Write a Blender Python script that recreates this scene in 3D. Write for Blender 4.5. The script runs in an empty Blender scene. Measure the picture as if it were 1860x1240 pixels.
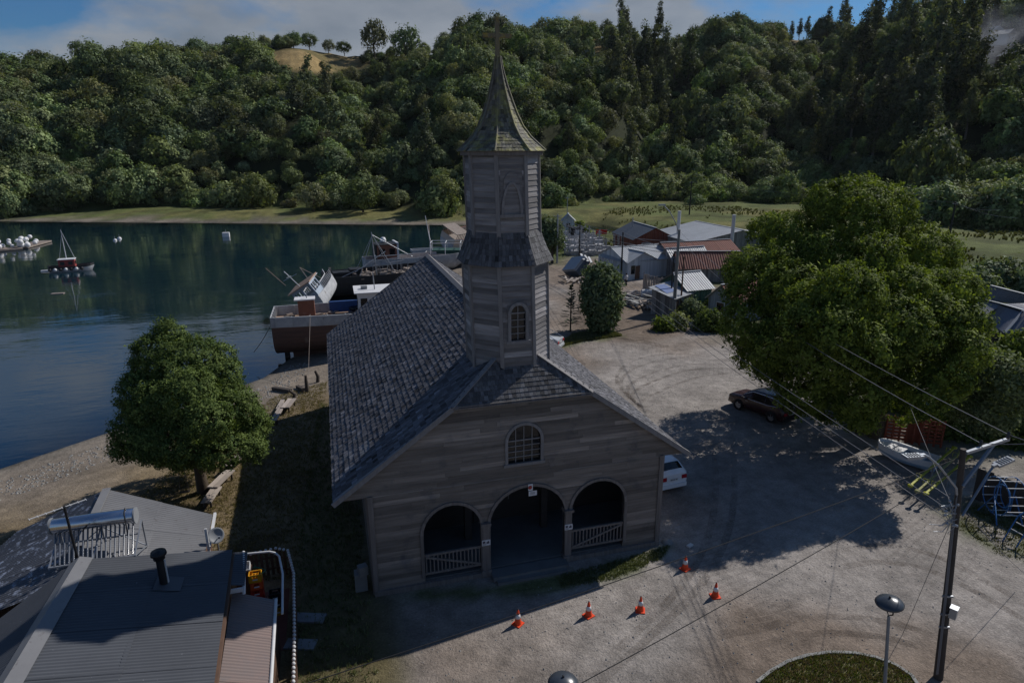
import bpy, bmesh, math, random
import numpy as np
from mathutils import Vector, Matrix
random.seed(7); rng = np.random.default_rng(7)
S = bpy.context.scene
COL = S.collection
# ------------------------------------------------------------------ camera, light, exposure
CAM = np.array([-6.983, -23.052, 17.39]); FPX = 1171.7
PIT, YAW, ROL = [math.radians(v) for v in (16.522, 15.822, 0.293)]
_f = np.array([math.sin(YAW)*math.cos(PIT), math.cos(YAW)*math.cos(PIT), -math.sin(PIT)])
_r = np.cross(_f, [0, 0, 1.]); _r /= np.linalg.norm(_r); _u = np.cross(_r, _f)
R_ = _r*math.cos(ROL)-_u*math.sin(ROL); U_ = _r*math.sin(ROL)+_u*math.cos(ROL)
cam_d = bpy.data.cameras.new('camera'); cam = bpy.data.objects.new('camera', cam_d); COL.objects.link(cam)
cam_d.sensor_width = 36; cam_d.lens = FPX/1860*36; cam_d.clip_end = 6000; cam_d.clip_start = .3
M = Matrix.Identity(4)
for i in range(3):
    M[i][0], M[i][1], M[i][2], M[i][3] = R_[i], U_[i], -_f[i], CAM[i]
cam.matrix_world = M; S.camera = cam
SUN = np.array([1.08, .43, 1.]); SUN /= np.linalg.norm(SUN)
sun_d = bpy.data.lights.new('sun', 'SUN'); sun = bpy.data.objects.new('sun', sun_d); COL.objects.link(sun)
sun_d.energy = 4.6; sun_d.angle = math.radians(.55); sun_d.color = (1, .955, .90)
sun.rotation_euler = Vector(SUN).to_track_quat('Z', 'Y').to_euler(); sun.location = (40, 20, 90)
S.view_settings.view_transform = 'Standard'; S.view_settings.look = 'None'
S.view_settings.exposure = -.18; S.view_settings.gamma = 1; S.view_settings.use_curve_mapping = False
W = bpy.data.worlds.new('World'); S.world = W; W.use_nodes = True
def nd(nt, t, **kw):
    n = nt.nodes.new(t)
    for k, v in kw.items():
        if k.startswith('i_'):
            n.inputs[k[2:].replace('_', ' ')].default_value = v
        elif k.startswith('n') and k[1:].isdigit(): n.inputs[int(k[1:])].default_value = v
        else: setattr(n, k, v)
    return n
def lk(nt, a, b): nt.links.new(a, b)
def math_(nt, op, a, b=None, c=None, clamp=False):
    n = nd(nt, 'ShaderNodeMath', operation=op); n.use_clamp = clamp
    for i, v in enumerate((a, b, c)):
        if v is None: continue
        if isinstance(v, (int, float)): n.inputs[i].default_value = v
        else: lk(nt, v, n.inputs[i])
    return n.outputs[0]
def mixc(nt, fac, a, b, mode='MIX'):
    n = nd(nt, 'ShaderNodeMix', data_type='RGBA', blend_type=mode)
    for s, v in ((n.inputs[0], fac), (n.inputs[6], a), (n.inputs[7], b)):
        if isinstance(v, (int, float)): s.default_value = v
        elif isinstance(v, (tuple, list)): s.default_value = (*v[:3], 1)
        else: lk(nt, v, s)
    return n.outputs[2]
def ramp(nt, fac, stops):
    n = nd(nt, 'ShaderNodeValToRGB'); e = n.color_ramp.elements
    while len(e) < len(stops): e.new(.5)
    for el, (p, c) in zip(e, stops):
        el.position = p; el.color = (c, c, c, 1) if isinstance(c, (int, float)) else (*c, 1)
    lk(nt, fac, n.inputs[0]); return n.outputs[0]
wt = W.node_tree
bg = wt.nodes['Background']; bg.inputs[1].default_value = .05
sky = nd(wt, 'ShaderNodeTexSky', sky_type='NISHITA', sun_disc=False, sun_elevation=math.asin(SUN[2]),
         sun_rotation=math.atan2(SUN[0], SUN[1]), altitude=0, air_density=1.0, dust_density=.6, ozone_density=2.5)
tc = nd(wt, 'ShaderNodeTexCoord')
cb = nd(wt, 'ShaderNodeVectorMath', operation='MULTIPLY'); cb.inputs[1].default_value = (1, 1, 2.3); lk(wt, tc.outputs['Generated'], cb.inputs[0])
cn = nd(wt, 'ShaderNodeTexNoise', i_Scale=3.2, i_Detail=9., i_Roughness=.56, i_Distortion=.15)
mp = nd(wt, 'ShaderNodeMapping'); mp.inputs['Location'].default_value = (12.3, 7.7, 1.2); mp.inputs['Scale'].default_value = (1, 1, 1)
lk(wt, cb.outputs[0], mp.inputs[0]); lk(wt, mp.outputs[0], cn.inputs['Vector'])
cmask = ramp(wt, cn.outputs[0], [(.425, 0.), (.56, 1.)])
cn2 = nd(wt, 'ShaderNodeTexNoise', i_Scale=7., i_Detail=6.); lk(wt, mp.outputs[0], cn2.inputs['Vector'])
ccol = ramp(wt, cn2.outputs[0], [(.3, (4.2, 4.7, 5.4)), (.7, (7.4, 7.7, 8.2))])
skc = mixc(wt, 1., sky.outputs[0], (.54, 1.0, 1.45), 'MULTIPLY')
sep = nd(wt, 'ShaderNodeSeparateXYZ'); lk(wt, tc.outputs['Generated'], sep.inputs[0])
band = ramp(wt, sep.outputs[2], [(.22, .85), (.5, .12)])   # broken cloud lies low over the hills
lk(wt, mixc(wt, math_(wt, 'MULTIPLY', cmask, band), skc, ccol), bg.inputs[0])

# ------------------------------------------------------------------ helpers
def ray(px, py):
    d = R_*(px-930)/FPX+U_*(620-py)/FPX+_f
    return d
def G(px, py, z=0.):
    "ground point under a sight line at height z"
    d = ray(px, py); t = (z-CAM[2])/d[2]; q = CAM+d*t; return Vector(q)
def tag(o, label=None, cat=None, group=None, kind=None):
    for k, v in (('label', label), ('category', cat), ('group', group), ('kind', kind)):
        if v: o[k] = v
    return o
def empty(name, loc, label=None, cat=None, group=None, rz=0):
    o = bpy.data.objects.new(name, None); COL.objects.link(o); o.location = loc; o.rotation_euler = (0, 0, rz)
    o.empty_display_size = .3
    return tag(o, label, cat, group)
def link(name, me, parent=None, loc=None, rot=None):
    o = bpy.data.objects.new(name, me); COL.objects.link(o)
    if parent is not None: o.parent = parent
    if loc is not None: o.location = loc
    if rot is not None: o.rotation_euler = rot
    return o
def copy_tree(o, parent=None):
    c = o.copy(); COL.objects.link(c)
    if parent is not None: c.parent = parent
    for ch in o.children: copy_tree(ch, c)
    return c
def mesh_np(name, V, F, mat=None, tint=None, smooth=False, col=None):
    "V (n,3), F (m,k) numpy"
    V = np.asarray(V, np.float32); F = np.asarray(F, np.int32); k = F.shape[1]
    me = bpy.data.meshes.new(name); me.vertices.add(len(V)); me.vertices.foreach_set('co', V.ravel())
    me.loops.add(F.size); me.loops.foreach_set('vertex_index', F.ravel())
    me.polygons.add(len(F)); me.polygons.foreach_set('loop_start', np.arange(len(F), dtype=np.int32)*k)
    if smooth: me.polygons.foreach_set('use_smooth', np.ones(len(F), bool))
    me.update(calc_edges=True)
    if tint is not None:
        a = me.attributes.new('tint', 'FLOAT', 'FACE'); a.data.foreach_set('value', np.asarray(tint, np.float32))
    if col is not None:
        a = me.attributes.new('col', 'FLOAT_COLOR', 'POINT')
        a.data.foreach_set('color', np.c_[col, np.ones(len(col))].astype(np.float32).ravel())
    if mat: me.materials.append(mat)
    return me
class MB:
    def __init__(s): s.v = []; s.f = []; s.t = []; s.m = []; s.sm = []
    def add(s, vs, fs, t=0., m=0, sm=False):
        o = len(s.v); s.v += [tuple(v) for v in vs]
        for f in fs: s.f.append([o+i for i in f]); s.t.append(t); s.m.append(m); s.sm.append(sm)
        return s
    def box(s, c, d, rz=0., t=0., m=0, mat=None):
        x, y, z = d[0]/2, d[1]/2, d[2]/2
        P = [Vector((a*x, b*y, e*z)) for e in (-1, 1) for b in (-1, 1) for a in (-1, 1)]
        if mat is not None: P = [mat @ p for p in P]
        elif rz: r = Matrix.Rotation(rz, 3, 'Z'); P = [r @ p for p in P]
        c = Vector(c)
        return s.add([c+p for p in P], [(0, 2, 3, 1), (4, 5, 7, 6), (0, 1, 5, 4), (2, 6, 7, 3), (0, 4, 6, 2), (1, 3, 7, 5)], t, m)
    def bar(s, a, b, w, h=None, t=0., m=0, up=(0, 0, 1)):
        "box beam from a to b"
        a, b = Vector(a), Vector(b); h = h or w; d = (b-a); L = d.length; d.normalize()
        u = Vector(up)
        if abs(d.dot(u)) > .98: u = Vector((0, 1, 0))
        x = d.cross(u).normalized(); u = x.cross(d)
        P = []
        for e in (a, b):
            for i, j in ((-1, -1), (1, -1), (1, 1), (-1, 1)): P.append(e+x*i*w/2+u*j*h/2)
        return s.add(P, [(0, 1, 2, 3)[::-1], (4, 5, 6, 7), (0, 1, 5, 4), (1, 2, 6, 5), (2, 3, 7, 6), (3, 0, 4, 7)], t, m)
    def tube(s, pts, r, n=8, t=0., m=0, cap=True):
        pts = [Vector(p) for p in pts]; R = r if isinstance(r, (list, tuple)) else [r]*len(pts)
        rings = []; px = None
        for i, p in enumerate(pts):
            d = (pts[min(i+1, len(pts)-1)]-pts[max(i-1, 0)]).normalized()
            if px is None:
                u = Vector((0, 0, 1)) if abs(d.z) < .9 else Vector((1, 0, 0)); px = d.cross(u).normalized()
            else: px = (px-d*px.dot(d)).normalized()
            py = d.cross(px)
            rings.append([p+px*R[i]*math.cos(2*math.pi*k/n)+py*R[i]*math.sin(2*math.pi*k/n) for k in range(n)])
        V = [v for g in rings for v in g]; F = []
        for i in range(len(rings)-1):
            for k in range(n): F.append((i*n+k, i*n+(k+1) % n, (i+1)*n+(k+1) % n, (i+1)*n+k))
        s.add(V, F, t, m, True)
        if cap: s.add(rings[0], [tuple(range(n))[::-1]], t, m); s.add(rings[-1], [tuple(range(n))], t, m)
        return s
    def cyl(s, a, b, r, n=12, t=0., m=0): return s.tube([a, b], r, n, t, m)
    def lathe(s, prof, c=(0, 0, 0), n=16, t=0., m=0, sm=True):
        V = [(c[0]+r*math.cos(2*math.pi*k/n), c[1]+r*math.sin(2*math.pi*k/n), c[2]+z) for r, z in prof for k in range(n)]
        F = [(i*n+k, i*n+(k+1) % n, (i+1)*n+(k+1) % n, (i+1)*n+k) for i in range(len(prof)-1) for k in range(n)]
        return s.add(V, F, t, m, sm)
    def prism(s, poly, ax, ay, az, o, d0, d1, t=0., m=0):
        "2D polygon in plane (ax, ay) through o, extruded along az from d0 to d1"
        ax, ay, az, o = Vector(ax), Vector(ay), Vector(az), Vector(o); n = len(poly)
        V = [o+ax*x+ay*y+az*d for d in (d0, d1) for x, y in poly]
        F = [tuple(range(n))[::-1], tuple(range(n, 2*n))]+[(i, (i+1) % n, n+(i+1) % n, n+i) for i in range(n)]
        return s.add(V, F, t, m)
    def mesh(s, name, mats):
        me = bpy.data.meshes.new(name); me.from_pydata(s.v, [], s.f)
        for mt in (mats if isinstance(mats, (list, tuple)) else [mats]): me.materials.append(mt)
        me.polygons.foreach_set('material_index', s.m); me.polygons.foreach_set('use_smooth', s.sm)
        a = me.attributes.new('tint', 'FLOAT', 'FACE'); a.data.foreach_set('value', s.t)
        bm = bmesh.new(); bm.from_mesh(me); bmesh.ops.recalc_face_normals(bm, faces=bm.faces); bm.to_mesh(me); bm.free()
        return me
    def build(s, name, mats, parent=None, **kw):
        o = link(name, s.mesh(name, mats), parent)
        return tag(o, kw.get('label'), kw.get('cat'), kw.get('group'), kw.get('kind'))
MATS = {}
def mat(name, col, rough=.8, metal=0., spec=.3, col2=None, nscale=(3, 3, 3), nmix=.6, tint=.35, obj=.0, bump=0., bscale=20., bst=None, detail=5., stains=None, trans=0.):
    """base colour varied by stretched noise, by the piece's own 'tint' and by the object's random"""
    m = bpy.data.materials.new(name); m.use_nodes = True; nt = m.node_tree; b = nt.nodes['Principled BSDF']
    tc = nd(nt, 'ShaderNodeTexCoord'); mp = nd(nt, 'ShaderNodeMapping'); mp.inputs['Scale'].default_value = nscale
    lk(nt, tc.outputs['Object'], mp.inputs[0])
    at = nd(nt, 'ShaderNodeAttribute', attribute_name='tint'); oi = nd(nt, 'ShaderNodeObjectInfo')
    off = nd(nt, 'ShaderNodeVectorMath', operation='ADD'); lk(nt, mp.outputs[0], off.inputs[0])
    sh = math_(nt, 'MULTIPLY', math_(nt, 'ADD', at.outputs['Fac'], oi.outputs['Random']), 17.3)
    lk(nt, sh, off.inputs[1])
    no = nd(nt, 'ShaderNodeTexNoise', i_Scale=1., i_Detail=detail, i_Roughness=.62); lk(nt, off.outputs[0], no.inputs['Vector'])
    c2 = col2 or tuple(c*.55 for c in col)
    fac = ramp(nt, no.outputs[0], [(.32, 0.), (.70, 1.)])
    c = mixc(nt, math_(nt, 'MULTIPLY', fac, nmix), col, c2)
    if stains:
        sc, scol, lo, hi = stains
        n2 = nd(nt, 'ShaderNodeTexNoise', i_Scale=sc, i_Detail=6., i_Roughness=.65); lk(nt, tc.outputs['Object'], n2.inputs['Vector'])
        c = mixc(nt, ramp(nt, n2.outputs[0], [(lo, 0.), (hi, 1.)]), c, scol)
    k = math_(nt, 'ADD', math_(nt, 'MULTIPLY', at.outputs['Fac'], tint), 1.)
    if obj: k = math_(nt, 'MULTIPLY', k, math_(nt, 'ADD', math_(nt, 'MULTIPLY', math_(nt, 'SUBTRACT', oi.outputs['Random'], .5), obj), 1.))
    vm = nd(nt, 'ShaderNodeVectorMath', operation='SCALE'); lk(nt, c, vm.inputs[0]); lk(nt, k, vm.inputs['Scale'])
    lk(nt, vm.outputs[0], b.inputs['Base Color'])
    b.inputs['Roughness'].default_value = rough; b.inputs['Metallic'].default_value = metal; b.inputs['Specular IOR Level'].default_value = spec
    if bump:
        bn = nd(nt, 'ShaderNodeTexNoise', i_Scale=1., i_Detail=4.); m2 = nd(nt, 'ShaderNodeMapping')
        m2.inputs['Scale'].default_value = bst or (bscale,)*3
        lk(nt, tc.outputs['Object'], m2.inputs[0]); lk(nt, m2.outputs[0], bn.inputs['Vector'])
        bp = nd(nt, 'ShaderNodeBump', i_Strength=bump, i_Distance=.03); lk(nt, bn.outputs[0], bp.inputs['Height']); lk(nt, bp.outputs[0], b.inputs['Normal'])
    MATS[name] = m; return m
def leaf_mat(name, col, col2, trans=.22, rough=.7, hv=1.):
    m = bpy.data.materials.new(name); m.use_nodes = True; nt = m.node_tree; b = nt.nodes['Principled BSDF']
    at = nd(nt, 'ShaderNodeAttribute', attribute_name='tint'); oi = nd(nt, 'ShaderNodeObjectInfo')
    c = mixc(nt, at.outputs['Fac'], col, col2); hs = nd(nt, 'ShaderNodeHueSaturation'); lk(nt, c, hs.inputs['Color']); lk(nt, math_(nt, 'ADD', math_(nt, 'MULTIPLY', math_(nt, 'FRACT', math_(nt, 'MULTIPLY', oi.outputs['Random'], 7.31)), .050*hv), .5-.040*hv), hs.inputs['Hue']); lk(nt, math_(nt, 'ADD', math_(nt, 'MULTIPLY', math_(nt, 'FRACT', math_(nt, 'MULTIPLY', oi.outputs['Random'], 13.7)), .35*hv), 1-.26*hv), hs.inputs['Saturation']); c = hs.outputs[0]
    k = math_(nt, 'ADD', math_(nt, 'MULTIPLY', oi.outputs['Random'], .75*hv), 1-.36*hv)
    vm = nd(nt, 'ShaderNodeVectorMath', operation='SCALE'); lk(nt, c, vm.inputs[0]); lk(nt, k, vm.inputs['Scale'])
    lk(nt, vm.outputs[0], b.inputs['Base Color']); b.inputs['Roughness'].default_value = rough; b.inputs['Specular IOR Level'].default_value = .1
    tr = nd(nt, 'ShaderNodeBsdfTranslucent')
    v2 = mixc(nt, 1., vm.outputs[0], (1.25, 1.3, .5), 'MULTIPLY'); lk(nt, v2, tr.inputs[0])
    mx = nd(nt, 'ShaderNodeMixShader'); mx.inputs[0].default_value = trans
    lk(nt, b.outputs[0], mx.inputs[1]); lk(nt, tr.outputs[0], mx.inputs[2]); lk(nt, mx.outputs[0], nt.nodes['Material Output'].inputs[0])
    MATS[name] = m; return m
# ------------------------------------------------------------------ terrain
def vnoise(x, y, sc, seed):
    g = np.random.default_rng(seed).random((257, 257)); x = x/sc+91.3; y = y/sc+57.7
    xi = np.floor(x).astype(int); yi = np.floor(y).astype(int); fx = x-xi; fy = y-yi
    fx = fx*fx*(3-2*fx); fy = fy*fy*(3-2*fy); a = xi % 256; b = yi % 256; a1 = (a+1) % 256; b1 = (b+1) % 256
    return (g[a, b]*(1-fx)+g[a1, b]*fx)*(1-fy)+(g[a, b1]*(1-fx)+g[a1, b1]*fx)*fy
def fbm(x, y, sc, seed, o=4):
    r = 0; w = 1; t = 0
    for i in range(o): r = r+w*vnoise(x, y, sc/2**i, seed+i); t += w; w *= .5
    return r/t
def sst(a, b, x): t = np.clip((x-a)/(b-a), 0, 1); return t*t*(3-2*t)
WZ = -1.8
SHORE = [(-420, -80), (-150, -45), (-60, 1), (-28.5, 21), (-20, 28.3), (-13.4, 34.7), (-11.6, 39.5), (-7, 47), (1, 60), (10, 82), (19, 104), (28, 122), (35, 136), (30, 147), (8, 156), (-20, 168), (-97, 200), (-200, 240), (-420, 330)]
def poly_sd(x, y, P):
    "signed distance to a closed polygon, positive outside"
    P = np.array(P, float); x = np.asarray(x, float); y = np.asarray(y, float)
    d = np.full(x.shape, 1e18); ins = np.zeros(x.shape, bool)
    for i in range(len(P)):
        a = P[i]; b = P[(i+1) % len(P)]; e = b-a
        t = np.clip(((x-a[0])*e[0]+(y-a[1])*e[1])/(e@e), 0, 1)
        d = np.minimum(d, (x-a[0]-t*e[0])**2+(y-a[1]-t*e[1])**2)
        c = (a[1] > y) != (b[1] > y)
        with np.errstate(divide='ignore', invalid='ignore'):
            ins ^= c & (x < (b[0]-a[0])*(y-a[1])/(b[1]-a[1])+a[0])
    d = np.sqrt(d); return np.where(ins, -d, d)
def gp(pts, z=0.): return [tuple(G(a, b, z)[:2]) for a, b in pts]
STREAM = gp([(1052, 404), (1075, 400), (1110, 408), (1150, 414), (1180, 417), (1165, 424), (1120, 424), (1080, 419), (1058, 411)], -1.2)
def polar(x, y):
    dx = np.asarray(x, float)-CAM[0]; dy = np.asarray(y, float)-CAM[1]
    th = np.arctan2(dx, dy)-YAW; th = (th+np.pi) % (2*np.pi)-np.pi
    return np.hypot(dx, dy), 930+1170*np.tan(np.clip(th, -1.0, 1.0)), th
def I(x, pts): return sum(np.interp(np.asarray(x)+o, [p[0] for p in pts], [p[1] for p in pts]) for o in (-42, -28, -14, 0, 14, 28, 42))/7
FT = [(-800, 320), (0, 255), (400, 242), (650, 213), (830, 186), (1000, 212), (1200, 252), (1400, 280), (1600, 245), (1860, 225), (2600, 215)]
DT = [(-800, 480), (0, 420), (480, 420), (570, 450), (700, 430), (900, 470), (1100, 460), (1300, 500), (1600, 520), (1860, 480), (2600, 480)]
ET = [(-800, 170), (0, 131), (150, 128), (300, 126), (440, 112), (480, 97), (560, 85), (660, 104), (760, 102), (850, 96), (1000, 86), (1100, 74), (1250, 80), (1400, 76), (1500, 62), (1600, 54), (1700, 44), (1860, 40), (2600, 30)]
GU = [(-800, 0), (0, 0), (170, -5), (320, 4), (480, 1), (590, 5), (665, -15), (770, -2), (870, 11), (1000, 2), (1100, 5), (1185, -13), (1320, 10), (1430, -15), (1580, 9), (1700, 2), (1860, 6), (2600, 0)]
def GH(x, y):
    x = np.asarray(x, float); y = np.asarray(y, float)
    sd = poly_sd(x, y, SHORE); d, px, th = polar(x, y)
    land = WZ+1.8*(1-(1-np.clip(sd/26, 0, 1))**1.6)
    z = np.where(sd > 0, land, WZ+np.maximum(sd*.11, -3.5))
    z = z+np.where(sd > 3, (fbm(x, y, 9, 3)-.5)*.10, 0)
    st = poly_sd(x, y, STREAM); z = z-np.where(sd > 0, 1, 0)*2.2*(1-sst(-1.5, 7, st))
    F = I(px, FT); D = I(px, DT); E = I(px, ET)
    rr = [ray(a, b) for a, b in ((-800, 0), (0, 0), (930, 0), (1860, 0), (2600, 0))]
    # elevation of the skyline
    cx = (px-930)/FPX; cy = (620-E)/FPX
    vx = R_[0]*cx+U_[0]*cy+_f[0]; vy = R_[1]*cx+U_[1]*cy+_f[1]; vz = R_[2]*cx+U_[2]*cy+_f[2]
    zs = CAM[2]+vz/np.hypot(vx, vy)*D
    zf = I(px, [(0, -.2), (1000, .2), (1300, 1.5), (1860, 2)])
    front = np.abs(th) < 1.25
    z = z+np.where((sd > 20) & (d > 110), (zf+.0)*sst(110, 1, d*0+0)*0, 0)
    s = np.clip((d-F)/(D-F), 0, 1.6); s1 = np.minimum(s, 1)
    prof = .55*s1+.45*(1-(1-s1)**2.2)
    hill = zf+(zs-zf)*prof+np.where(s > 1, -(s-1)*18, 0)
    bump = np.sin(np.pi*np.clip(s, 0, 1))**.8
    hill = hill+bump*(I(px, GU)*1.45+20*(fbm(x, y, 70, 21)-.5)+12*(fbm(x, y, 30, 31, 3)-.5))
    return np.where((d > F) & front, np.maximum(hill, z), z)
def gz(x, y): return float(GH(np.array([x]), np.array([y]))[0])
def on(px, py, dz=0.):
    "point of the ground seen at a pixel"
    z = 0.
    for _ in range(6): q = G(px, py, z); z = gz(q.x, q.y)
    q = G(px, py, z); q.z = z+dz; return q
def hill_pt(px, py, d0=150., d1=560.):
    "first point of the terrain along a sight line"
    v = ray(px, py); v = v/np.hypot(v[0], v[1]); t = np.linspace(d0, d1, 260)
    P = CAM[None]+v[None]*t[:, None]; h = GH(P[:, 0], P[:, 1]); m = P[:, 2] < h; k = np.argmax(m) if m.any() else np.argmin(P[:, 2]-h+np.where(t < 300, 99, 0))
    return Vector((P[k, 0], P[k, 1], h[k]))
def axis(lo, a, b, hi, st, gr, mx):
    c = list(np.arange(a, b, st)); s = st
    while c[-1] < hi: s = min(s*gr, mx); c.append(c[-1]+s)
    s = st
    while c[0] > lo: s = min(s*gr, mx); c.insert(0, c[0]-s)
    return np.array(c)
gx = axis(-620, -30, 42, 760, .34, 1.045, 7.5); gy = axis(-120, -14, 46, 900, .34, 1.035, 6.5)
X, Y = np.meshgrid(gx, gy); Xf, Yf = X.ravel(), Y.ravel(); Zf = GH(Xf, Yf)
Dp, Px, Th = polar(Xf, Yf); SDs = poly_sd(Xf, Yf, SHORE)
n1 = fbm(Xf, Yf, 6, 101, 5); n2 = fbm(Xf, Yf, 1.6, 111, 4); n3 = fbm(Xf, Yf, 25, 121, 4)
colr = np.empty((len(Xf), 3))
GRAVEL = np.array([.272, .247, .226]); DIRT = np.array([.19, .145, .11]); DRY = np.array([.20, .15, .085]); BEACH = np.array([.215, .18, .145])
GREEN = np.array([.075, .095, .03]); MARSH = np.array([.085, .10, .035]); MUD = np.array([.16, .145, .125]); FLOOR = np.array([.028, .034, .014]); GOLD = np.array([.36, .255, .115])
colr[:] = GRAVEL
def blend(c, m): 
    global colr
    m = np.clip(m, 0, 1)[:, None]; colr = colr*(1-m)+np.asarray(c)[None]*m
def inpoly(P, soft, nz=None, amp=0.):
    sd = poly_sd(Xf, Yf, P)+(0 if nz is None else (nz-.5)*amp); return 1-sst(-soft, soft, sd)
blend(DIRT, sst(.50, .72, n3+.3*(n1-.5))*.75)
blend(DIRT, inpoly(gp([(1290, 1150), (1330, 1090), (1470, 1080), (1860, 1180), (2000, 1400), (1500, 1500), (1250, 1260)]), 1.2, n1, 4)*.8)
blend(DIRT*.8, inpoly(gp([(1010, 480), (1060, 560), (1040, 610), (1180, 620), (1240, 600), (1200, 560), (1130, 540), (1080, 470)]), 1.5, n1, 5)*.8)
LEFT = [(-6.2, -14), (-6.6, 26), (-9, 40), (-40, 60), (-60, -30), (-9, -40)]
blend(DRY, inpoly(LEFT, 1.0, n1, 2.5)*.95)
blend(DRY*.62, inpoly(LEFT, 1.2)*sst(.5, .7, n2))
blend(GREEN*.7, inpoly([(-9.5, -14), (-6.3, -14), (-5.8, 2), (-7, 14), (-9.3, 8)], .8, n1, 3)*.4)
blend(GREEN*1.15, inpoly(gp([(700, 1095), (760, 1070), (900, 1058), (1040, 1035), (1215, 992), (1200, 1015), (1100, 1058), (1000, 1075), (850, 1090)]), .35, n2, 1.2)*.85)
blend(GREEN*1.15, inpoly(gp([(1010, 632), (1060, 620), (1130, 610), (1100, 598), (1040, 608), (1005, 618)]), .8, n2, 2))
blend(GREEN, inpoly(gp([(985, 470), (1010, 480), (1030, 462), (1100, 466), (1120, 452), (1060, 452), (985, 450)]), 1.2, n1, 4))
blend(GREEN*1.05, inpoly(gp([(1700, 930), (1760, 905), (1860, 930), (1960, 980), (1960, 1040), (1840, 1010), (1750, 985)]), .7, n2, 2.5)*sst(.25, .6, n2)*.9)
# far-right yard and field
blend(GREEN*.8, sst(26, 33, Xf+(n1-.5)*8)*(1-sst(34, 42, Yf*.0+Yf))*sst(-1, 6, Yf-.0)*.9)
blend(MARSH, sst(100, 118, Dp+(n1-.5)*20)*sst(2, 9, SDs+(n1-.5)*6))
blend(GREEN*.85, inpoly([(44, 20), (40, 60), (62, 72), (140, 120), (150, -20), (46, -20)], 4, n1, 8))
blend(MUD*1.2, (1-sst(1.0, 4.5, poly_sd(Xf, Yf, STREAM)+(n1-.5)*8))*sst(0, 1, SDs))
blend(MUD*1.25, inpoly(gp([(1040, 399), (1110, 396), (1190, 408), (1240, 418), (1240, 424), (1150, 422), (1060, 418)], -.5), 3, n1, 6)*.85)
blend(MARSH*np.array([1.15, 1.15, .8]), sst(.5, .62, n3)*sst(130, 150, Dp)*sst(6, 14, SDs)*.7)
blend(BEACH, 1-sst(6, 12, SDs+(n1-.5)*6)); blend(MUD, (1-sst(0, 4, SDs+(n2-.5)*2))*.7); blend(MUD*.55, 1-sst(-.3, .9, SDs+(n2-.5)))
blend(MARSH*1.25, sst(2.5, 6, SDs+(n1-.5)*5)*sst(135, 150, Dp)); blend(np.array([.17, .155, .06]), sst(.45, .6, n3+.3*(n1-.5))*sst(4, 9, SDs)*sst(140, 160, Dp)*.8); blend(MUD*.7, sst(.55, .7, n1)*sst(140, 160, Dp)*(1-sst(8, 16, SDs))*.7)
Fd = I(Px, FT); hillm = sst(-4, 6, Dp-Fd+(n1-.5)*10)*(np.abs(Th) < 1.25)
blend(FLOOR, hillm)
PAST = [((470, 668), (86, 134)), ((1078, 1104), (62, 104)), ((1430, 1480), (58, 84)), ((1800, 1900), (70, 110)), ((905, 940), (68, 80)), ((780, 840), (98, 118))]
def img(x, y, z):
    v = np.stack([x-CAM[0], y-CAM[1], z-CAM[2]], -1); w = v@_f
    return 930+FPX*(v@R_)/w, 620-FPX*(v@U_)/w
def pasture(x, y, z):
    "open dry meadows on the hill: ellipses on the slope"
    u, v = img(x, y, z); m = np.zeros(np.shape(x)); d = polar(x, y)[0]
    for (a, b), (c, e) in PAST:
        m = np.maximum(m, 1-sst(.7, 1.15, np.hypot((u-(a+b)/2)/((b-a)/2), (v-(c+e)/2)/((e-c)/2))))
    return m*(d > 260)
pm = pasture(Xf, Yf, Zf)*(np.abs(Th) < 1.25); blend(GOLD*(1), pm*(.75+.5*(n1-.5)))
blend(np.array([.10, .10, .04]), pm*sst(.55, .7, n3)*.6)
blend(MARSH*.55, sst(.48, .62, n1)*sst(118, 140, Dp)*sst(8, 16, SDs)*(1-hillm)*.75); colr *= (.86+.28*n2)[:, None]
nx, ny = len(gx), len(gy)
ii = np.arange(nx*ny).reshape(ny, nx); Fq = np.stack([ii[:-1, :-1], ii[:-1, 1:], ii[1:, 1:], ii[1:, :-1]], -1).reshape(-1, 4)
gm = bpy.data.materials.new('ground_soil'); gm.use_nodes = True; nt = gm.node_tree; b = nt.nodes['Principled BSDF']
at = nd(nt, 'ShaderNodeAttribute', attribute_name='col'); geo = nd(nt, 'ShaderNodeTexCoord')
def nz(sc, det=6., rough=.65, dist=0.):
    n = nd(nt, 'ShaderNodeTexNoise', i_Scale=sc, i_Detail=det, i_Roughness=rough, i_Distortion=dist); lk(nt, geo.outputs['Object'], n.inputs['Vector']); return n.outputs[0]
c = mixc(nt, 1., at.outputs['Color'], ramp(nt, nz(.22, 5., .6, .4), [(.32, .74), (.5, 1.), (.68, 1.2)]), 'MULTIPLY'); c = mixc(nt, 1., c, ramp(nt, nz(1.3), [(.25, .62), (.5, .95), (.78, 1.3)]), 'MULTIPLY')
c = mixc(nt, 1., c, ramp(nt, nz(11., 4.), [(.28, .74), (.5, 1.), (.75, 1.3)]), 'MULTIPLY')
vo = nd(nt, 'ShaderNodeTexVoronoi', i_Scale=4.5); lk(nt, geo.outputs['Object'], vo.inputs['Vector'])
c = mixc(nt, ramp(nt, vo.outputs['Distance'], [(.07, .45), (.12, 0.)]), c, (.33, .31, .29))
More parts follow.
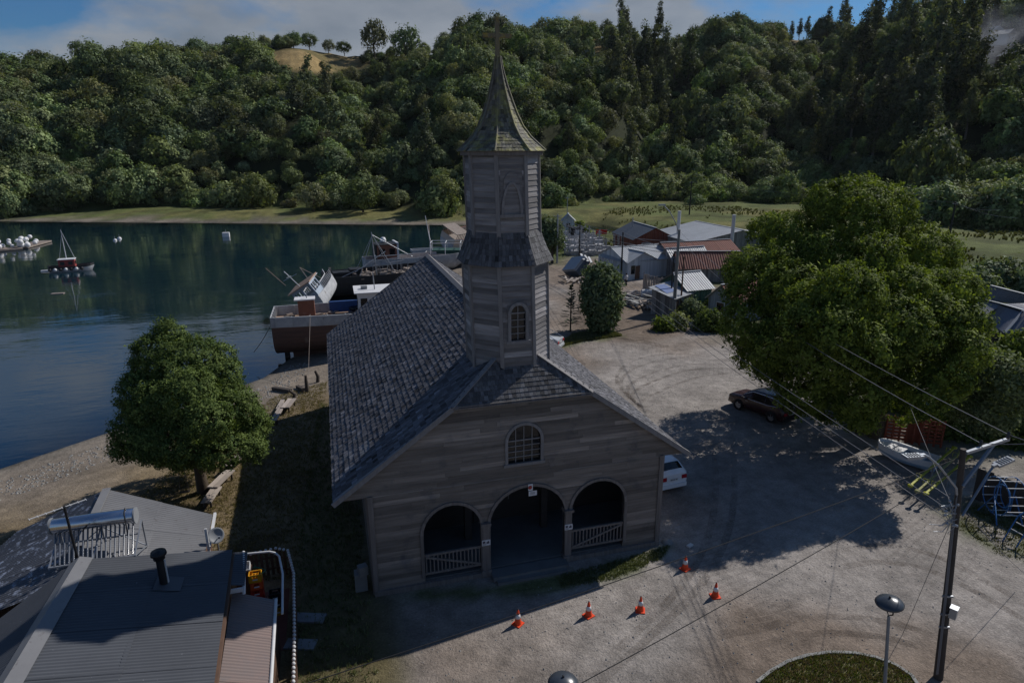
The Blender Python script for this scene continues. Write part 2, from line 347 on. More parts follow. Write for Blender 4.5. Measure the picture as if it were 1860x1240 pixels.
# wheel tracks round the bend in the lot
mpw = nd(nt, 'ShaderNodeMapping'); mpw.inputs['Location'].default_value = (-2, -36, 0); lk(nt, geo.outputs['Object'], mpw.inputs[0])
wv = nd(nt, 'ShaderNodeTexWave', wave_type='RINGS', rings_direction='SPHERICAL', i_Scale=.9, i_Distortion=7., i_Detail=3., i_Detail_Scale=.35); lk(nt, mpw.outputs[0], wv.inputs['Vector'])
tk = math_(nt, 'MULTIPLY', ramp(nt, wv.outputs[0], [(.6, 0.), (.95, .45)]), ramp(nt, nz(.16, 3.), [(.5, 0.), (.66, .8)]))
c = mixc(nt, tk, c, mixc(nt, 1., c, (.62, .60, .60), 'MULTIPLY'))
lk(nt, c, b.inputs['Base Color']); b.inputs['Roughness'].default_value = .95; b.inputs['Specular IOR Level'].default_value = .1
bp = nd(nt, 'ShaderNodeBump', i_Strength=.9, i_Distance=.05); h = math_(nt, 'ADD', nz(14., 5.), math_(nt, 'MULTIPLY', nz(2.2, 4.), 2.)); lk(nt, h, bp.inputs['Height']); lk(nt, bp.outputs[0], b.inputs['Normal'])
ground = link('ground', mesh_np('ground', np.c_[Xf, Yf, Zf], Fq, gm, smooth=True, col=np.clip(colr, .004, .8))); ground['kind'] = 'structure'
# ------------------------------------------------------------------ water
wx = axis(-600, -40, 5, 72, 1.2, 1.06, 20); wy = axis(-200, 5, 60, 420, 1.2, 1.05, 12)
X2, Y2 = np.meshgrid(wx, wy); X2, Y2 = X2.ravel(), Y2.ravel(); dep = np.clip(WZ-GH(X2, Y2), 0, 4)
ii = np.arange(len(wx)*len(wy)).reshape(len(wy), len(wx)); Fw = np.stack([ii[:-1, :-1], ii[:-1, 1:], ii[1:, 1:], ii[1:, :-1]], -1).reshape(-1, 4)
wet = (poly_sd(X2, Y2, SHORE) < 30) | (poly_sd(X2, Y2, STREAM) < 12); Fw = Fw[wet[Fw].any(1)]
wm = bpy.data.materials.new('water_surface'); wm.use_nodes = True; nt = wm.node_tree; b = nt.nodes['Principled BSDF']
at = nd(nt, 'ShaderNodeAttribute', attribute_name='col'); geo = nd(nt, 'ShaderNodeTexCoord')
b.inputs['Base Color'].default_value = (.005, .020, .030, 1); b.inputs['Roughness'].default_value = .03; b.inputs['IOR'].default_value = 3.
def rip(sx, sy, rz, sc, det):
    mp = nd(nt, 'ShaderNodeMapping'); mp.inputs['Scale'].default_value = (sx, sy, 1); mp.inputs['Rotation'].default_value = (0, 0, rz)
    lk(nt, geo.outputs['Object'], mp.inputs[0]); n = nd(nt, 'ShaderNodeTexNoise', i_Scale=sc, i_Detail=det); lk(nt, mp.outputs[0], n.inputs['Vector']); return n.outputs[0]
calm = ramp(nt, rip(1, 2.2, -.2, .035, 3.), [(.4, .25), (.62, 1.)])
h = math_(nt, 'MULTIPLY', math_(nt, 'ADD', rip(.5, 1.6, -.27, 1.1, 3.), math_(nt, 'MULTIPLY', rip(.5, 1.4, -.2, .22, 2.), 2.2)), calm)
bp = nd(nt, 'ShaderNodeBump', i_Strength=.35, i_Distance=.06); lk(nt, h, bp.inputs['Height']); lk(nt, bp.outputs[0], b.inputs['Normal'])
tp = nd(nt, 'ShaderNodeBsdfTransparent'); tp.inputs[0].default_value = (.55, .68, .62, 1)
mx = nd(nt, 'ShaderNodeMixShader'); gl = nd(nt, 'ShaderNodeBsdfGlossy', i_Roughness=.03); lk(nt, bp.outputs[0], gl.inputs['Normal'])
fr = nd(nt, 'ShaderNodeFresnel', i_IOR=3.); lk(nt, bp.outputs[0], fr.inputs['Normal'])
m2 = nd(nt, 'ShaderNodeMixShader'); lk(nt, fr.outputs[0], m2.inputs[0]); lk(nt, tp.outputs[0], m2.inputs[1]); lk(nt, gl.outputs[0], m2.inputs[2])
lk(nt, at.outputs['Fac'], mx.inputs[0]); lk(nt, m2.outputs[0], mx.inputs[1]); lk(nt, b.outputs[0], mx.inputs[2]); lk(nt, mx.outputs[0], nt.nodes['Material Output'].inputs[0])
op = 1-np.exp(-dep*1.5)
water = link('water', mesh_np('water', np.c_[X2, Y2, np.full(len(X2), WZ)], Fw, wm, col=np.c_[op, op, op])); water['kind'] = 'structure'
# ------------------------------------------------------------------ trees
def unit(v): return v/np.maximum(np.linalg.norm(v, axis=-1, keepdims=True), 1e-9)
def crown_np(lobes, n, size, seed, clump=14, spread=.5, stretch=1.6, up=.25, fill=.12, droop=0., face=.75, rnd=.35):
    "leaf quads in clumps on the shells of overlapping lobes -> V, F, tint"
    r = np.random.default_rng(seed); L = np.array(lobes, float); area = (L[:, 3]*L[:, 4]+L[:, 3]*L[:, 5]+L[:, 4]*L[:, 5])
    nc = max(1, n//clump); cs = []; nn = []
    while sum(len(a) for a in cs) < nc:
        k = r.choice(len(L), nc, p=area/area.sum()); u = unit(r.normal(size=(nc, 3)))
        rad = np.where(r.random(nc) < fill, r.uniform(.35, .85, nc), r.normal(.97, .07, nc))
        p = L[k, :3]+u*L[k, 3:]*rad[:, None]
        keep = np.ones(nc, bool)
        for j in range(len(L)):
            q = np.linalg.norm((p-L[j, :3])/L[j, 3:], axis=1); keep &= (q > .80) | (k == j) | (r.random(nc) < .05)
        keep &= ~((u[:, 2] < -.55) & (r.random(nc) < .5))
        cs.append(p[keep]); nn.append(unit(u/L[k, 3:])[keep])
    c = np.concatenate(cs)[:nc]; nv = np.concatenate(nn)[:nc]
    csz = r.uniform(.6, 1.35, nc); ct = np.clip(r.normal(.45, .22, nc), 0, 1)
    c = np.repeat(c, clump, 0); nv = np.repeat(nv, clump, 0); csz = np.repeat(csz, clump); ct = np.repeat(ct, clump); m = len(c)
    off = r.normal(size=(m, 3))*spread*csz[:, None]; off += nv*np.abs(r.normal(size=(m, 1)))*spread*.55
    p = c+off
    d = unit(nv*.8+unit(off)*.9+r.normal(size=(m, 3))*.45+np.array([0, 0, up-droop]))
    fc = (r.random(m) < face)[:, None]; n_ = unit(nv+unit(off)*rnd+r.normal(size=(m, 3))*rnd+np.array([0, 0, .25])); t_ = unit(np.cross(n_, r.normal(size=(m, 3)))+np.array([0, 0, .15-droop]))
    d = np.where(fc, t_, d); s = np.where(fc, unit(np.cross(n_, t_)), unit(np.cross(d, r.normal(size=(m, 3))))); w = size*csz*r.uniform(.6, 1.3, m)
    a = p-d*(w*stretch*.5)[:, None]; e = p+d*(w*stretch*.5)[:, None]; sd = s*(w*.5)[:, None]; nrm = np.cross(d, s)*(w*.18)[:, None]
    V = np.stack([a, p+sd+nrm, e, p-sd+nrm], 1).reshape(-1, 3); F = np.arange(m*4).reshape(-1, 4)
    t = np.clip(ct+r.normal(0, .16, m), 0, 1)
    return V, F, t
def lobes_tree(seed, rx, h, h0, kind='round'):
    r = np.random.default_rng(seed); L = []
    if kind == 'round':
        c = (h+h0)/2; L.append((0, 0, c, rx*.72, rx*.72, (h-h0)/2*.82))
        for i in range(13):
            a = r.uniform(0, 6.28); e = r.uniform(-.35, 1.); q = math.sqrt(max(0, 1-e*e*.8)); s = r.uniform(.26, .46)*rx
            L.append((math.cos(a)*q*rx*.66, math.sin(a)*q*rx*.66, c+e*(h-h0)/2*.68, s*1.15, s*1.15, s*.92))
    elif kind == 'tall':
        for i in range(15):
            t = (i+.5)/15; z = h0+(h-h0)*t; a = r.uniform(0, 6.28); q = rx*(.62*math.sin(math.pi*min(1, t*.8+.18))+.06); s = rx*(.62-.38*t)*r.uniform(.7, 1.15)
            L.append((math.cos(a)*q*.6, math.sin(a)*q*.6, z, s, s, s*1.5))
    elif kind == 'bush':
        for i in range(11):
            a = r.uniform(0, 6.28); q = r.uniform(0, .75)*rx; s = rx*r.uniform(.3, .5); L.append((math.cos(a)*q, math.sin(a)*q, h*r.uniform(.3, .72)*(1-.4*q/rx), s, s, h*.3))
    return L
def trunk_mesh(name, seed, h, r0, mt, lobes=None, lean=(0, 0), nl=7):
    r = random.Random(seed); b = MB(); top = Vector((lean[0], lean[1], h)); pts = [Vector((0, 0, -.25)).lerp(top, t)+Vector((r.uniform(-.3, .3), r.uniform(-.3, .3), 0))*r0*(2 if t else 0) for t in (0, .25, .5, .75, 1)]
    b.tube(pts, [r0*1.35, r0, r0*.8, r0*.55, r0*.15], 8)
    for i in range(nl):
        L = lobes[r.randrange(len(lobes))] if lobes else None
        e = Vector(L[:3]) if L else Vector((r.uniform(-1, 1)*h*.3, r.uniform(-1, 1)*h*.3, h*r.uniform(.6, .95)))
        t = min(.8, max(.25, (e.z/h)*.6)); s = Vector((0, 0, 0)).lerp(top, t); mid = s.lerp(e, .5)+Vector((0, 0, .06*h))
        b.tube([s, mid, e], [r0*.45, r0*.28, r0*.08], 6)
    return b.mesh(name, mt)
LEAF = dict(dark=leaf_mat('leaf_dark', (.042, .070, .030), (.18, .245, .10)), mid=leaf_mat('leaf_mid', (.060, .098, .036), (.235, .31, .125)),
            olive=leaf_mat('leaf_olive', (.085, .104, .046), (.27, .30, .14)), euc=leaf_mat('leaf_eucalyptus', (.036, .052, .030), (.15, .175, .085)),
            pine=leaf_mat('leaf_pine', (.022, .038, .021), (.07, .10, .048)), lime=leaf_mat('leaf_lime', (.045, .078, .016), (.25, .315, .055), .3, hv=.2),
            near=leaf_mat('leaf_evergreen', (.028, .056, .016), (.185, .24, .065), .25, hv=.2), willow=leaf_mat('leaf_grey_green', (.06, .09, .042), (.21, .265, .135), hv=.4))
bark = mat('bark', (.09, .07, .05), nscale=(6, 6, 1.5), bump=.6, bscale=12); barkp = mat('bark_pale', (.20, .17, .14), nscale=(5, 5, 1), bump=.4)
KIND = {}
def make_kind(k, leaf, rx, h, h0, shape, n, size, seed, r0=.25, bk=None, **kw):
    lb = lobes_tree(seed, rx, h, h0, shape); V, F, t = crown_np(lb, n, size, seed, **kw)
    KIND[k] = (mesh_np('crown_'+k, V, F, LEAF[leaf], t), trunk_mesh('trunk_'+k, seed, h*.8, r0, bk or bark, lb))
far = dict(clump=9, spread=.42, stretch=1.35, face=.95, rnd=.2)
make_kind('broad_a', 'dark', 5.2, 10.5, 1.2, 'round', 2600, .52, 11, **far)
make_kind('broad_b', 'mid', 4.6, 9, .8, 'round', 2400, .50, 12, **far)
make_kind('broad_c', 'olive', 4.2, 8.5, 1., 'round', 2200, .46, 13, **far)
make_kind('broad_d', 'mid', 5.6, 8.2, .3, 'bush', 2600, .50, 14, **far)
make_kind('bush_a', 'mid', 3.2, 3.4, 0, 'bush', 1300, .36, 15, clump=9, spread=.3, face=.95, rnd=.22)
make_kind('bush_b', 'olive', 2.6, 2.6, 0, 'bush', 1100, .32, 16, clump=9, spread=.28, face=.95, rnd=.22)
make_kind('tall_a', 'euc', 4.6, 27, 5, 'tall', 2600, .62, 17, .42, barkp, clump=10, spread=.55, droop=.7)
make_kind('tall_b', 'euc', 3.6, 23, 8, 'tall', 1900, .6, 18, .36, barkp, clump=10, spread=.5, droop=.7)
make_kind('conifer', 'pine', 3.4, 17, 1.5, 'tall', 2400, .5, 19, .35, bark, clump=9, spread=.4, droop=.25)
make_kind('poplar', 'dark', 1.7, 13, .6, 'tall', 1500, .45, 20, .2, bark, clump=9, spread=.3, up=.8)
def tree(name, kind, loc, label, group=None, sc=1., scz=None, rz=None, cat='tree', trunk=True):
    o = empty(name, (loc[0], loc[1], loc[2]-.25), label, cat, group, random.uniform(0, 6.28) if rz is None else rz); o.scale = (sc, sc, scz or sc)
    cm, tm = KIND[kind]; link('crown', cm, o)
    if trunk: link('trunk', tm, o)
    return o
# ------------------------------------------------------------------ hillside trees one can tell apart
def hill_tree(kind, px, py, sc, label, scz=None, cat='tree', name=None, group=None):
    p = hill_pt(px, py)
    return tree(name or {'t': 'eucalyptus_tree', 'c': 'conifer_tree', 'p': 'poplar_tree'}.get(kind[0], 'broadleaf_tree'), kind, p, label, group, sc, scz, cat=cat)
TREES = [
 ('broad_a', 160, 108, 1.35, 'lone rounded tree standing out on the left skyline against blue sky'),
 ('broad_c', 62, 102, 1.0, 'small dark tree at the left end of the skyline'),
 ('broad_b', 215, 100, 1.0, 'low rounded tree on the skyline just right of the lone rounded tree'),
 ('poplar', 290, 102, .95, 'slim upright tree on the left skyline'),
 ('broad_a', 362, 100, 1.1, 'wide dark tree on the skyline left of the dry meadow'),
 ('broad_b', 425, 96, 1.05, 'bushy tree on the skyline close to the left end of the dry meadow'),
 ('broad_a', 533, 84, .85, 'leftmost dark tree of the row along the top of the dry meadow'),
 ('broad_a', 562, 80, .95, 'tallest dark tree of the row along the top of the dry meadow'),
 ('broad_c', 596, 84, .85, 'small dark tree of the row along the top of the dry meadow'),
 ('broad_a', 625, 88, .8, 'rightmost dark tree of the row along the top of the dry meadow'),
 ('broad_c', 680, 100, 1.75, 'tall open crowned tree rising above the skyline beside the dry meadow'),
 ('broad_a', 737, 118, 1.55, 'tall ragged tree just right of the open crowned skyline tree'),
 ('poplar', 1050, 104, 1.15, 'slender poplar on the hill right of the church cross'),
 ('conifer', 1250, 150, 1.45, 'dark conifer right of the eucalyptus clump on the middle hill'),
 ('broad_c', 450, 372, 1.15, 'rounded pale green tree at the water edge of the far bank'),
 ('tall_b', 395, 318, .55, 'yellowish slim tree on the lower left slope'),
 ('tall_a', 776, 318, .72, 'yellow green tree standing above the wood left of the spire'),
 ('conifer', 783, 384, .72, 'conical dark tree on the bank left of the church tower'),
 ('broad_b', 660, 386, 1.05, 'dark leafy tree on the grassy bank behind the boats'),
 ('broad_c', 570, 384, .95, 'spreading grey green tree on the grassy far bank'),
 ('tall_b', 1032, 292, .62, 'thin tree with a bare pale trunk right of the spire'),
 ('tall_a', 1142, 322, .75, 'plume shaped pale tree in the middle of the lower slope'),
 ('broad_a', 1668, 388, 1.5, 'ivy covered cone of a tree at the edge of the right marsh'),
 ('tall_b', 1503, 52, .75, 'single slender tree on the right skyline'),
 ('broad_a', 1385, 70, 1.0, 'dark rounded tree on the middle right skyline'),
]
for k, px, py, sc, lab in TREES: hill_tree(k, px, py, sc, lab, (1.5*sc if 'ivy' in lab else 1.3*sc if 'rising' in lab or 'ragged' in lab else None))
for i, (px, py, sc) in enumerate([(1108, 138, .92), (1128, 150, 1.08), (1150, 142, 1.0), (1168, 160, 1.1), (1186, 146, 1.12), (1205, 158, 1.05), (1224, 148, .95), (1140, 170, .85), (1180, 178, .8)]):
    hill_tree('tall_a' if i % 2 else 'tall_b', px, py, sc, ['left end', 'second from the left', 'left middle', 'front centre', 'tallest centre', 'right middle', 'right end', 'low front left', 'low front right'][i]+' eucalyptus of the clump on the middle hilltop', group='eucalyptus clump on the middle hill')
EU = [(1462, 262, 1.0), (1490, 205, 1.1), (1508, 290, .95), (1530, 170, 1.2), (1545, 250, 1.1), (1562, 130, 1.1), (1585, 285, 1.05), (1600, 200, 1.15), (1622, 262, 1.1), (1640, 150, 1.15), (1655, 225, 1.1), (1678, 275, 1.0), (1690, 165, 1.35), (1712, 120, 1.3), (1722, 215, 1.2), (1745, 150, 1.4), (1752, 255, .9), (1775, 95, .9), (1800, 70, .75)]
EW = ['lowest left', 'slim left', 'low front left', 'high left', 'second row left', 'top left', 'front middle', 'mid height', 'front right of middle', 'upper middle', 'central', 'front right', 'very tall upper right', 'topmost', 'tall right of middle', 'tallest right', 'lowest right', 'last high right', 'outlying small right']
for i, (px, py, sc) in enumerate(EU):
    hill_tree('tall_b' if i % 3 == 1 else 'tall_a', px, py, sc*.9, EW[i]+' eucalyptus in the tall stand on the right slope', group='tall eucalyptus stand on the right slope')
for i, px in enumerate((1438, 1452, 1466)):
    hill_tree('tall_b', px, 62, .5+.04*i, ['left', 'middle', 'right'][i]+' one of the three thin trees on the skyline right of the clouds gap', group='three thin skyline trees')
# ------------------------------------------------------------------ the wood as a mass (could not be counted)
def scatter(name, kinds, P, sc, label, cat, seed):
    r = np.random.default_rng(seed); pick = r.integers(0, len(kinds), len(P))
    for j, k in enumerate(kinds):
        Q = P[pick == j]; s = sc[pick == j]; n = len(Q)
        if not n: continue
        me = bpy.data.meshes.new(name); me.vertices.add(n); me.vertices.foreach_set('co', Q.astype(np.float32).ravel())
        a = me.attributes.new('scl', 'FLOAT_VECTOR', 'POINT'); a.data.foreach_set('vector', np.stack([s, s, s*r.uniform(.8, 1.25, n)], 1).astype(np.float32).ravel())
        a = me.attributes.new('rot', 'FLOAT_VECTOR', 'POINT'); a.data.foreach_set('vector', np.stack([r.normal(0, .12, n), r.normal(0, .12, n), r.uniform(0, 6.28, n)], 1).astype(np.float32).ravel())
        o = link(name, me); tag(o, label[j] if isinstance(label, (list, tuple)) else label, cat, kind='stuff')
        ng = bpy.data.node_groups.new('scatter_'+name, 'GeometryNodeTree')
        ng.interface.new_socket('Geometry', in_out='INPUT', socket_type='NodeSocketGeometry'); ng.interface.new_socket('Geometry', in_out='OUTPUT', socket_type='NodeSocketGeometry')
        gi = ng.nodes.new('NodeGroupInput'); go = ng.nodes.new('NodeGroupOutput'); ip = ng.nodes.new('GeometryNodeInstanceOnPoints')
        ob = ng.nodes.new('GeometryNodeObjectInfo'); ob.inputs['As Instance'].default_value = True; ob.inputs['Object'].default_value = SRC[k]
        def na(nm):
            q = ng.nodes.new('GeometryNodeInputNamedAttribute'); q.data_type = 'FLOAT_VECTOR'; q.inputs['Name'].default_value = nm
            return [s_ for s_ in q.outputs if s_.enabled and s_.name == 'Attribute'][0]
        e2 = ng.nodes.new('FunctionNodeEulerToRotation')
        ng.links.new(gi.outputs[0], ip.inputs['Points']); ng.links.new(ob.outputs['Geometry'], ip.inputs['Instance'])
        ng.links.new(na('rot'), e2.inputs[0]); ng.links.new(e2.outputs[0], ip.inputs['Rotation']); ng.links.new(na('scl'), ip.inputs['Scale']); ng.links.new(ip.outputs[0], go.inputs[0])
        o.modifiers.new('scatter', 'NODES').node_group = ng
SRC = {}
for o in list(COL.objects):
    if o.name.startswith('crown') and o.data.name[6:] in KIND: SRC.setdefault(o.data.name[6:], o)
def need(k, px, py, lab):
    if k not in SRC: SRC[k] = [c for c in hill_tree(k, px, py, 1., lab, cat='bush', name='bush').children if c.name.startswith('crown')][0]
need('broad_d', 905, 352, 'broad green bush behind the church tower at the foot of the hill'); need('bush_a', 1262, 372, 'round green bush beside the marsh pole'); need('bush_b', 1120, 366, 'low olive bush at the edge of the marsh grass')
def cloud(n, p0, p1, off0, D1, seed, minsep=0.):
    "random points of the hillside between two bearings, from the hill foot up"
    r = np.random.default_rng(seed); px = r.uniform(p0, p1, n); a = np.arctan((px-930)/1170)+YAW
    F = I(px, FT)+off0; d = np.sqrt(r.random(n)*((I(px, DT)+np.where(px < 520, -8, D1))**2-F**2)+F**2)
    x = CAM[0]+d*np.sin(a); y = CAM[1]+d*np.cos(a); z = GH(x, y); k = np.maximum(pasture(x, y, z), pasture(x, y, z+7)) < .25
    return np.c_[x, y, z-.3][k], d[k], px[k]
P, d, px = cloud(4300, -120, 1990, -2, 70, 5); ns = fbm(P[:, 0], P[:, 1], 45, 71, 3)
sc = rng.uniform(.45, 1.3, len(P))*(.7+.6*ns)
ek = ((np.abs(px-1165) < 70) & (d > 300)) | ((np.abs(px-1620) < 150) & (d > 245))
near = d-I(px, FT) < 26; sc[near] *= .7; sc[(d > I(px, DT)-45) & (px < 900)] *= .62
scatter('broadleaf_wood', ['broad_a', 'broad_b', 'broad_c', 'broad_d'], P[~ek], sc[~ek], ['dark leaved wood spread over the hillside across the water', 'mid green wood spread over the hillside across the water', 'olive green wood mixed over the hillside across the water', 'low rounded scrub wood covering the hillside across the water'], 'wood', 31)
scatter('broadleaf_wood', ['broad_d', 'bush_a'], P[ek], sc[ek]*.8, ['scrub growing under the eucalyptus stands', 'small bushes under the eucalyptus stands'], 'wood', 32)
r_ = np.random.default_rng(9); Pe = P[ek & (r_.random(len(P)) < .16)]; Pe = Pe[:60]
scatter('eucalyptus_wood', ['tall_a', 'tall_b'], Pe, r_.uniform(.55, 1., len(Pe)), ['further eucalyptus filling the stands on the hill', 'thin eucalyptus filling the stands on the hill'], 'wood', 33)
P, d, px = cloud(2600, -120, 2000, -6, 0, 6); k = d < I(px, FT)+30; P = P[k]
a = np.arctan((r_.uniform(1640, 2000, 380)-930)/1170)+YAW; dd = r_.uniform(182, 232, 380); bx, by = CAM[0]+dd*np.sin(a), CAM[1]+dd*np.cos(a)
P = np.r_[P, np.c_[bx, by, GH(bx, by)-.2]]; a = np.arctan((r_.uniform(1180, 1480, 110)-930)/1170)+YAW; dd = r_.uniform(238, 285, 110); bx, by = CAM[0]+dd*np.sin(a), CAM[1]+dd*np.cos(a)
P = np.r_[P, np.c_[bx, by, GH(bx, by)-.2]]
scatter('thicket', ['bush_a', 'bush_b', 'broad_d'], P, r_.uniform(.5, 1.25, len(P)), ['green thicket along the foot of the hill and the marsh', 'olive thicket along the foot of the hill and the marsh', 'tall thicket along the foot of the hill and the marsh'], 'thicket', 34)
P, d, px = cloud(150, -100, 1950, 14, -75, 15); P = P[d < I(px, DT)-140]
scatter('mixed_tall_wood', ['conifer', 'tall_b', 'poplar'], P, r_.uniform(.5, .95, len(P)), ['dark conifers sprinkled through the hillside wood', 'thin pale trees sprinkled through the hillside wood', 'slender upright trees sprinkled through the hillside wood'], 'wood', 35)
# ------------------------------------------------------------------ the two great trees by the church
def px_lobe(px, py, dep, rpx, rz=1., ry=1.):
    p = CAM+ray(px, py)*dep; r = rpx*dep/FPX
    return (p[0], p[1], p[2], r, r*ry, r*rz)
def big_tree(name, base, lobes, n, size, leaf, label, seed, r0, **kw):
    o = empty(name, base, label, 'tree'); b = np.array(base); L = [(l[0]-b[0], l[1]-b[1], l[2]-b[2], l[3], l[4], l[5]) for l in lobes]
    V, F, t = crown_np(L, n, size, seed, **kw); link('crown', mesh_np('crown', V, F, LEAF[leaf], t), o)
    h = max(l[2] for l in L); link('trunk', trunk_mesh('trunk', seed, h*.85, r0, bark, L, (sum(l[0] for l in L)/len(L)*.6, sum(l[1] for l in L)/len(L)*.6), 12), o)
    return o
LL = [px_lobe(*a) for a in [(345, 760, 33.4, 100, .72), (300, 655, 33.6, 50), (308, 617, 33.6, 26, 1.4), (352, 672, 33.2, 56), (262, 715, 33, 42), (395, 690, 33.4, 40), (420, 745, 33.2, 46), (250, 780, 33.2, 42, .8), (330, 800, 31.6, 56, .8), (395, 815, 32, 46, .75), (448, 770, 34, 36, .9), (228, 815, 33.5, 26, .8), (345, 720, 31.4, 46), (290, 735, 31.6, 44), (340, 780, 36, 70), (375, 765, 31, 40), (285, 800, 31.4, 42), (445, 812, 33, 34, .8), (320, 690, 32, 34), (400, 650, 33.6, 24)]]
tl = big_tree('evergreen_tree', on(370, 893), LL, 150000, .066, 'near', 'dense rounded evergreen on the shore left of the church', 3, .26, clump=34, spread=.105, stretch=2.0, up=.4, fill=.05, face=.8, rnd=.28)
RL = [(1545, 600, 40, 76, .95), (1555, 400, 40, 60), (1500, 375, 40.5, 36), (1612, 385, 40.5, 42), (1558, 362, 41.5, 38), (1430, 436, 41.5, 46), (1395, 425, 43, 32), (1362, 500, 40, 44), (1356, 590, 38.5, 42), (1435, 530, 37.5, 52), (1492, 468, 38.5, 42), (1585, 478, 37, 46), (1675, 470, 40, 54), (1735, 540, 36, 44), (1700, 590, 35, 50), (1752, 640, 33.5, 34), (1610, 600, 34.5, 64), (1500, 640, 34.5, 62), (1410, 630, 37, 46), (1660, 680, 36, 50), (1560, 710, 35, 48), (1460, 705, 37, 44), (1720, 690, 33.5, 34), (1375, 645, 40, 32), (1570, 560, 45, 80), (1660, 560, 45, 70), (1450, 520, 45, 60), (1540, 540, 34, 56), (1640, 540, 35.5, 50), (1475, 560, 35, 44), (1570, 640, 33, 46), (1455, 590, 34.5, 36), (1690, 530, 37, 36), (1520, 600, 32.5, 40), (1660, 620, 34, 40), (1420, 480, 39, 34), (1345, 545, 39, 26), (1772, 590, 34.5, 24), (1590, 355, 40.5, 22), (1530, 352, 40.5, 22), (1440, 690, 38, 28), (1510, 730, 37, 34), (1405, 672, 39, 28), (1478, 728, 38, 26), (1560, 755, 37.5, 28), (1640, 735, 38, 32), (1690, 728, 33.5, 30)]
tr = big_tree('spreading_evergreen_tree', on(1592, 792), [px_lobe(*a) for a in RL], 290000, .094, 'lime', 'huge spreading evergreen with several domes right of the gravel lot', 4, .45, clump=34, spread=.14, stretch=2.0, up=.4, fill=.05, face=.8, rnd=.28)
# ------------------------------------------------------------------ church
wood = mat('weathered_wood', (.235, .204, .180), col2=(.088, .075, .066), nscale=(.55, .55, 9), nmix=.75, tint=.72, bump=.5, bst=(2, 2, 40), detail=8., stains=(1.1, (.085, .085, .092), .55, .75))
woodv = mat('weathered_post', (.20, .18, .17), col2=(.08, .07, .065), nscale=(9, 9, .6), nmix=.7, tint=.6, bump=.4, bst=(40, 40, 2), detail=8.)
woodt = mat('weathered_tower_wood', (.235, .225, .225), col2=(.085, .075, .075), nscale=(.8, .8, 8), nmix=.7, tint=.9, bump=.5, bst=(2, 2, 36), detail=8.)
shin = mat('shingle_wood', (.105, .105, .118), col2=(.045, .044, .050), nscale=(5, 5, 5), nmix=.7, tint=1.05, bump=.4, bscale=30, stains=(.7, (.15, .155, .17), .56, .72))
shinl = mat('mossy_shingle_wood', (.115, .115, .122), col2=(.05, .049, .052), nscale=(6, 6, 6), nmix=.7, tint=.9, bump=.5, bscale=30, stains=(2.0, (.16, .165, .135), .60, .75))
shinm = mat('spire_shingle_wood', (.175, .165, .135), col2=(.08, .075, .06), nscale=(6, 6, 6), nmix=.7, tint=.8, bump=.5, bscale=30, stains=(2.2, (.23, .22, .09), .47, .62))
lichen = mat('lichen_wood', (.20, .17, .11), col2=(.10, .085, .055), nscale=(6, 6, 2), tint=.5, bump=.5, stains=(3.5, (.27, .21, .05), .46, .6))
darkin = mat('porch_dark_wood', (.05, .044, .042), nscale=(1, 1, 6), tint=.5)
slabm = mat('porch_concrete', (.15, .16, .165), nscale=(1.2, 1.2, 1.2), bump=.2)
glassd = mat('window_glass', (.012, .013, .015), rough=.06, spec=.5, nmix=.3, tint=.3)
framew = mat('pale_frame_wood', (.235, .225, .225), col2=(.13, .122, .122), nscale=(9, 9, 2), tint=.5)
signw = mat('white_sign', (.62, .63, .65), rough=.5, nmix=.1, tint=.1); ink = mat('sign_ink', (.05, .05, .08), nmix=.1); red = mat('sign_red', (.4, .06, .05), nmix=.1)
HL, HR, HT_, OF = -6.33, 6.45, 7.6, .22
ZE, ZR, LEN, ZJ = 4.53, 10.0, 24.2, 7.9
SL = (ZR-ZE)/HT_
church = empty('wooden_church', (0, 0, 0), 'large grey weathered wooden church with shingled roof and octagonal bell tower', 'church')
ARCH = [(-4.25, -1.86, 2.42, 3.62, .42), (-1.46, 1.86, 2.40, 3.95, .30), (2.17, 4.66, 2.50, 3.72, .42)]  # x0, x1, spring, crown, bottom
WIN = (-.66, .74, 5.08, 6.05, 6.74)
def aw(a, z):
    "half-open span of an arched opening at height z"
    x0, x1, zs, zc = a[0], a[1], a[2], a[3]
    zb = a[4] if len(a) > 4 else 0
    if z >= zc: return None
    if z <= zs: return (x0, x1)
    k = math.sqrt(max(0, 1-((z-zs)/(zc-zs))**2)); c = (x0+x1)/2; return (c-(c-x0)*k, c+(x1-c)*k)
HOLES = [(a[0], a[1], a[2], a[3], 0, 'a') for a in ARCH]+[(WIN[0], WIN[1], WIN[3], WIN[4], WIN[2], 'w')]
def spans(z, zref):
    "solid spans of the facade at height z"
    if z <= ZE-.04: l, r = HL, HR
    else: w = (ZR-z)/SL-.06; l, r = -min(w, 7.35), min(w, 7.35)
    S_ = [(l, r)]
    for h in HOLES:
        if not (h[4] <= zref < h[3]): continue
        o = aw(h, z)
        if o is None: c = (h[0]+h[1])/2; o = (c, c)
        N = []
        for a, b in S_:
            if o[0] <= a or o[1] >= b: N.append((a, b)); continue
            N += [(a, o[0]), (o[1], b)]
        S_ = N
    return S_
wall = empty('front_wall', (0, 0, 0)); wall.parent = church
rr = random.Random(4); z = 0.; row = 0
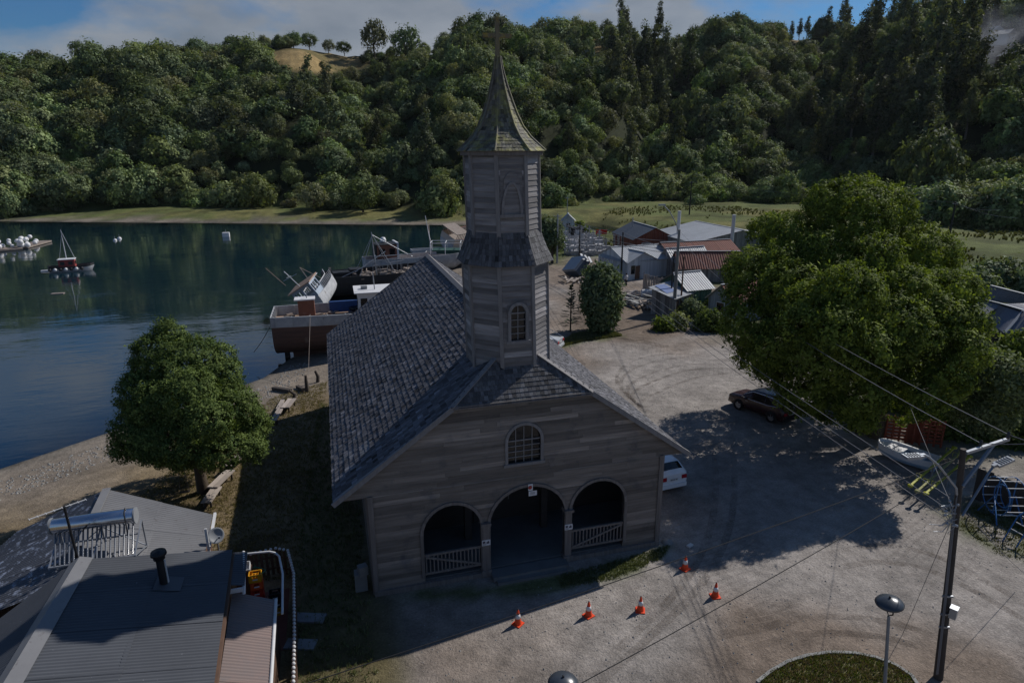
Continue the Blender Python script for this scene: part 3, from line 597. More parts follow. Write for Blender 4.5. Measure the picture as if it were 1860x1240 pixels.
while z < 7.95:
    dz = rr.uniform(.17, .225); z1 = min(z+dz, 7.98)
    if z < ZE-.04 < z1: z1 = ZE-.04
    # split the row where an opening ends inside it
    zm = (z+z1)/2; s0 = spans(z+.002, zm); s1 = spans(z1-.002, zm)
    for h in HOLES:
        if h[4] <= z < h[3] <= z1 or z < h[4] < z1: s0 = spans(z+.002, z+.002 if z < h[3] and h[4] <= z else z1-.002); s1 = spans(z1-.002, z+.002 if z < h[3] and h[4] <= z else z1-.002)
    for (a0, b0), (a1, b1) in zip(s0, s1):
        # butt joints
        lo, hi = max(a0, a1), min(b0, b1); cuts = []
        x = lo+rr.uniform(1.2, 4.2)
        while x < hi-.9: cuts.append(x); x += rr.uniform(1.8, 4.6)
        e0 = [a0]+cuts+[b0]; e1 = [a1]+cuts+[b1]
        for i in range(len(e0)-1):
            g = .004; t = max(-.75, min(1.1, rr.gauss(-.05, .22)+(.75 if rr.random() < .06 else 0))); yb = -.045-rr.uniform(0, .012)
            P = [(e0[i]+g, yb, z), (e0[i+1]-g, yb, z), (e1[i+1]-g, -.022, z1), (e1[i]+g, -.022, z1), (e0[i]+g, 0, z), (e0[i+1]-g, 0, z), (e1[i+1]-g, 0, z1), (e1[i]+g, 0, z1)]
            MB().add(P, [(0, 1, 2, 3), (7, 6, 5, 4), (0, 4, 5, 1), (1, 5, 6, 2), (2, 6, 7, 3), (3, 7, 4, 0)], t).build('plank', wood, wall)
    z = z1
# backing behind the planks, with the same openings
b = MB(); zs = sorted(set([0, ZE-.04, 7.9]+[h[3] for h in HOLES]+[h[4] for h in HOLES]+list(np.arange(2.4, 6.8, .12)))); 
for z, z1 in zip(zs, zs[1:]):
    zm = (z+z1)/2
    for (a0, b0), (a1, b1) in zip(spans(z+1e-4, zm), spans(z1-1e-4, zm)):
        b.add([(a0, .004, z), (b0, .004, z), (b1, .004, z1), (a1, .004, z1), (a0, .16, z), (b0, .16, z), (b1, .16, z1), (a1, .16, z1)], [(0, 1, 2, 3), (7, 6, 5, 4), (0, 4, 5, 1), (1, 5, 6, 2), (2, 6, 7, 3), (3, 7, 4, 0)])
b.build('wall_lining', darkin, wall)
def arch_trim(a, w, y, th, mats, name, par, zb=0, closed=False, n=14):
    x0, x1, zs, zc = a[0], a[1], a[2], a[3]; c = (x0+x1)/2; rx = (x1-x0)/2; rz = zc-zs; m = MB()
    pin = [(c-rx*math.cos(math.pi*i/n), zs+rz*math.sin(math.pi*i/n)) for i in range(n+1)]
    pout = [(c-(rx+w)*math.cos(math.pi*i/n), zs+(rz+w)*math.sin(math.pi*i/n)) for i in range(n+1)]
    for i in range(n):
        m.prism([pin[i], pout[i], pout[i+1], pin[i+1]], (1, 0, 0), (0, 0, 1), (0, 1, 0), (0, y, 0), -th, 0, rr.uniform(-.2, .3))
    for sx, x in ((-1, x0), (1, x1)): m.box((x+sx*w/2, y-th/2, (zs+zb)/2), (w, th, zs-zb), t=rr.uniform(-.2, .2))
    if closed: m.box((c, y-th*.7, zb-.06), (x1-x0+2*w+.12, th*1.6, .12))
    return m.build(name, mats, par)
for a in ARCH: arch_trim(a, .13, -.05, .06, woodv, 'arch_surround', church, a[4])
def window(par, W_, y, name, cols, rows, fr):
    f = arch_trim((W_[0], W_[1], W_[3], W_[4]), .12, y-.045, .05, fr, name, par, W_[2], True)
    x0, x1, z0, zs, zc = W_; c = (x0+x1)/2; rx = (x1-x0)/2
    # panes
    xs = [x0+(x1-x0)*i/cols for i in range(cols+1)]; zz = [z0+(zs-z0)*i/(rows-1) for i in range(rows)]+[zc]
    bars = MB()
    top = lambda x: zs+(zc-zs)*math.sqrt(max(0, 1-((x-c)/rx)**2))
    for i in range(cols):
        for j in range(rows):
            P = [(xs[i], zz[j]), (xs[i+1], zz[j])]
            if j < rows-1: P += [(xs[i+1], zz[j+1]), (xs[i], zz[j+1])]
            else: P += [(xs[i+1]+(xs[i]-xs[i+1])*k/4, max(zs+.001, top(xs[i+1]+(xs[i]-xs[i+1])*k/4))) for k in range(5)]
            MB().prism(P, (1, 0, 0), (0, 0, 1), (0, 1, 0), (0, y+.06, 0), 0, .012, rr.uniform(-.4, .8)).build('pane', glassd, f)
    for x in xs[1:-1]: bars.box((x, y+.04, (z0+top(x))/2), (.035, .03, top(x)-z0))
    for q in zz[1:-1]:
        w = rx if q <= zs else rx*math.sqrt(max(0, 1-((q-zs)/(zc-zs))**2)); bars.box((c, y+.036, q), (2*w, .03, .035 if q < zs-.01 else .055))
    bars.build('glazing_bar', fr, f); return f
window(church, WIN, 0, 'arched_window', 4, 5, framew)
# corner boards, sill beam, porch posts between the arches
for x, s in ((HL, 1), (HR, -1)): MB().box((x+s*.09, -.075, ZE/2), (.2, .06, ZE-.06)).box((x-s*.03, .06, ZE/2), (.05, .24, ZE-.06)).build('corner_board', woodv, church)
for a, b_ in ((HL, ARCH[1][0]-.15), (ARCH[1][1]+.15, HR)): MB().box(((a+b_)/2, -.03, .10), (b_-a, .26, .22)).build('sill_beam', woodv, church)
for x in (-1.66, 2.015): MB().box((x, .03, 1.3), (.30, .34, 2.5)).box((x, -.02, 2.52), (.42, .42, .12)).box((x, .03, .16), (.44, .46, .3)).build('porch_post', woodv, church)
for x0, x1, dg in ((-4.25, -1.84, 1), (2.2, 4.66, -1)):
    rl = MB().box(((x0+x1)/2, .02, 1.42), (x1-x0, .1, .09)).box(((x0+x1)/2, .02, .56), (x1-x0, .1, .1)).build('railing', woodv, church)
    bl = MB().box((0, 0, 0), (.055, .05, .84)).mesh('baluster', woodv); n = 15
    for i in range(n): link('baluster', bl, rl, (x0+(i+.5)*(x1-x0)/n, .02, .99))
    za, zb = (1.36, .62) if dg > 0 else (.62, 1.36)
    MB().bar((x0+.05, -.035, za), (x1-.05, -.035, zb), .09, .04, up=(0, 1, 0)).build('brace', woodv, rl)
# porch interior
MB().box((.15, 1.9, .12), (12.3, 3.6, .24)).build('porch_floor', slabm, church)
MB().box((.2, -.32, .11), (3.35, .62, .22)).box((.2, -.72, .05), (3.1, .3, .12)).build('step', slabm, church)
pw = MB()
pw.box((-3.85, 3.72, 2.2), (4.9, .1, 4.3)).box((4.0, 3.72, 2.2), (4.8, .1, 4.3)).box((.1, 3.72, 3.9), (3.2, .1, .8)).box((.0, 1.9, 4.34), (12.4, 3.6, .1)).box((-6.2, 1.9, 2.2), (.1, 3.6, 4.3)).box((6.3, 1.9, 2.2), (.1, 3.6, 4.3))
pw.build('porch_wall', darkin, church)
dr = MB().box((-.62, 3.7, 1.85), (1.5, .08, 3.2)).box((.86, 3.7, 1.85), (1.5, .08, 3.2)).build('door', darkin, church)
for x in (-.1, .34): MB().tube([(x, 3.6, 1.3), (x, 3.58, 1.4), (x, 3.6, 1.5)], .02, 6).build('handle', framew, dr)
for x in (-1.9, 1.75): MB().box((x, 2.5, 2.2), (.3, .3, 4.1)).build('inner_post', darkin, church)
# side and rear walls
for x, s in ((HL, -1), (HR, 1)):
    m = MB(); z = 0
    while z < ZE-.1:
        m.box((x+s*.03, LEN/2, z+.12), (.05+.0*z, LEN-.6, .235), t=rr.gauss(0, .3)); z += .24
    m.box((x-s*.08, LEN/2, ZE/2), (.14, LEN-.6, ZE)); m.build('side_wall', wood, church)
    for y in (7, 12.5, 18):
        f = MB().box((x+s*.08, y, 2.7), (.07, 1.1, 1.8)).build('side_window', framew, church)
        for dy in (-.25, .25):
            for dz_ in (-.4, .4): MB().box((x+s*.12, y+dy, 2.7+dz_), (.02, .44, .72)).build('pane', glassd, f)
m = MB().prism([(HL, 0), (HR, 0), (HR, ZE), (0, ZR-.1), (HL, ZE)], (1, 0, 0), (0, 0, 1), (0, 1, 0), (0, LEN-.4, 0), -.15, 0); m.build('rear_wall', wood, church)
# ---- roof: decks, then shingles laid in courses
roof = empty('roof', (0, 0, 0)); roof.parent = church
LS = math.hypot(HT_, ZR-ZE); NRM = {-1: Vector((-(ZR-ZE), 0, HT_)).normalized(), 1: Vector(((ZR-ZE), 0, HT_)).normalized()}
DN = {-1: Vector((-HT_, 0, -(ZR-ZE))).normalized(), 1: Vector((HT_, 0, -(ZR-ZE))).normalized()}
XJ = (ZR-ZJ)/SL; YA = 1.35   # hipped front: clipped corner and the point where it meets the ridge
def yfront(sl):
    "front edge of the main slope at distance sl below the ridge (the jerkin head cuts the top)"
    lj = XJ/HT_*LS
    return -OF if sl >= lj else -OF+(YA+OF)*(1-sl/lj)
dk = MB()
for s in (-1, 1):
    n = NRM[s]; P = [Vector((0, YA, ZR)), Vector((0, LEN+.15, ZR)), Vector((s*HT_, LEN+.15, ZE)), Vector((s*HT_, -OF, ZE)), Vector((s*XJ, -OF, ZJ))]
    dk.add([p-n*.005 for p in P]+[p-n*.10 for p in P], [(0, 1, 2, 3, 4), (9, 8, 7, 6, 5)]+[(i, (i+1) % 5, 5+(i+1) % 5, 5+i) for i in range(5)])
P = [Vector((-XJ, -OF, ZJ)), Vector((XJ, -OF, ZJ)), Vector((0, YA, ZR))]; nj = (P[1]-P[0]).cross(P[2]-P[0]).normalized()
dk.add([p-nj*.005 for p in P]+[p-nj*.08 for p in P], [(0, 1, 2), (5, 4, 3), (0, 1, 4, 3), (1, 2, 5, 4), (2, 0, 3, 5)])
dk.build('roof_deck', darkin, roof)
def shingle(o, ux, dn, n, w, L, t, lift=.028):
    "one shake: top edge on the deck, butt edge proud"
    a = o-ux*w/2; b_ = o+ux*w/2
    return [a+n*.004, b_+n*.004, b_+dn*L+n*lift, a+dn*L+n*lift, b_+dn*L+n*.002, a+dn*L+n*.002], [(0, 1, 2, 3), (3, 2, 4, 5), (0, 3, 5), (1, 4, 2)]
pieces = []   # (distance from the viewer, verts, faces, tint, side)
CR, SW = .262, .205
for s in (-1, 1):
    sl = .0; k = 0; uy = Vector((0, 1, 0))
    while sl < LS-.05:
        y0 = yfront(sl+.13); y = y0+(.0 if k % 2 else -SW*.08)+.02; L = CR+.07
        if sl+L > LS+.04: L = LS+.04-sl
        while y < LEN+.15:
            w = SW*rr.uniform(.82, 1.08); w = min(w, LEN+.16-y)
            if w < .05: break
            o = Vector((0, 0, ZR))+DN[s]*sl+uy*(y+w/2); t = max(-.8, min(1.3, rr.gauss(0, .33)+(.8 if rr.random() < .05 else 0)))
            vs, fs = shingle(o, uy, DN[s], NRM[s], w*.93, L*rr.uniform(.93, 1.03), t, rr.uniform(.018, .042))
            pieces.append(((o-Vector(CAM)).length if s < 0 else 99, vs, fs, t, s)); y += w
        sl += CR; k += 1
pieces.sort(key=lambda p: p[0]); m = {-1: MB(), 1: MB()}
for i, (d, vs, fs, t, s) in enumerate(pieces):
    if i < 180: MB().add(vs, fs, t).build('shingle', shin, roof)
    else: m[s].add(vs, fs, t)
for s in (-1, 1): m[s].build('shingle_courses', shin, roof, kind='stuff')
ux = Vector((1, 0, 0)); dj = Vector((0, -(YA+OF), -(ZR-ZJ))).normalized(); LJ = math.hypot(YA+OF, ZR-ZJ); sl = 0; mj = MB(); cnt = 0
while sl < LJ-.04:
    hw_ = XJ*(min(LJ, sl+.14)/LJ); x = -hw_; L = min(.25, LJ+.03-sl)
    while x < hw_-.03:
        w = min(rr.uniform(.14, .19), hw_-x); o = Vector((x+w/2, YA, ZR))+dj*sl; t = max(-.8, min(1., rr.gauss(0, .33)))
        vs, fs = shingle(o, ux, dj, -nj if nj.z < 0 else nj, w*.94, L+.05, t, .03)
        if sl > LJ-.5 and cnt < 70: MB().add(vs, fs, t).build('shingle', shinl, roof); cnt += 1
        else: mj.add(vs, fs, t)
        x += w
    sl += .2
mj.build('hip_shingle_courses', shinl, roof, kind='stuff')
# barge boards, hip caps, ridge cap
for s in (-1, 1):
    MB().bar((s*XJ, -OF-.03, ZJ-.06), (s*(HT_+.04), -OF-.03, ZE-.09), .05, .2, up=(0, 0, 1)).build('barge_board', framew, roof)
    MB().bar((s*XJ*.97, -OF+.05, ZJ+.03), (s*(HT_+.02), -OF+.05, ZE+.03), .22, .035, up=NRM[s]).build('verge_cap', framew, roof)
    MB().bar((s*XJ, -OF+.02, ZJ+.02), (s*.02, YA, ZR+.03), .2, .04, up=(NRM[s]+Vector((0, -.6, .5)))).build('hip_cap', framew, roof)
    MB().bar((s*HT_, LEN+.17, ZE-.06), (0, LEN+.17, ZR-.06), .05, .18).build('barge_board', woodv, roof)
    MB().bar((s*.1, YA+.1, ZR+.0), (s*.1, LEN+.18, ZR+.0), .24, .03, up=NRM[s]).build('ridge_cap', framew, roof)
    MB().box((s*(HT_-.62 if s > 0 else HT_-.62), LEN/2, ZE-.07), (1.2, LEN, .05)).build('soffit', woodv, roof)
MB().bar((-XJ, -OF-.02, ZJ-.05), (XJ, -OF-.02, ZJ-.05), .05, .14).build('barge_board', woodv, roof)
# ---- tower
TY = 2.234; TX = -.345
def tx(z): return TX*(z-9)/13
T8 = math.tan(math.pi/8)
tower = empty('tower', (0, 0, 0)); tower.parent = church
def octo(a, z, rot=0.):
    k = a/math.cos(math.pi/8); return [Vector((tx(z)+k*math.cos(math.pi/8+i*math.pi/4), TY+k*math.sin(math.pi/8+i*math.pi/4), z)) for i in range(8)]
# face i runs from corner i to i+1; normals: 0 NE,1 N,2 NW,3 W,4 SW,5 S,6 SE,7 E
def octo_shell(name, prof, mt, par, caps=True):
    m = MB(); R8 = [octo(a, z) for a, z in prof]; V = [v for r in R8 for v in r]
    F = [(i*8+k, i*8+(k+1) % 8, (i+1)*8+(k+1) % 8, (i+1)*8+k) for i in range(len(prof)-1) for k in range(8)]
    m.add(V, F)
    if caps: m.add(R8[0], [tuple(range(8))[::-1]]); m.add(R8[-1], [tuple(range(8))])
    return m.build(name, mt, par)
tiers = [(1.594, 8.6, 13.2, .21), (1.339, 14.2, 17.45, .21)]
TW = [(-.30, .31, 10.15, 11.25, 11.58), (-.325, .325, 15.05, 16.15, 16.62)]
for ti, (ap, z0, z1, st) in enumerate(tiers):
    octo_shell('tower_core', [(ap-.05, z0), (ap-.05, z1)], darkin, tower)
    for fi in range(8):
        z = z0; vis = fi in (3, 4, 5, 6, 7); mj = MB()
        while z < z1-.02:
            zt = min(z+st*rr.uniform(.92, 1.08), z1); a0 = octo(ap, z); a1 = octo(ap, zt); n = Vector((math.cos((fi+1)*math.pi/4), math.sin((fi+1)*math.pi/4), 0))
            p, q, p1, q1 = a0[fi], a0[(fi+1) % 8], a1[fi], a1[(fi+1) % 8]; t = max(-.7, min(1.1, rr.gauss(0, .26)+(.9 if rr.random() < .08 else 0)))
            segs = [(0., 1.)]
            if fi == 5:
                wd = TW[ti]; L = (q-p).length
                if zt > wd[2]-.05 and z < wd[4]+.08:
                    mid = ((p+q)/2).x; xa, xb = tx((z+zt)/2)+wd[0]-.1, tx((z+zt)/2)+wd[1]+.1; ka, kb = (xa-p.x)/(q.x-p.x), (xb-p.x)/(q.x-p.x); segs = [(0, min(ka, kb)), (max(ka, kb), 1)]
            for ka, kb in segs:
                A, B, B1, A1 = p.lerp(q, ka), p.lerp(q, kb), p1.lerp(q1, kb), p1.lerp(q1, ka)
                vs = [A+n*.035, B+n*.035, B1+n*.006, A1+n*.006, A-n*.02, B-n*.02, B1-n*.02, A1-n*.02]; fs = [(0, 1, 2, 3), (0, 4, 5, 1), (1, 5, 6, 2), (2, 6, 7, 3), (3, 7, 4, 0)]
                if vis and fi != 3: MB().add(vs, fs, t).build('clapboard', woodt, tower)
                else: mj.add(vs, fs, t)
            z = zt
        if mj.v: mj.build('clapboard_face', woodt, tower)
        c0, c1 = octo(ap+.02, z0)[fi], octo(ap+.02, z1)[fi]; MB().bar(c0, c1, .15, .09, up=(Vector((tx(z0), TY, z0))-c0)).build('corner_post', framew, tower)
    wd = TW[ti]; MB().box((tx((wd[2]+wd[4])/2)+(wd[0]+wd[1])/2, TY-ap+.0, (wd[2]+wd[4])/2+.04), (wd[1]-wd[0]+.36, .03, wd[4]-wd[2]+.75)).build('window_panel', woodt, tower)
    dx, dy = tx((wd[2]+wd[4])/2), TY-ap-.02; wd = (wd[0]+dx, wd[1]+dx)+wd[2:]
    if ti == 0: window(church, wd, dy-.08, 'tower_window', 2, 5, framew)
    else:
        ff = arch_trim(wd, .10, dy-.02, .05, framew, 'blind_window', church, wd[2], True)
        for i, (za, zb) in enumerate(((15.05, 15.42), (15.42, 15.8), (15.8, 16.15))): MB().box((dx, dy-.012, (za+zb)/2), (.65, .03, zb-za-.012), t=rr.gauss(0, .06)).build('blind_board', woodt, ff)
        MB().prism([(.325*math.cos(math.pi*k/10), 16.156+.46*math.sin(math.pi*k/10)) for k in range(11)], (1, 0, 0), (0, 0, 1), (0, 1, 0), (dx, dy, 0), -.027, .003).build('blind_board', woodt, ff)
def oct_shingles(prof, mt, par, cw, ch):
    "shingles on the faces of an eight-sided roof given as (apothem, z) from the top down"
    m = MB()
    for (a0, z0), (a1, z1) in zip(prof, prof[1:]):
        A, B = octo(a0, z0), octo(a1, z1); sl = math.hypot(a1-a0, z1-z0); nr = max(1, round(sl/ch))
        for fi in range(8):
            p0, q0, p1, q1 = A[fi], A[(fi+1) % 8], B[fi], B[(fi+1) % 8]; n = (q1-p1).cross(p0-p1); n = n.normalized()
            if n.dot(Vector((math.cos((fi+1)*math.pi/4), math.sin((fi+1)*math.pi/4), .1))) < 0: n = -n
            for r in range(nr):
                e0, e1 = p0.lerp(p1, r/nr), q0.lerp(q1, r/nr); g0, g1 = p0.lerp(p1, (r+1.12)/nr), q0.lerp(q1, (r+1.12)/nr); k = max(1, round((g1-g0).length/cw))
                for i in range(k):
                    u0, u1 = (i+.03)/k, (i+.97)/k; li = rr.uniform(.010, .026)
                    m.add([e0.lerp(e1, u0)+n*.003, e0.lerp(e1, u1)+n*.003, g0.lerp(g1, u1)+n*li, g0.lerp(g1, u0)+n*li, g0.lerp(g1, u1), g0.lerp(g1, u0)], [(0, 1, 2, 3), (3, 2, 4, 5), (0, 3, 5), (1, 4, 2)], max(-.8, min(1, rr.gauss(0, .32))))
    return m.build('shingle_courses', mt, par, kind='stuff')
sk = octo_shell('skirt_roof', [(1.76, 13.10), (1.77, 13.13), (1.50, 13.75), (1.32, 14.32)], darkin, tower); oct_shingles([(1.36, 14.34), (1.56, 13.75), (1.82, 13.14)], shinl, sk, .15, .22)
octo_shell('cornice', [(1.42, 17.2), (1.5, 17.2), (1.5, 17.42), (1.42, 17.42)], woodv, tower)
SP = [(.085, 20.75), (.14, 20.3), (.27, 19.75), (.43, 19.2), (.60, 18.7), (.80, 18.25), (1.08, 17.85), (1.58, 17.36)]
spire = octo_shell('spire', [(1.5, 17.34), (1.55, 17.36)]+[(a-.02, z) for a, z in SP[::-1][1:]], darkin, tower); oct_shingles(SP, shinm, spire, .13, .17)
for fi in range(8):
    MB().tube([octo(a+.02, z)[fi] for a, z in SP], [.03, .04, .045, .05, .05, .05, .05, .05], 5).build('hip_roll', shinm, spire)
zc0, zc1, za = 20.6, 22.0, 21.45
cr = MB().box((tx(21.3), TY, (zc0+zc1)/2), (.15, .15, zc1-zc0)).box((tx(zc1), TY, zc1+.03), (.19, .19, .07)); cr.box((tx(za)-.31, TY, za), (.47, .13, .14)).box((tx(za)+.31, TY, za), (.47, .13, .14)); cr.build('cross', lichen, tower)
# notices on the posts and over the middle arch
def sign(c, w, h, rz, label, kind):
    o = empty('notice', c, label, 'sign', 'white notices on the church front'); MB().box((0, 0, 0), (w, .012, h)).build('board', signw, o)
    k = MB()
    if kind == 'p':
        k.box((-w*.26, -.008, h*.12), (w*.30, .003, h*.36)).box((w*.2, -.008, -h*.02), (w*.34, .003, h*.3)).box((w*.25, -.008, h*.2), (w*.14, .003, h*.16))
        for i in range(3): k.box((-w*.2, -.008, -h*(.16+.1*i)), (w*.42, .003, h*.035))
    else:
        for i in range(3): k.box((0, -.008, h*(.25-.2*i)), (w*.6, .003, h*.06))
    k.build('print', ink, o)
    if kind == 'r': MB().lathe([(.0, 0), (h*.28, 0), (h*.28, .004), (0, .004)], n=14).build('emblem', red, o).matrix_local = Matrix.Translation((-w*.1, -.012, 0)) @ Matrix.Rotation(math.pi/2, 4, 'X')
    return o
sign((-1.66, -.155, 1.66), .36, .26, 0, 'small white notice on the porch post left of the middle arch', 'p'); sign((2.015, -.155, 1.75), .36, .26, 0, 'small white notice on the porch post right of the middle arch', 'p')
sign((.28, -.135, 3.93), .2, .3, 0, 'small upright notice hung at the top of the middle arch', 'r'); sign((.38, -.135, 3.64), .36, .22, 0, 'wide white notice hung lowest in the middle arch', 'n')
# ------------------------------------------------------------------ house in the lower left corner
iron = mat('corrugated_iron', (.078, .084, .096), col2=(.05, .054, .062), rough=.55, spec=.35, nscale=(.6, .6, .6), nmix=.6, tint=.35, obj=.18, stains=(9., (.38, .39, .42), .68, .76))
ironp = mat('pale_iron', (.19, .19, .195), col2=(.13, .13, .135), rough=.5, nscale=(.8, .8, .8), nmix=.5, tint=.4, stains=(5, (.11, .10, .10), .6, .72))
ironl = mat('lichened_iron', (.10, .105, .12), col2=(.065, .067, .075), rough=.7, nscale=(.8, .8, .8), tint=.3, stains=(3.2, (.42, .45, .52), .53, .66))
ironr = mat('reddish_sheet', (.25, .175, .15), col2=(.17, .15, .145), rough=.6, nscale=(.5, .5, .5), nmix=.8, tint=.3, stains=(1.3, (.15, .145, .15), .55, .75))
white = mat('white_paint', (.60, .60, .60), col2=(.42, .41, .40), rough=.55, nscale=(2, 2, 2), nmix=.5, tint=.3)
steel = mat('stainless_steel', (.62, .64, .68), rough=.22, metal=1., nmix=.15, tint=.1)
black = mat('black_iron', (.018, .018, .02), rough=.5, nmix=.4)
grey = mat('grey_paint', (.24, .25, .26), rough=.5, nmix=.3)
galv = mat('galvanised_steel', (.36, .38, .41), rough=.42, metal=.6, nmix=.4)
brownw = mat('brown_boards', (.13, .075, .05), col2=(.06, .04, .03), nscale=(2, 2, 7), tint=.5)
redp = mat('red_plastic', (.55, .035, .025), rough=.4, nmix=.2, tint=.2); yelp = mat('yellow_plastic', (.72, .34, .02), rough=.4, nmix=.2, tint=.2); orgp = mat('orange_plastic', (.70, .10, .03), rough=.4, nmix=.2, tint=.2)
def sheet(A, B, C, D, pitch, amp, mt, name, par, rows=2, t=0., lift=0., thick=.0):
    "corrugated quad: A-B along the ridge, D-C along the eave, waves run from ridge to eave"
    A, B, C, D = map(Vector, (A, B, C, D)); n = (B-A).cross(D-A).normalized(); n = n if n.z > 0 else -n; L = max((B-A).length, (C-D).length); k = max(2, int(L/pitch)); m = k*5
    V = []; 
    for j in range(rows):
        v = j/(rows-1)
        for i in range(m+1): u = i/m; V.append(A.lerp(B, u).lerp(D.lerp(C, u), v)+n*(amp*math.sin(2*math.pi*i/5)+lift*(1 if j else .2)))
    F = [(j*(m+1)+i, j*(m+1)+i+1, (j+1)*(m+1)+i+1, (j+1)*(m+1)+i) for j in range(rows-1) for i in range(m)]
    o = link(name, MB().add(V, F, t, 0, True).mesh(name, mt), par); return o
def sheets(A, B, C, D, nu, nv, pitch, amp, mt, par, name='roof_sheet', jit=.25, seed=1):
    A, B, C, D = map(Vector, (A, B, C, D)); r = random.Random(seed)
    P = lambda u, v: A.lerp(B, u).lerp(D.lerp(C, u), v)
    for i in range(nu):
        for j in range(nv):
            u0, u1 = i/nu, min(1, (i+1.04)/nu); v0, v1 = j/nv, min(1, (j+1.05)/nv); sheet(P(u0, v0), P(u1, v0), P(u1, v1), P(u0, v1), pitch, amp, mt, name, par, 2, r.uniform(-jit, jit), .012+.006*i % .012)
house = empty('corrugated_roof_house', (-14, -3, 0), 'house in the lower left corner with dark corrugated iron roofs and a flue', 'house')
house_m = Matrix.Translation((14, 3, 0))
def H(o):  # parts given in world coordinates
    o.parent = house; o.matrix_parent_inverse = Matrix.Translation((14, 3, 0)); return o
RA, RB, EB, EA = (-15.9, -1.1, 4.3), (-15.95, -10, 4.3), (-10.9, -10, 3.2), (-11.35, -.2, 3.2)
rf = H(link('roof', MB().add([(-15.9, -1.1, 4.24), (-15.9, -10, 4.24), (-11, -10, 3.12), (-11.4, -.25, 3.12)], [(0, 1, 2, 3)]).mesh('roof', black)))
sheets(RA, RB, EB, EA, 5, 2, 0.125, .024, iron, rf, seed=3)
sheets((-11.33, -.22, 3.1), (-11.25, -2.2, 3.1), (-10.75, -2.2, 2.98), (-10.85, -.15, 2.98), 1, 1, 0.125, .024, iron, rf)
sheets((-15.9, -1.1, 4.3), (-15.95, -10, 4.3), (-20.2, -10, 2.2), (-19.4, -2.9, 2.5), 4, 1, 0.125, .024, iron, rf, seed=5)
MB().add([(-15.9, -1.0, 4.36), (-15.95, -10, 4.36), (-15.5, -10, 4.27), (-15.5, -1.05, 4.27), (-16.25, -10, 4.18), (-16.2, -1.1, 4.18)], [(0, 1, 2, 3), (1, 0, 5, 4)]).build('ridge_cap', ironp, rf)
MB().bar((-11.32, -.3, 3.06), (-10.88, -10, 3.06), .1, .14).build('fascia', brownw, rf)
rr2 = H(link('rear_roof', MB().add([(-16.72, 4.7, 3.84), (-16.3, -1, 3.84), (-12.5, .3, 2.72), (-12.62, 3.3, 2.72)], [(0, 1, 2, 3)]).mesh('rear_roof', black)))
sheets((-16.72, 4.74, 3.9), (-16.3, -.6, 3.9), (-12.42, .1, 2.8), (-12.58, 3.35, 2.8), 2, 2, .15, .022, ironp, rr2, seed=7)
sheets((-16.72, 4.74, 3.9), (-16.3, -1.9, 3.9), (-22.4, -1.2, 1.75), (-20.6, 5.6, 2.05), 3, 1, .15, .022, ironl, rr2, seed=8)
MB().bar((-16.72, 4.76, 3.94), (-16.4, .4, 3.94), .3, .04).build('ridge_cap', ironp, rr2)
MB().bar((-12.5, 3.45, 2.8), (-12.36, .9, 2.78), .1, .1).build('gutter', white, rr2)
w = MB().prism([(-15.9+4.4, 0), (-11.5, 3.0), (-15.9, 4.15), (-19.2, 2.5), (-19.2, 0)], (1, 0, 0), (0, 0, 1), (0, 1, 0), (0, 0, -.4), -9.8, -.9); w.prism([(-12.8, 0), (-12.8, 2.7), (-16.6, 3.75), (-20, 2.2), (-20, 0)], (1, 0, 0), (0, 0, 1), (0, 1, 0), (0, 0, -.6), -.89, 3.4)
H(w.build('wall', brownw))
lt = H(link('lean_to_roof', MB().add([(-11.2, -1.8, 2.42), (-11, -10, 2.42), (-9.7, -10, 2.12), (-9.85, -2.2, 2.12)], [(0, 1, 2, 3)]).mesh('lean_to_roof', black)))
sheets((-11.25, -1.75, 2.5), (-11.0, -10, 2.5), (-9.7, -10, 2.2), (-9.86, -2.2, 2.2), 4, 1, .13, .013, ironr, lt, seed=9)
MB().tube([(-9.80, -2.2, 2.2), (-9.62, -10, 2.2)], .06, 8).build('gutter', white, lt); H(MB().box((-10.42, -6.2, 1.0), (1.15, 7.8, 2.1)).build('lean_to_wall', brownw))
H(MB().tube([(-11.0, -.1, 2.98), (-10.78, -2.2, 2.9), (-10.8, -2.25, 2.7)], .06, 8).box((-11.05, -2.28, 2.9), (.5, .05, .16)).build('gutter_pipe', white))
H(MB().tube([(-11.1, .75, 2.35), (-10.2, .6, 2.38), (-9.98, .5, 2.35), (-9.82, .3, 2.3), (-9.64, -.8, 2.25), (-9.56, -2.9, 2.1)], .042, 8).build('frame_pipe', white))
fl = H(MB().cyl((-13.15, -2.35, 3.5), (-13.15, -2.35, 4.75), .12, 14).build('flue', black)); MB().lathe([(.0, .16), (.23, .12), (.25, .02), (.18, 0), (.18, -.14), (.13, -.16)], (-13.15, -2.35, 4.78)).build('flue_cowl', black, fl)
MB().box((-13.02, -2.30, 4.1), (.03, .09, .85)).build('bracket', white, fl)
H(MB().add([(-13.4, -2.75, 3.77), (-12.6, -2.75, 3.575), (-12.6, -2.0, 3.575), (-13.4, -2.0, 3.77)], [(0, 1, 2, 3)]).build('flashing', iron))
H(MB().box((-12.35, .75, 3.2), (.09, .05, 1.0)).build('upright_board', white))
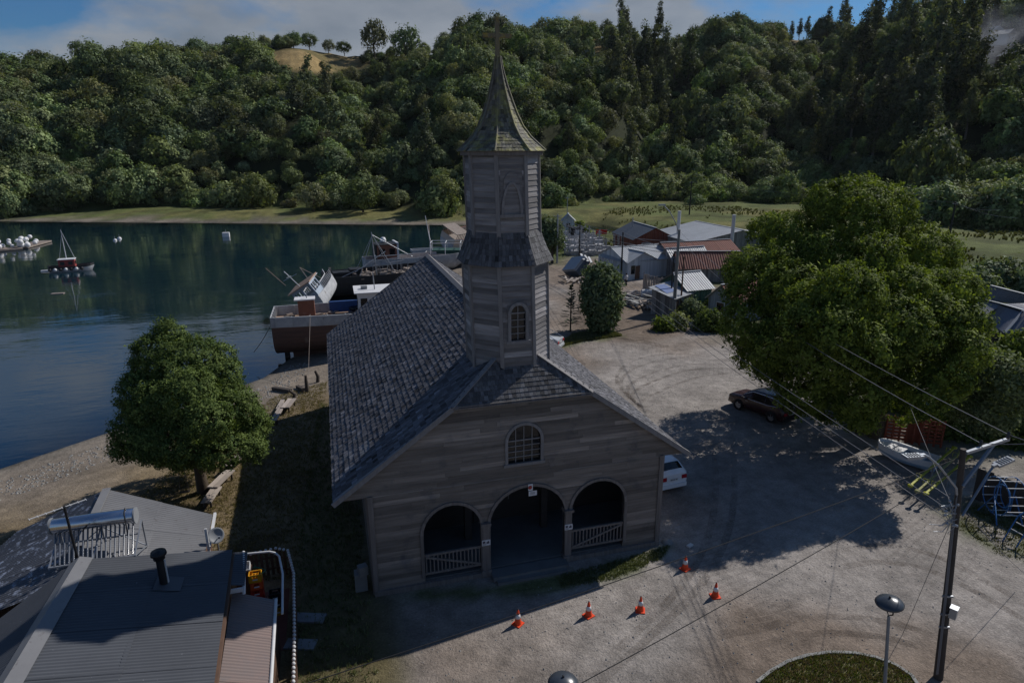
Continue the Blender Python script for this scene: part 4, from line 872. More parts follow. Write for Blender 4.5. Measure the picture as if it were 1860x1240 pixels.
# solar water heater on the roof
sw = empty('solar_water_heater', (-15.9, .3, 3.8), 'solar water heater with a shiny steel tank and glass tubes on the house roof', 'water heater')
def rel(o, p, base): o.parent = p; o.matrix_parent_inverse = Matrix.Translation(-Vector(base)); return o
b0 = (-15.9, .3, 3.8); T0, T1 = Vector((-17.12, .5, 4.82)), Vector((-14.5, .42, 4.84)); ax = (T1-T0).normalized()
rel(MB().tube([T0-ax*.03, T0, T0+ax*.02, T1-ax*.02, T1, T1+ax*.03], [.2, .25, .27, .27, .25, .2], 28).build('tank', steel), sw, b0)
for T, s in ((T0, -1), (T1, 1)): rel(MB().tube([T, T+ax*s*.05], .285, 24).build('tank_cap', grey), sw, b0)
tb = MB(); 
me = None
for i in range(18):
    f = (i+.5)/18; a = T0.lerp(T1, f)+Vector((0, -.05, -.22)); e = Vector((-16.55+2.35*f, -.62, 3.72+.0*f)) if False else Vector((-16.85+2.5*f, -.75, 3.98))
    rel(MB().tube([a, e], .03, 8).build('glass_tube', mat('tube_glass', (.10, .11, .13), rough=.12, spec=.8, nmix=.2) if i == 0 else MATS['tube_glass']), sw, b0)
fr = MB().bar((-16.95, -.78, 3.96), (-14.3, -.8, 3.96), .06, .05).bar((-17.0, .1, 4.3), (-14.4, .05, 4.3), .05, .04)
for x in (-16.95, -15.65, -14.35): fr.bar((x, .55, 4.55), (x, .6, 3.4), .05, .04).bar((x, .5, 4.55), (x, -.8, 3.94), .05, .04).bar((x, .6, 3.45), (x, -.8, 3.94), .04, .03)
fr.bar((-16.95, .6, 3.45), (-15.65, .55, 4.5), .035, .03).bar((-14.35, .6, 3.45), (-15.65, .55, 4.5), .035, .03)
rel(fr.build('frame', galv), sw, b0)
rel(MB().tube([(-14.75, .4, 5.1), (-14.75, .35, 5.2), (-14.72, .1, 5.15), (-14.7, 0, 4.2)], .022, 6).tube([(-16.1, .15, 4.65), (-16.0, .0, 4.8), (-15.9, .1, 4.9)], .025, 6).build('hose', black), sw, b0)
an = empty('roof_antenna', (-16.05, -.8, 4.2), 'thin black mast with a white rod aerial beside the solar heater', 'antenna'); b0 = (-16.05, -.8, 4.2)
rel(MB().cyl((-16.05, -.8, 4.1), (-16.1, -.8, 6.15), .045, 8).build('mast', black), an, b0)
q = MB().bar((-17.0, -1.15, 6.05), (-15.65, -.25, 6.05), .025, .025)
for i in range(8): p = Vector((-17, -1.15, 6.05)).lerp(Vector((-15.65, -.25, 6.05)), i/7); d = Vector((-.55, .83, 0))*.09; q.bar(p-d, p+d, .012)
rel(q.build('boom', white), an, b0)
di = empty('satellite_dish', (-12.15, 1.25, 2.2), 'grey satellite dish behind the house roof', 'satellite dish'); b0 = (-12.15, 1.25, 2.2)
prof = [(.30*t, .10*t*t) for t in (0, .25, .5, .75, 1)]; dm = MB().lathe(prof+[(.31, .09), (.2, .03), (0, -.015)], n=24).build('reflector', grey); rel(dm, di, b0); dm.matrix_basis = Matrix.Translation((-12.15, 1.25, 3.05)) @ Vector((.35, -.75, .45)).to_track_quat('Z', 'Y').to_matrix().to_4x4()
rel(MB().cyl((-12.12, 1.3, 2.2), (-12.12, 1.3, 3.05), .03, 8).bar((-12.14, 1.3, 2.85), (-11.95, .9, 3.15), .03).box((-11.95, .88, 3.17), (.07, .07, .09)).build('mount', galv), di, b0)
# crates in the little yard
yd = H(MB().box((-10.5, -.4, -.02), (1.6, 3.6, .08)).build('yard_floor', mat('red_floor', (.18, .07, .05)))); 
def crate(mt, mtn, loc, rz, label):
    o = empty('bottle_crate', loc, label, 'crate', 'bottle crates stacked in the house yard', rz); b = MB(); L, w_, h = .46, .36, .32
    for sx in (-1, 1): b.box((sx*(L/2-.012), 0, h*.30), (.024, w_, h*.6)).box((sx*(L/2-.012), 0, h*.93), (.024, w_, h*.14)).box((sx*(L/2-.012), w_*.36, h*.73), (.024, w_*.28, h*.3)).box((sx*(L/2-.012), -w_*.36, h*.73), (.024, w_*.28, h*.3))
    for sy in (-1, 1): b.box((0, sy*(w_/2-.012), h*.30), (L, .024, h*.6)).box((0, sy*(w_/2-.012), h*.93), (L, .024, h*.14)).box((L*.36, sy*(w_/2-.012), h*.73), (L*.28, .024, h*.3)).box((-L*.36, sy*(w_/2-.012), h*.73), (L*.28, .024, h*.3))
    b.box((0, 0, .012), (L, w_, .024)); b.build('shell', mt, o); d = MB()
    for i in range(1, 4): d.box((-L/2+L*i/4, 0, h*.4), (.012, w_-.06, h*.7))
    d.box((0, 0, h*.4), (L-.06, .012, h*.7)); d.build('divider', mt, o); MB().box((0, -w_/2-.002, h*.42), (L*.4, .003, h*.18)).build('print', signw, o)
cs = [(yelp, 'bottom yellow crate of the stack under the gutter pipe'), (redp, 'lower red crate of the stack under the gutter pipe'), (redp, 'upper red crate with white print below the orange crate'), (orgp, 'orange crate near the top of the stack under the gutter pipe'), (yelp, 'topmost yellow crate of the stack under the gutter pipe')]
for i, (mt, lab) in enumerate(cs): crate(mt, 0, (-10.72+.015*(i % 2), .0, .02+i*.325+.3), .06*(i % 2), lab)
crate(yelp, 0, (-10.08, -.05, .02), .1, 'lone yellow crate at the foot of the dark crates'); crate(black, 0, (-10.08, -.03, .345), .12, 'dark crate on the lone yellow crate'); crate(black, 0, (-10.1, -.02, .67), .05, 'topmost dark crate right of the red stack')
MB_ = tag(MB().box((-10.72, .0, .15), (.5, .42, .3)).build('crate_plinth', brownw), 'low wooden plinth under the tall crate stack', 'plinth')
# little picket fence with pale stone caps
fpts = [(-12.3, 2.2), (-11.0, 2.5), (-10.2, 2.6), (-9.7, 2.3), (-9.4, .6), (-9.25, -3), (-9.15, -7.5)]
fe = empty('picket_fence', (-10.2, 2.6, 0), 'low picket fence with pale caps round the house yard', 'fence'); pk = None; cap = None; b0 = (-10.2, 2.6, 0)
for (x0, y0), (x1, y1) in zip(fpts, fpts[1:]):
    L = math.hypot(x1-x0, y1-y0); n = int(L/.19); a = math.atan2(y1-y0, x1-x0)
    rel(MB().bar((x0, y0, .85), (x1, y1, .85), .04, .08).bar((x0, y0, .3), (x1, y1, .3), .04, .08).build('rail', brownw), fe, b0)
    for i in range(n):
        t = i/n; p = Vector((x0+(x1-x0)*t, y0+(y1-y0)*t, 0))
        if pk is None: pk = MB().box((0, 0, .6), (.11, .03, 1.2)).mesh('picket', brownw); cap = MB().lathe([(0, .06), (.05, .05), (.065, 0), (.05, -.04), (0, -.05)], n=8).mesh('cap', white)
        o = link('picket', pk, fe, p-Vector(b0), (0, 0, a)); link('cap', cap, o, (0, 0, 1.22))
tag(MB().tube([(-11.2, 1.6, 1.0), (-10.9, 1.3, 1.35), (-10.7, 1.5, 1.1), (-10.5, 1.2, 1.2), (-10.8, 1.0, 1.0)], .02, 6).build('hose', mat('green_hose', (.02, .22, .14), rough=.4)), 'green hose looped behind the house roof', 'hose')
tag(MB().box((0, 0, 0), (.5, .4, .02)).box((-.24, 0, .1), (.02, .4, .2)).box((.24, 0, .1), (.02, .4, .2)).box((0, -.19, .1), (.5, .02, .2)).box((0, .19, .1), (.5, .02, .2)).build('white_tray', white), 'white plastic tray behind the house roof edge', 'tray').matrix_world = Matrix.Translation((-11.3, 1.2, 1.4)) @ Matrix.Rotation(.4, 4, 'X')
tag(MB().box((-11.3, 1.2, .7), (.6, .5, 1.38)).build('tray_stand', brownw), 'brown wooden stand under the white tray', 'stand')
# ------------------------------------------------------------------ boats
hullb = mat('brown_hull', (.13, .075, .06), col2=(.065, .045, .042), nscale=(.5, .5, 5), nmix=.8, tint=.4, bump=.3, bst=(1, 1, 14), stains=(1.2, (.20, .17, .15), .62, .8))
hullw = mat('worn_white_hull', (.42, .43, .44), col2=(.20, .21, .23), nscale=(1.5, 1.5, 1.2), nmix=.7, tint=.4, stains=(1.6, (.10, .08, .07), .6, .75))
hullk = mat('black_hull', (.018, .02, .024), col2=(.035, .035, .035), rough=.6, stains=(1.5, (.16, .15, .14), .66, .8))
deckm = mat('plywood_deck', (.36, .25, .18), col2=(.24, .17, .13), nscale=(.8, .8, .8), tint=.3)
rust = mat('rusty_iron', (.23, .095, .06), col2=(.13, .06, .045), nscale=(1.2, 1.2, 1.2), tint=.3, rough=.8, stains=(2, (.30, .2, .16), .6, .8))
bluep = mat('blue_paint', (.04, .10, .28), col2=(.03, .06, .15), rough=.5, tint=.3); redpaint = mat('red_paint', (.30, .05, .045), col2=(.2, .05, .05), rough=.5, tint=.3)
whiteb = mat('white_boat_paint', (.66, .66, .67), col2=(.5, .5, .5), rough=.45, nmix=.5, tint=.2); teal = mat('dark_green_tarp', (.02, .07, .06)); debm = mat('broken_wood', (.26, .22, .19), col2=(.12, .09, .075), nscale=(3, 3, 3), tint=.8)
def boat(name, loc, rz, label, L, B, D, mats, roll=0., pitch=0., bow=.35, stern=.8, sheer=.5, blw=.6, cat='boat', group=None, keel=0., capm=None):
    "x forward from the transom, z=0 at the keel; parts hull, bulwark, deck"
    o = empty(name, loc, label, cat, group); o.rotation_euler = (roll, pitch, rz); N = 14; hm, bm_, dm = mats
    def st(t):
        w = B/2*(stern+(1-stern)*min(1, t/.35))*(1 if t < 1-bow else math.sqrt(max(0, 1-((t-1+bow)/bow)**2))*.98+.02); return w, D+sheer*(abs(t-.35)**2)*1.6, (keel if t < .85 else keel+D*.9*((t-.85)/.15)**2)
    m = MB(); bl = MB(); dk = MB(); fr = [0, .18, .42, .72, 1]; wd = [.03, .55, .86, .97, 1.]
    for s in (-1, 1):
        V = []
        for i in range(N+1):
            t = i/N; w, zt, zk = st(t)
            for f, g in zip(fr, wd): V.append((L*t, s*w*g, zk+(zt-blw-zk)*f))
        F = [(i*5+j, (i+1)*5+j, (i+1)*5+j+1, i*5+j+1) for i in range(N) for j in range(4)]; m.add(V, F, 0, 0, True)
        V = []
        for i in range(N+1):
            t = i/N; w, zt, zk = st(t)
            for yy, z in ((w+.02, zt-blw-.02), (w+.03, zt), (w-.07, zt), (w-.09, zt-blw+.02)): V.append((L*t, s*yy, z))
        bl.add(V, [(i*4+j, (i+1)*4+j, (i+1)*4+j+1, i*4+j+1) for i in range(N) for j in range(3)])
    w, zt, zk = st(0); m.add([(0, -w*g, zk+(zt-blw-zk)*f) for f, g in zip(fr, wd)]+[(0, w*g, zk+(zt-blw-zk)*f) for f, g in zip(fr[::-1], wd[::-1])], [tuple(range(10))])
    bl.box((0, 0, zt-blw/2), (.08, 2*w+.06, blw))
    V = []
    for i in range(N+1): w_, zt_, zk_ = st(i/N); V += [(L*i/N, -w_+.04, zt_-blw), (L*i/N, w_-.04, zt_-blw)]
    dk.add(V, [(2*i, 2*i+2, 2*i+3, 2*i+1) for i in range(N)])
    m.build('hull', hm, o); b = bl.build('bulwark', bm_, o); d = dk.build('deck', dm, o); o['deck'] = D-blw
    if capm:
        c = MB()
        for s in (-1, 1): c.tube([(L*i/N, s*(st(i/N)[0]-.01), st(i/N)[1]+.02) for i in range(N+1)], .05, 5)
        c.build('rubbing_strake', capm, o)
    return o, st
def cabin(par, c, d, mt, roofm, win=2, over=.25, name='wheelhouse', wm=None, rz=0.):
    x, y, z = c; a, b_, h = d; w = MB().box((x, y, z+h/2), (a, b_, h)).build(name, mt, par); MB().box((x, y, z+h+.05), (a+2*over, b_+2*over, .1)).build('wheelhouse_roof', roofm, par)
    for s in (-1, 1):
        for i in range(win): MB().box((x-a/2+a*(i+.5)/win, y+s*(b_/2+.012), z+h*.62), (a/win*.55, .03, h*.36)).build('window', glassd, w)
    for s in (-1, 1):
        for i in (-1, 1): MB().box((x+s*(a/2+.012), y+i*b_*.23, z+h*.62), (.03, b_*.3, h*.34)).build('window', glassd, w)
    return w
# the big hulk on the mud
a, b_ = G(490, 578, 2.9), G(640, 568, 2.9); far_ = G(522, 552, 2.9); u = (b_-a).normalized(); rz = math.atan2(u.y, u.x); v = Vector((-u.y, u.x, 0)); B = max(4.2, (far_-a).dot(v)); o0 = a+v*B/2
kz = gz(o0.x+2, o0.y)-.05
hulk, st = boat('stranded_fishing_boat', (o0.x, o0.y, max(kz, -2.3)), rz, 'big brown hulled hulk with a worn white bulwark aground behind the church', 19, B, 2.9-max(kz, -2.3)-.1, (hullb, hullw, deckm), stern=.86, sheer=.25, blw=.95, keel=.55, bow=.42)
D0 = st(.1)[1]; dz = D0-.95
MB().box((.95, 0, .62), (.5, .14, 1.5)).build('rudder', hullk, hulk); pr = MB().cyl((1.4, 0, .75), (2.2, 0, .9), .06)
for i in range(3): pr.box((1.45, .22*math.cos(i*2.09), .75+.22*math.sin(i*2.09)), (.05, .2, .2))
pr.build('propeller', whiteb, hulk); MB().box((10, 0, .33), (17, .18, .5)).build('keel_beam', hullb, hulk)
for s in (-1, 1):
    w_ = st(.4)[0]
    for i in range(9):
        xx = .25+i*1.6; w0 = st(xx/19)[0]; MB().box((xx, s*(w0-.16), dz+.48), (.1, .12, .95)).build('stanchion', hullw, hulk)
for i in range(5): MB().box((.12, -B*.36+i*B*.18, dz+.5), (.12, .1, 1.0)).build('stanchion', hullw, hulk)
for t0, t1 in ((.02, .10), (.105, .24), (.245, .36), (.365, .48)): MB().box((19*(t0+t1)/2, -(st((t0+t1)/2)[0]+.06), dz+.47), (19*(t1-t0)-.06, .03, .88), t=rr.uniform(-.7, .5)).build('bulwark_panel', hullw, hulk)
cs = MB().box((3.1, .5, dz+.95), (1.5, 1.1, 1.9)).build('rusty_casing', rust, hulk); MB().box((3.0, .5, dz+1.95), (1.9, 1.4, .12)).build('casing_lid', whiteb, cs); MB().tube([(3.2, .4, dz+2), (3.2, .4, dz+2.5), (3.4, .4, dz+2.6)], .05, 6).build('exhaust', galv, cs)
for i, (x, y, l, w_, r_z) in enumerate([(5.2, -.8, 3.6, .9, .05), (6.6, -.3, 3.0, .7, -.1), (4.6, -1.5, 2.8, .6, .12)]): tag(MB().box((x, y, dz+.12+.08*i), (l, w_, .14), rz=r_z, t=.2*i-.1).build('plank_stack', deckm, hulk))
rb = MB(); r2 = random.Random(8)
for i in range(46): x, y = r2.uniform(.6, 9), r2.uniform(-1.8, 1.8); rb.box((x, y, dz+.12+r2.random()*.15), (r2.uniform(.2, 1.1), r2.uniform(.08, .3), r2.uniform(.06, .3)), rz=r2.uniform(0, 3), t=r2.uniform(-.5, .6))
rb.build('deck_litter', debm, hulk, kind='stuff')
MB().lathe([(.25, -.12), (.5, -.14), (.58, 0), (.5, .14), (.25, .12)], (7.6, 1.3, dz+.5), 14).build('tyre', hullk, hulk)
ch = cabin(hulk, (10.2, .3, dz), (4.6, 3.2, 2.5), whiteb, whiteb, 4, .3); MB().box((8.6, .3, dz+2.75), (.6, .5, .3)).build('roof_hatch', grey, ch); MB().cyl((9.6, -.2, dz+2.5), (9.5, -.2, dz+4.3), .05).build('mast', galv, ch)
MB().box((6.8, 1.9, dz+.65), (3.2, .3, 1.1)).build('blue_tarpaulin', bluep, hulk)
tag(MB().tube([(a+v*1.5+u*(.3-2.2*t)+Vector((0, 0, -.2-4.3*t+1.0*t*t)))for t in [i/10 for i in range(11)]], .035, 5).build('mooring_rope', debm), 'slack mooring rope from the stern of the big hulk to the water', 'rope')
tag(MB().tube([o0+u*3.5-v*2.2+Vector((0, 0, 0))]+[Vector(on(562, 700, .9))], .02, 5).build('mooring_line', debm), 'thin line from the hulk down to the post on the beach', 'rope')
# tilted wreck with a blue framed wheelhouse lying behind the hulk
p = G(580, 578, -1.8); wk, st2 = boat('tilted_wreck', (p.x, p.y, -1.0), rz+.1, 'wrecked boat lying tilted behind the big hulk with its wheelhouse leaning left', 11, 3.6, 2.2, (hullw, hullw, debm), roll=.0, pitch=-.0, bow=.4)
wk.rotation_euler = (-.58, -.12, 1.35); wk.location = (p.x+.2, p.y-.2, -1.2); wk.scale = (.86,)*3
wb = MB(); 
w = MB()
for x in (0.2, 3.2):
    for y in (-1.4, 1.4): w.box((x, y, 3.3), (.2, .2, 2.2))
for y in (-1.4, 1.4): w.box((1.7, y, 2.5), (3.2, .12, .8)).box((1.7, y, 4.2), (3.2, .12, .35)); [w.box((1.7+dx, y, 3.4), (.22, .1, 1.4)) for dx in (-.55, .5)]
for x in (.2, 3.2): w.box((x, 0, 2.5), (.12, 2.8, .8)).box((x, 0, 4.2), (.12, 2.8, .35)).box((x, 0, 3.4), (.12, .25, 1.4))
w.build('wheelhouse', mat('faded_blue_paint', (.34, .40, .47), col2=(.2, .24, .3), tint=.3), wk); MB().box((1.8, 0, 4.5), (4.2, 3.7, .14)).build('wheelhouse_roof', deckm, wk)
MB().tube([(.6, 0, 4.5), (.2, .2, 7.4)], .06, 6).bar((.3, -.9, 6.2), (.35, 1.2, 6.4), .06).bar((-.5, .2, 6.6), (1.1, .2, 6.3), .05).build('mast', galv, wk); MB().tube([(-.3, 1.1, 5.8), (-.9, 1.4, 9.2)], .04, 6).build('aerial', deckm, wk)
rw = MB()
for i in range(9): x = 3.6+i*.7; rw.bar((x, 1.5, 2), (x, 1.6, 3.2), .05).bar((x, -1.5, 2), (x, -1.6, 3.2), .05)
for s in (-1, 1): rw.tube([(3.4, s*1.58, 3.2), (7, s*1.6, 3.3), (10.2, s*.5, 3.6)], .05, 6)
rw.build('railing', whiteb, wk); MB().tube([(4.2, 0, 2.2), (5, 0, 6.2)], .07, 6).tube([(5, 0, 6.2), (9.5, .2, 2.6)], .05, 6).build('boom', debm, wk)
# black wreck with a tangle of rigging
p = G(662, 545, -1.8); bw, st3 = boat('black_wreck', (p.x-5, p.y+3.5, -1.9), rz+.18, 'burnt black hulled wreck with broken deck and a tangle of rigging', 17, 5.2, 3.2, (hullk, hullk, hullk), bow=.4, sheer=.5, roll=.06, blw=.8)
d3 = 2.5; q = MB(); r2 = random.Random(5)
for i in range(90): x, y = r2.uniform(.5, 13), r2.uniform(-2, 2); q.box((x, y, d3+r2.random()*.5), (r2.uniform(.3, 1.8), r2.uniform(.08, .5), r2.uniform(.06, .5)), rz=r2.uniform(0, 3), t=r2.uniform(-.8, .9))
q.build('deck_wreckage', debm, bw, kind='stuff')
MB().bar((.3, -2.2, 2.4), (.5, -2.0, 4.6), .28).build('stern_post', debm, bw)
mb = MB().tube([(7.2, 0, d3), (6.8, .2, 8.6)], [.12, .06], 7); mb.build('mast', galv, bw); rg = MB()
for e in [(9.8, 1.8, d3), (9.8, -1.8, d3), (4.5, 2, d3), (4.2, -2, d3), (12.5, 0, 4.8)]: rg.tube([(6.9, .1, 8.2), e], .035, 5)
for e in [((7, 0, 5.2), (12.6, 0, 5.2)), ((6.5, -1.2, 4.2), (11, -1, 4.6)), ((6.5, 1.2, 4.2), (11, 1.2, 4.6)), ((4.2, 0, 3.2), (9, 1.5, 5.5)), ((2, -1.5, 3), (7, -1, 4.8))]: rg.tube(e, .06, 5)
for i in range(7): rg.tube([(7+.7*i, -1.1, 2.6), (7+.7*i+r2.uniform(-.5, .5), -1, 4.6)], .04, 5).tube([(7+.7*i, 1.1, 2.6), (7+.7*i, 1.1, 4.6)], .04, 5)
rg.build('rigging', galv, bw)
for x, y, l in ((2.2, -.5, 2.2), (4.4, .8, 1.6)): MB().box((x, y, d3+.55), (l, 1.4, 1.1)).build('deck_house', hullk, bw)
# rusty cabin boat behind it
p = G(735, 502, -1.8); cbt, _ = boat('grey_workboat', (p.x-6, p.y+2, -1.7), rz+.12, 'grey workboat with a rusty torn wheelhouse behind the black wreck', 17, 4.6, 2.7, (hullw, hullw, deckm), bow=.4, blw=.8)
cw = cabin(cbt, (3.4, 0, 1.9), (3.2, 3.4, 3.0), rust, hullk, 2, .1); MB().box((1.7, 0, 3.7), (.1, 3.3, 2.6)).build('front_panel', hullk, cw); MB().box((5.1, 0, 3.6), (.3, 3.5, 3.2)).build('end_panel', whiteb, cw)
MB().lathe([(0, .55), (.35, .45), (.5, .1), (.5, -.2), (.3, -.35)], (3.2, .2, 5.4), 14).build('radar_dome', whiteb, cw); MB().box((1.66, -.5, 2.9), (.06, 1.6, .9)).build('white_panel', whiteb, cw)
sk_, _ = boat('flat_barge', tuple(G(748, 466, -1.75)), rz+.06, 'low flat open barge moored behind the workboat', 8.5, 3.2, 1.3, (hullk, hullw, hullw), bow=.2, blw=.5, sheer=.1)
p = G(790, 478, -1.7); gt, _ = boat('green_tarped_boat', (p.x-2, p.y-3, -1.7), rz-.25, 'boat with a dark green tarpaulin and pale frame right of the roof ridge', 13, 4.2, 2.4, (hullw, hullw, teal), bow=.4, blw=.7)
g = MB()
for x in (1, 3.5, 6, 8.5): g.tube([(x, -1.9, 2), (x, -1.7, 4.2), (x, 1.7, 4.2), (x, 1.9, 2)], .06, 6)
for y in (-1.7, 1.7): g.tube([(1, y, 4.2), (8.5, y, 4.2)], .05, 6)
g.tube([(1.2, 0, 2), (.2, 0, 8.6)], [.1, .05], 6).tube([(.9, 0, 4.5), (.4, 1, 6.6)], .04, 5); g.build('frame', whiteb, gt); MB().tube([(.6+.0*i, .75*math.cos(i*math.pi/8)+.9, 6.3+.75*math.sin(i*math.pi/8)) for i in range(17)], .06, 5).tube([(.6, .9, 5.6), (.6, .9, 7.0)], .04, 5).build('net_drum_ring', debm, gt); MB().box((4.5, 0, 2.5), (6.5, 3, 1.0)).build('tarpaulin', teal, gt)
p = G(808, 462, -1.7); rd, _ = boat('red_trimmed_boat', (p.x, p.y, -.6), rz+.62, 'cream boat with red trim beached and heeled over near the tower', 15, 4.6, 2.8, (hullw, mat('cream_paint', (.52, .44, .37), col2=(.4, .33, .28), tint=.2), debm), roll=.42, bow=.35, blw=1.1, capm=redpaint)
for i in range(5): MB().box((3.4+i*1.15, -2.42, 2.35), (.45, .08, .5)).build('window', glassd, rd)
fr_ = MB()
for i in range(6): fr_.bar((.3+.45*i, -1.8, 1.6), (.3+.45*i, -1.9, 4), .08).bar((.3+.45*i, 1.8, 1.6), (.3+.45*i, 1.9, 4), .08)
fr_.box((1.5, 0, 4.05), (3.4, 4.2, .12)); fr_.build('canopy_frame', debm, rd)
# afloat
p = G(122, 494, WZ); lb, _ = boat('small_fishing_boat', (p.x-2.6, p.y+.5, WZ-.45), .15, 'small fishing boat with a red cabin and pale mast anchored on the bay', 6.4, 2.3, 1.35, (hullw, hullk, whiteb), bow=.4, blw=.35)
cabin(lb, (2.6, 0, .95), (2.3, 1.5, 1.5), redpaint, whiteb, 2, .1); MB().tube([(2.6, 0, 2.5), (2.6, 0, 7.4)], [.07, .03], 6).tube([(2.6, 0, 7.2), (3.9, 0, 2.2)], .03, 5).tube([(2.6, 0, 6.6), (1.4, .6, 2)], .02, 5).build('mast', whiteb, lb)
for i in range(7): tag(MB().lathe([(0, .3), (.22, .2), (.3, 0), (.22, -.2), (0, -.3)], n=10).build('fender', whiteb if i % 2 else hullk, lb)).location = (.2+.75*i, -1.1-.1*(i % 2), .95)
MB().box((.0, 0, 1.1), (.3, .5, .9)).build('outboard', hullk, lb); tag(MB().tube([(-.4, 1.4, .5), (-1.6, 1.7, .45)], [.2, .2], 8).build('tender_float', whiteb, lb))
# raft of white floats
p0, p1, p2 = G(-20, 458, WZ), G(40, 452, WZ), G(80, 440, WZ); ra = empty('float_raft', p0, 'long low raft carrying heaped white floats at the left edge of the bay', 'raft'); b0 = tuple(p0)
dm = MB(); a1 = (p2-p1).normalized()
rel(MB().bar(p0+Vector((-6, -2, .22)), p1+Vector((0, 0, .22)), 4., .3).bar(p1+Vector((-.5, 0, .25)), p2+Vector((0, 0, .25)), 3.2, .3).build('deck', debm), ra, b0)
fm = MB().lathe([(0, .55), (.35, .48), (.55, .2), (.58, -.1), (.4, -.45), (0, -.5)], n=12).mesh('float', whiteb); r2 = random.Random(3)
for i in range(46):
    t = r2.random(); q = (p0+Vector((-6, -2, 0))).lerp(p1, t/.75) if t < .75 else p1.lerp(p2, (t-.75)/.4); q = q+Vector((r2.uniform(-1.2, 1.2), r2.uniform(-1.2, 1.2), .8+r2.choice((0, 0, .75, 1.1)))); f = link('float', fm, ra, q-Vector(b0)); f.scale = (r2.uniform(.6, 1.0),)*3; f.rotation_euler = (r2.uniform(0, 3), r2.uniform(0, 3), 0)
for px, py, s, lab in ((209, 437, .45, 'left of the two small white buoys on the bay'), (217, 434, .5, 'right of the two small white buoys on the bay'), (411, 430, .95, 'white block shaped buoy alone in the middle of the bay')):
    p = G(px, py, WZ); o = empty('mooring_buoy', (p.x, p.y, WZ), lab, 'buoy', 'white mooring buoys')
    (MB().box((0, 0, .35), (1.5, 1.2, 1.3)) if s > .9 else MB().lathe([(0, s), (s*.7, s*.7), (s, 0), (s*.7, -s*.7), (0, -s)], n=12)).build('float', whiteb, o); MB().cyl((0, 0, s*.9), (0, 0, s*1.5+.3), .05).build('eye', galv, o)
tag(MB().box((0, 0, 0), (1.6, .7, .12)).build('floating_plank', debm), 'pale scrap floating on the dark water below the small fishing boat', 'driftwood').location = tuple(G(105, 533, WZ+.03))
# ------------------------------------------------------------------ fishing hamlet behind the church
zinc = mat('zinc_roof', (.34, .36, .38), col2=(.24, .25, .27), rough=.5, spec=.4, nscale=(.7, .7, .7), nmix=.6, tint=.25, stains=(1.4, (.22, .2, .19), .62, .78))
zincd = mat('dark_roof', (.10, .12, .145), col2=(.07, .08, .10), rough=.6, tint=.25); rustr = mat('rust_roof', (.20, .075, .055), col2=(.12, .055, .045), rough=.8, nscale=(1, 1, 1), tint=.4)
boardw = mat('white_boards', (.50, .53, .56), col2=(.36, .38, .40), nscale=(5, 5, .5), tint=.35); boardg = mat('grey_boards', (.26, .25, .245), col2=(.12, .11, .105), nscale=(6, 6, .6), nmix=.8, tint=.6)
boardr = mat('red_brown_boards', (.20, .065, .04), col2=(.13, .045, .03), nscale=(1, 1, 6), tint=.3); boardgr = mat('green_boards', (.05, .12, .095), col2=(.035, .07, .06), nscale=(6, 6, .7), tint=.4)
stone = mat('grey_block', (.25, .25, .24), col2=(.14, .14, .14), nscale=(2, 2, 2), tint=.4); pale_wood = mat('pale_planks', (.36, .31, .27), col2=(.2, .17, .15), nscale=(3, 3, 3), tint=.6)
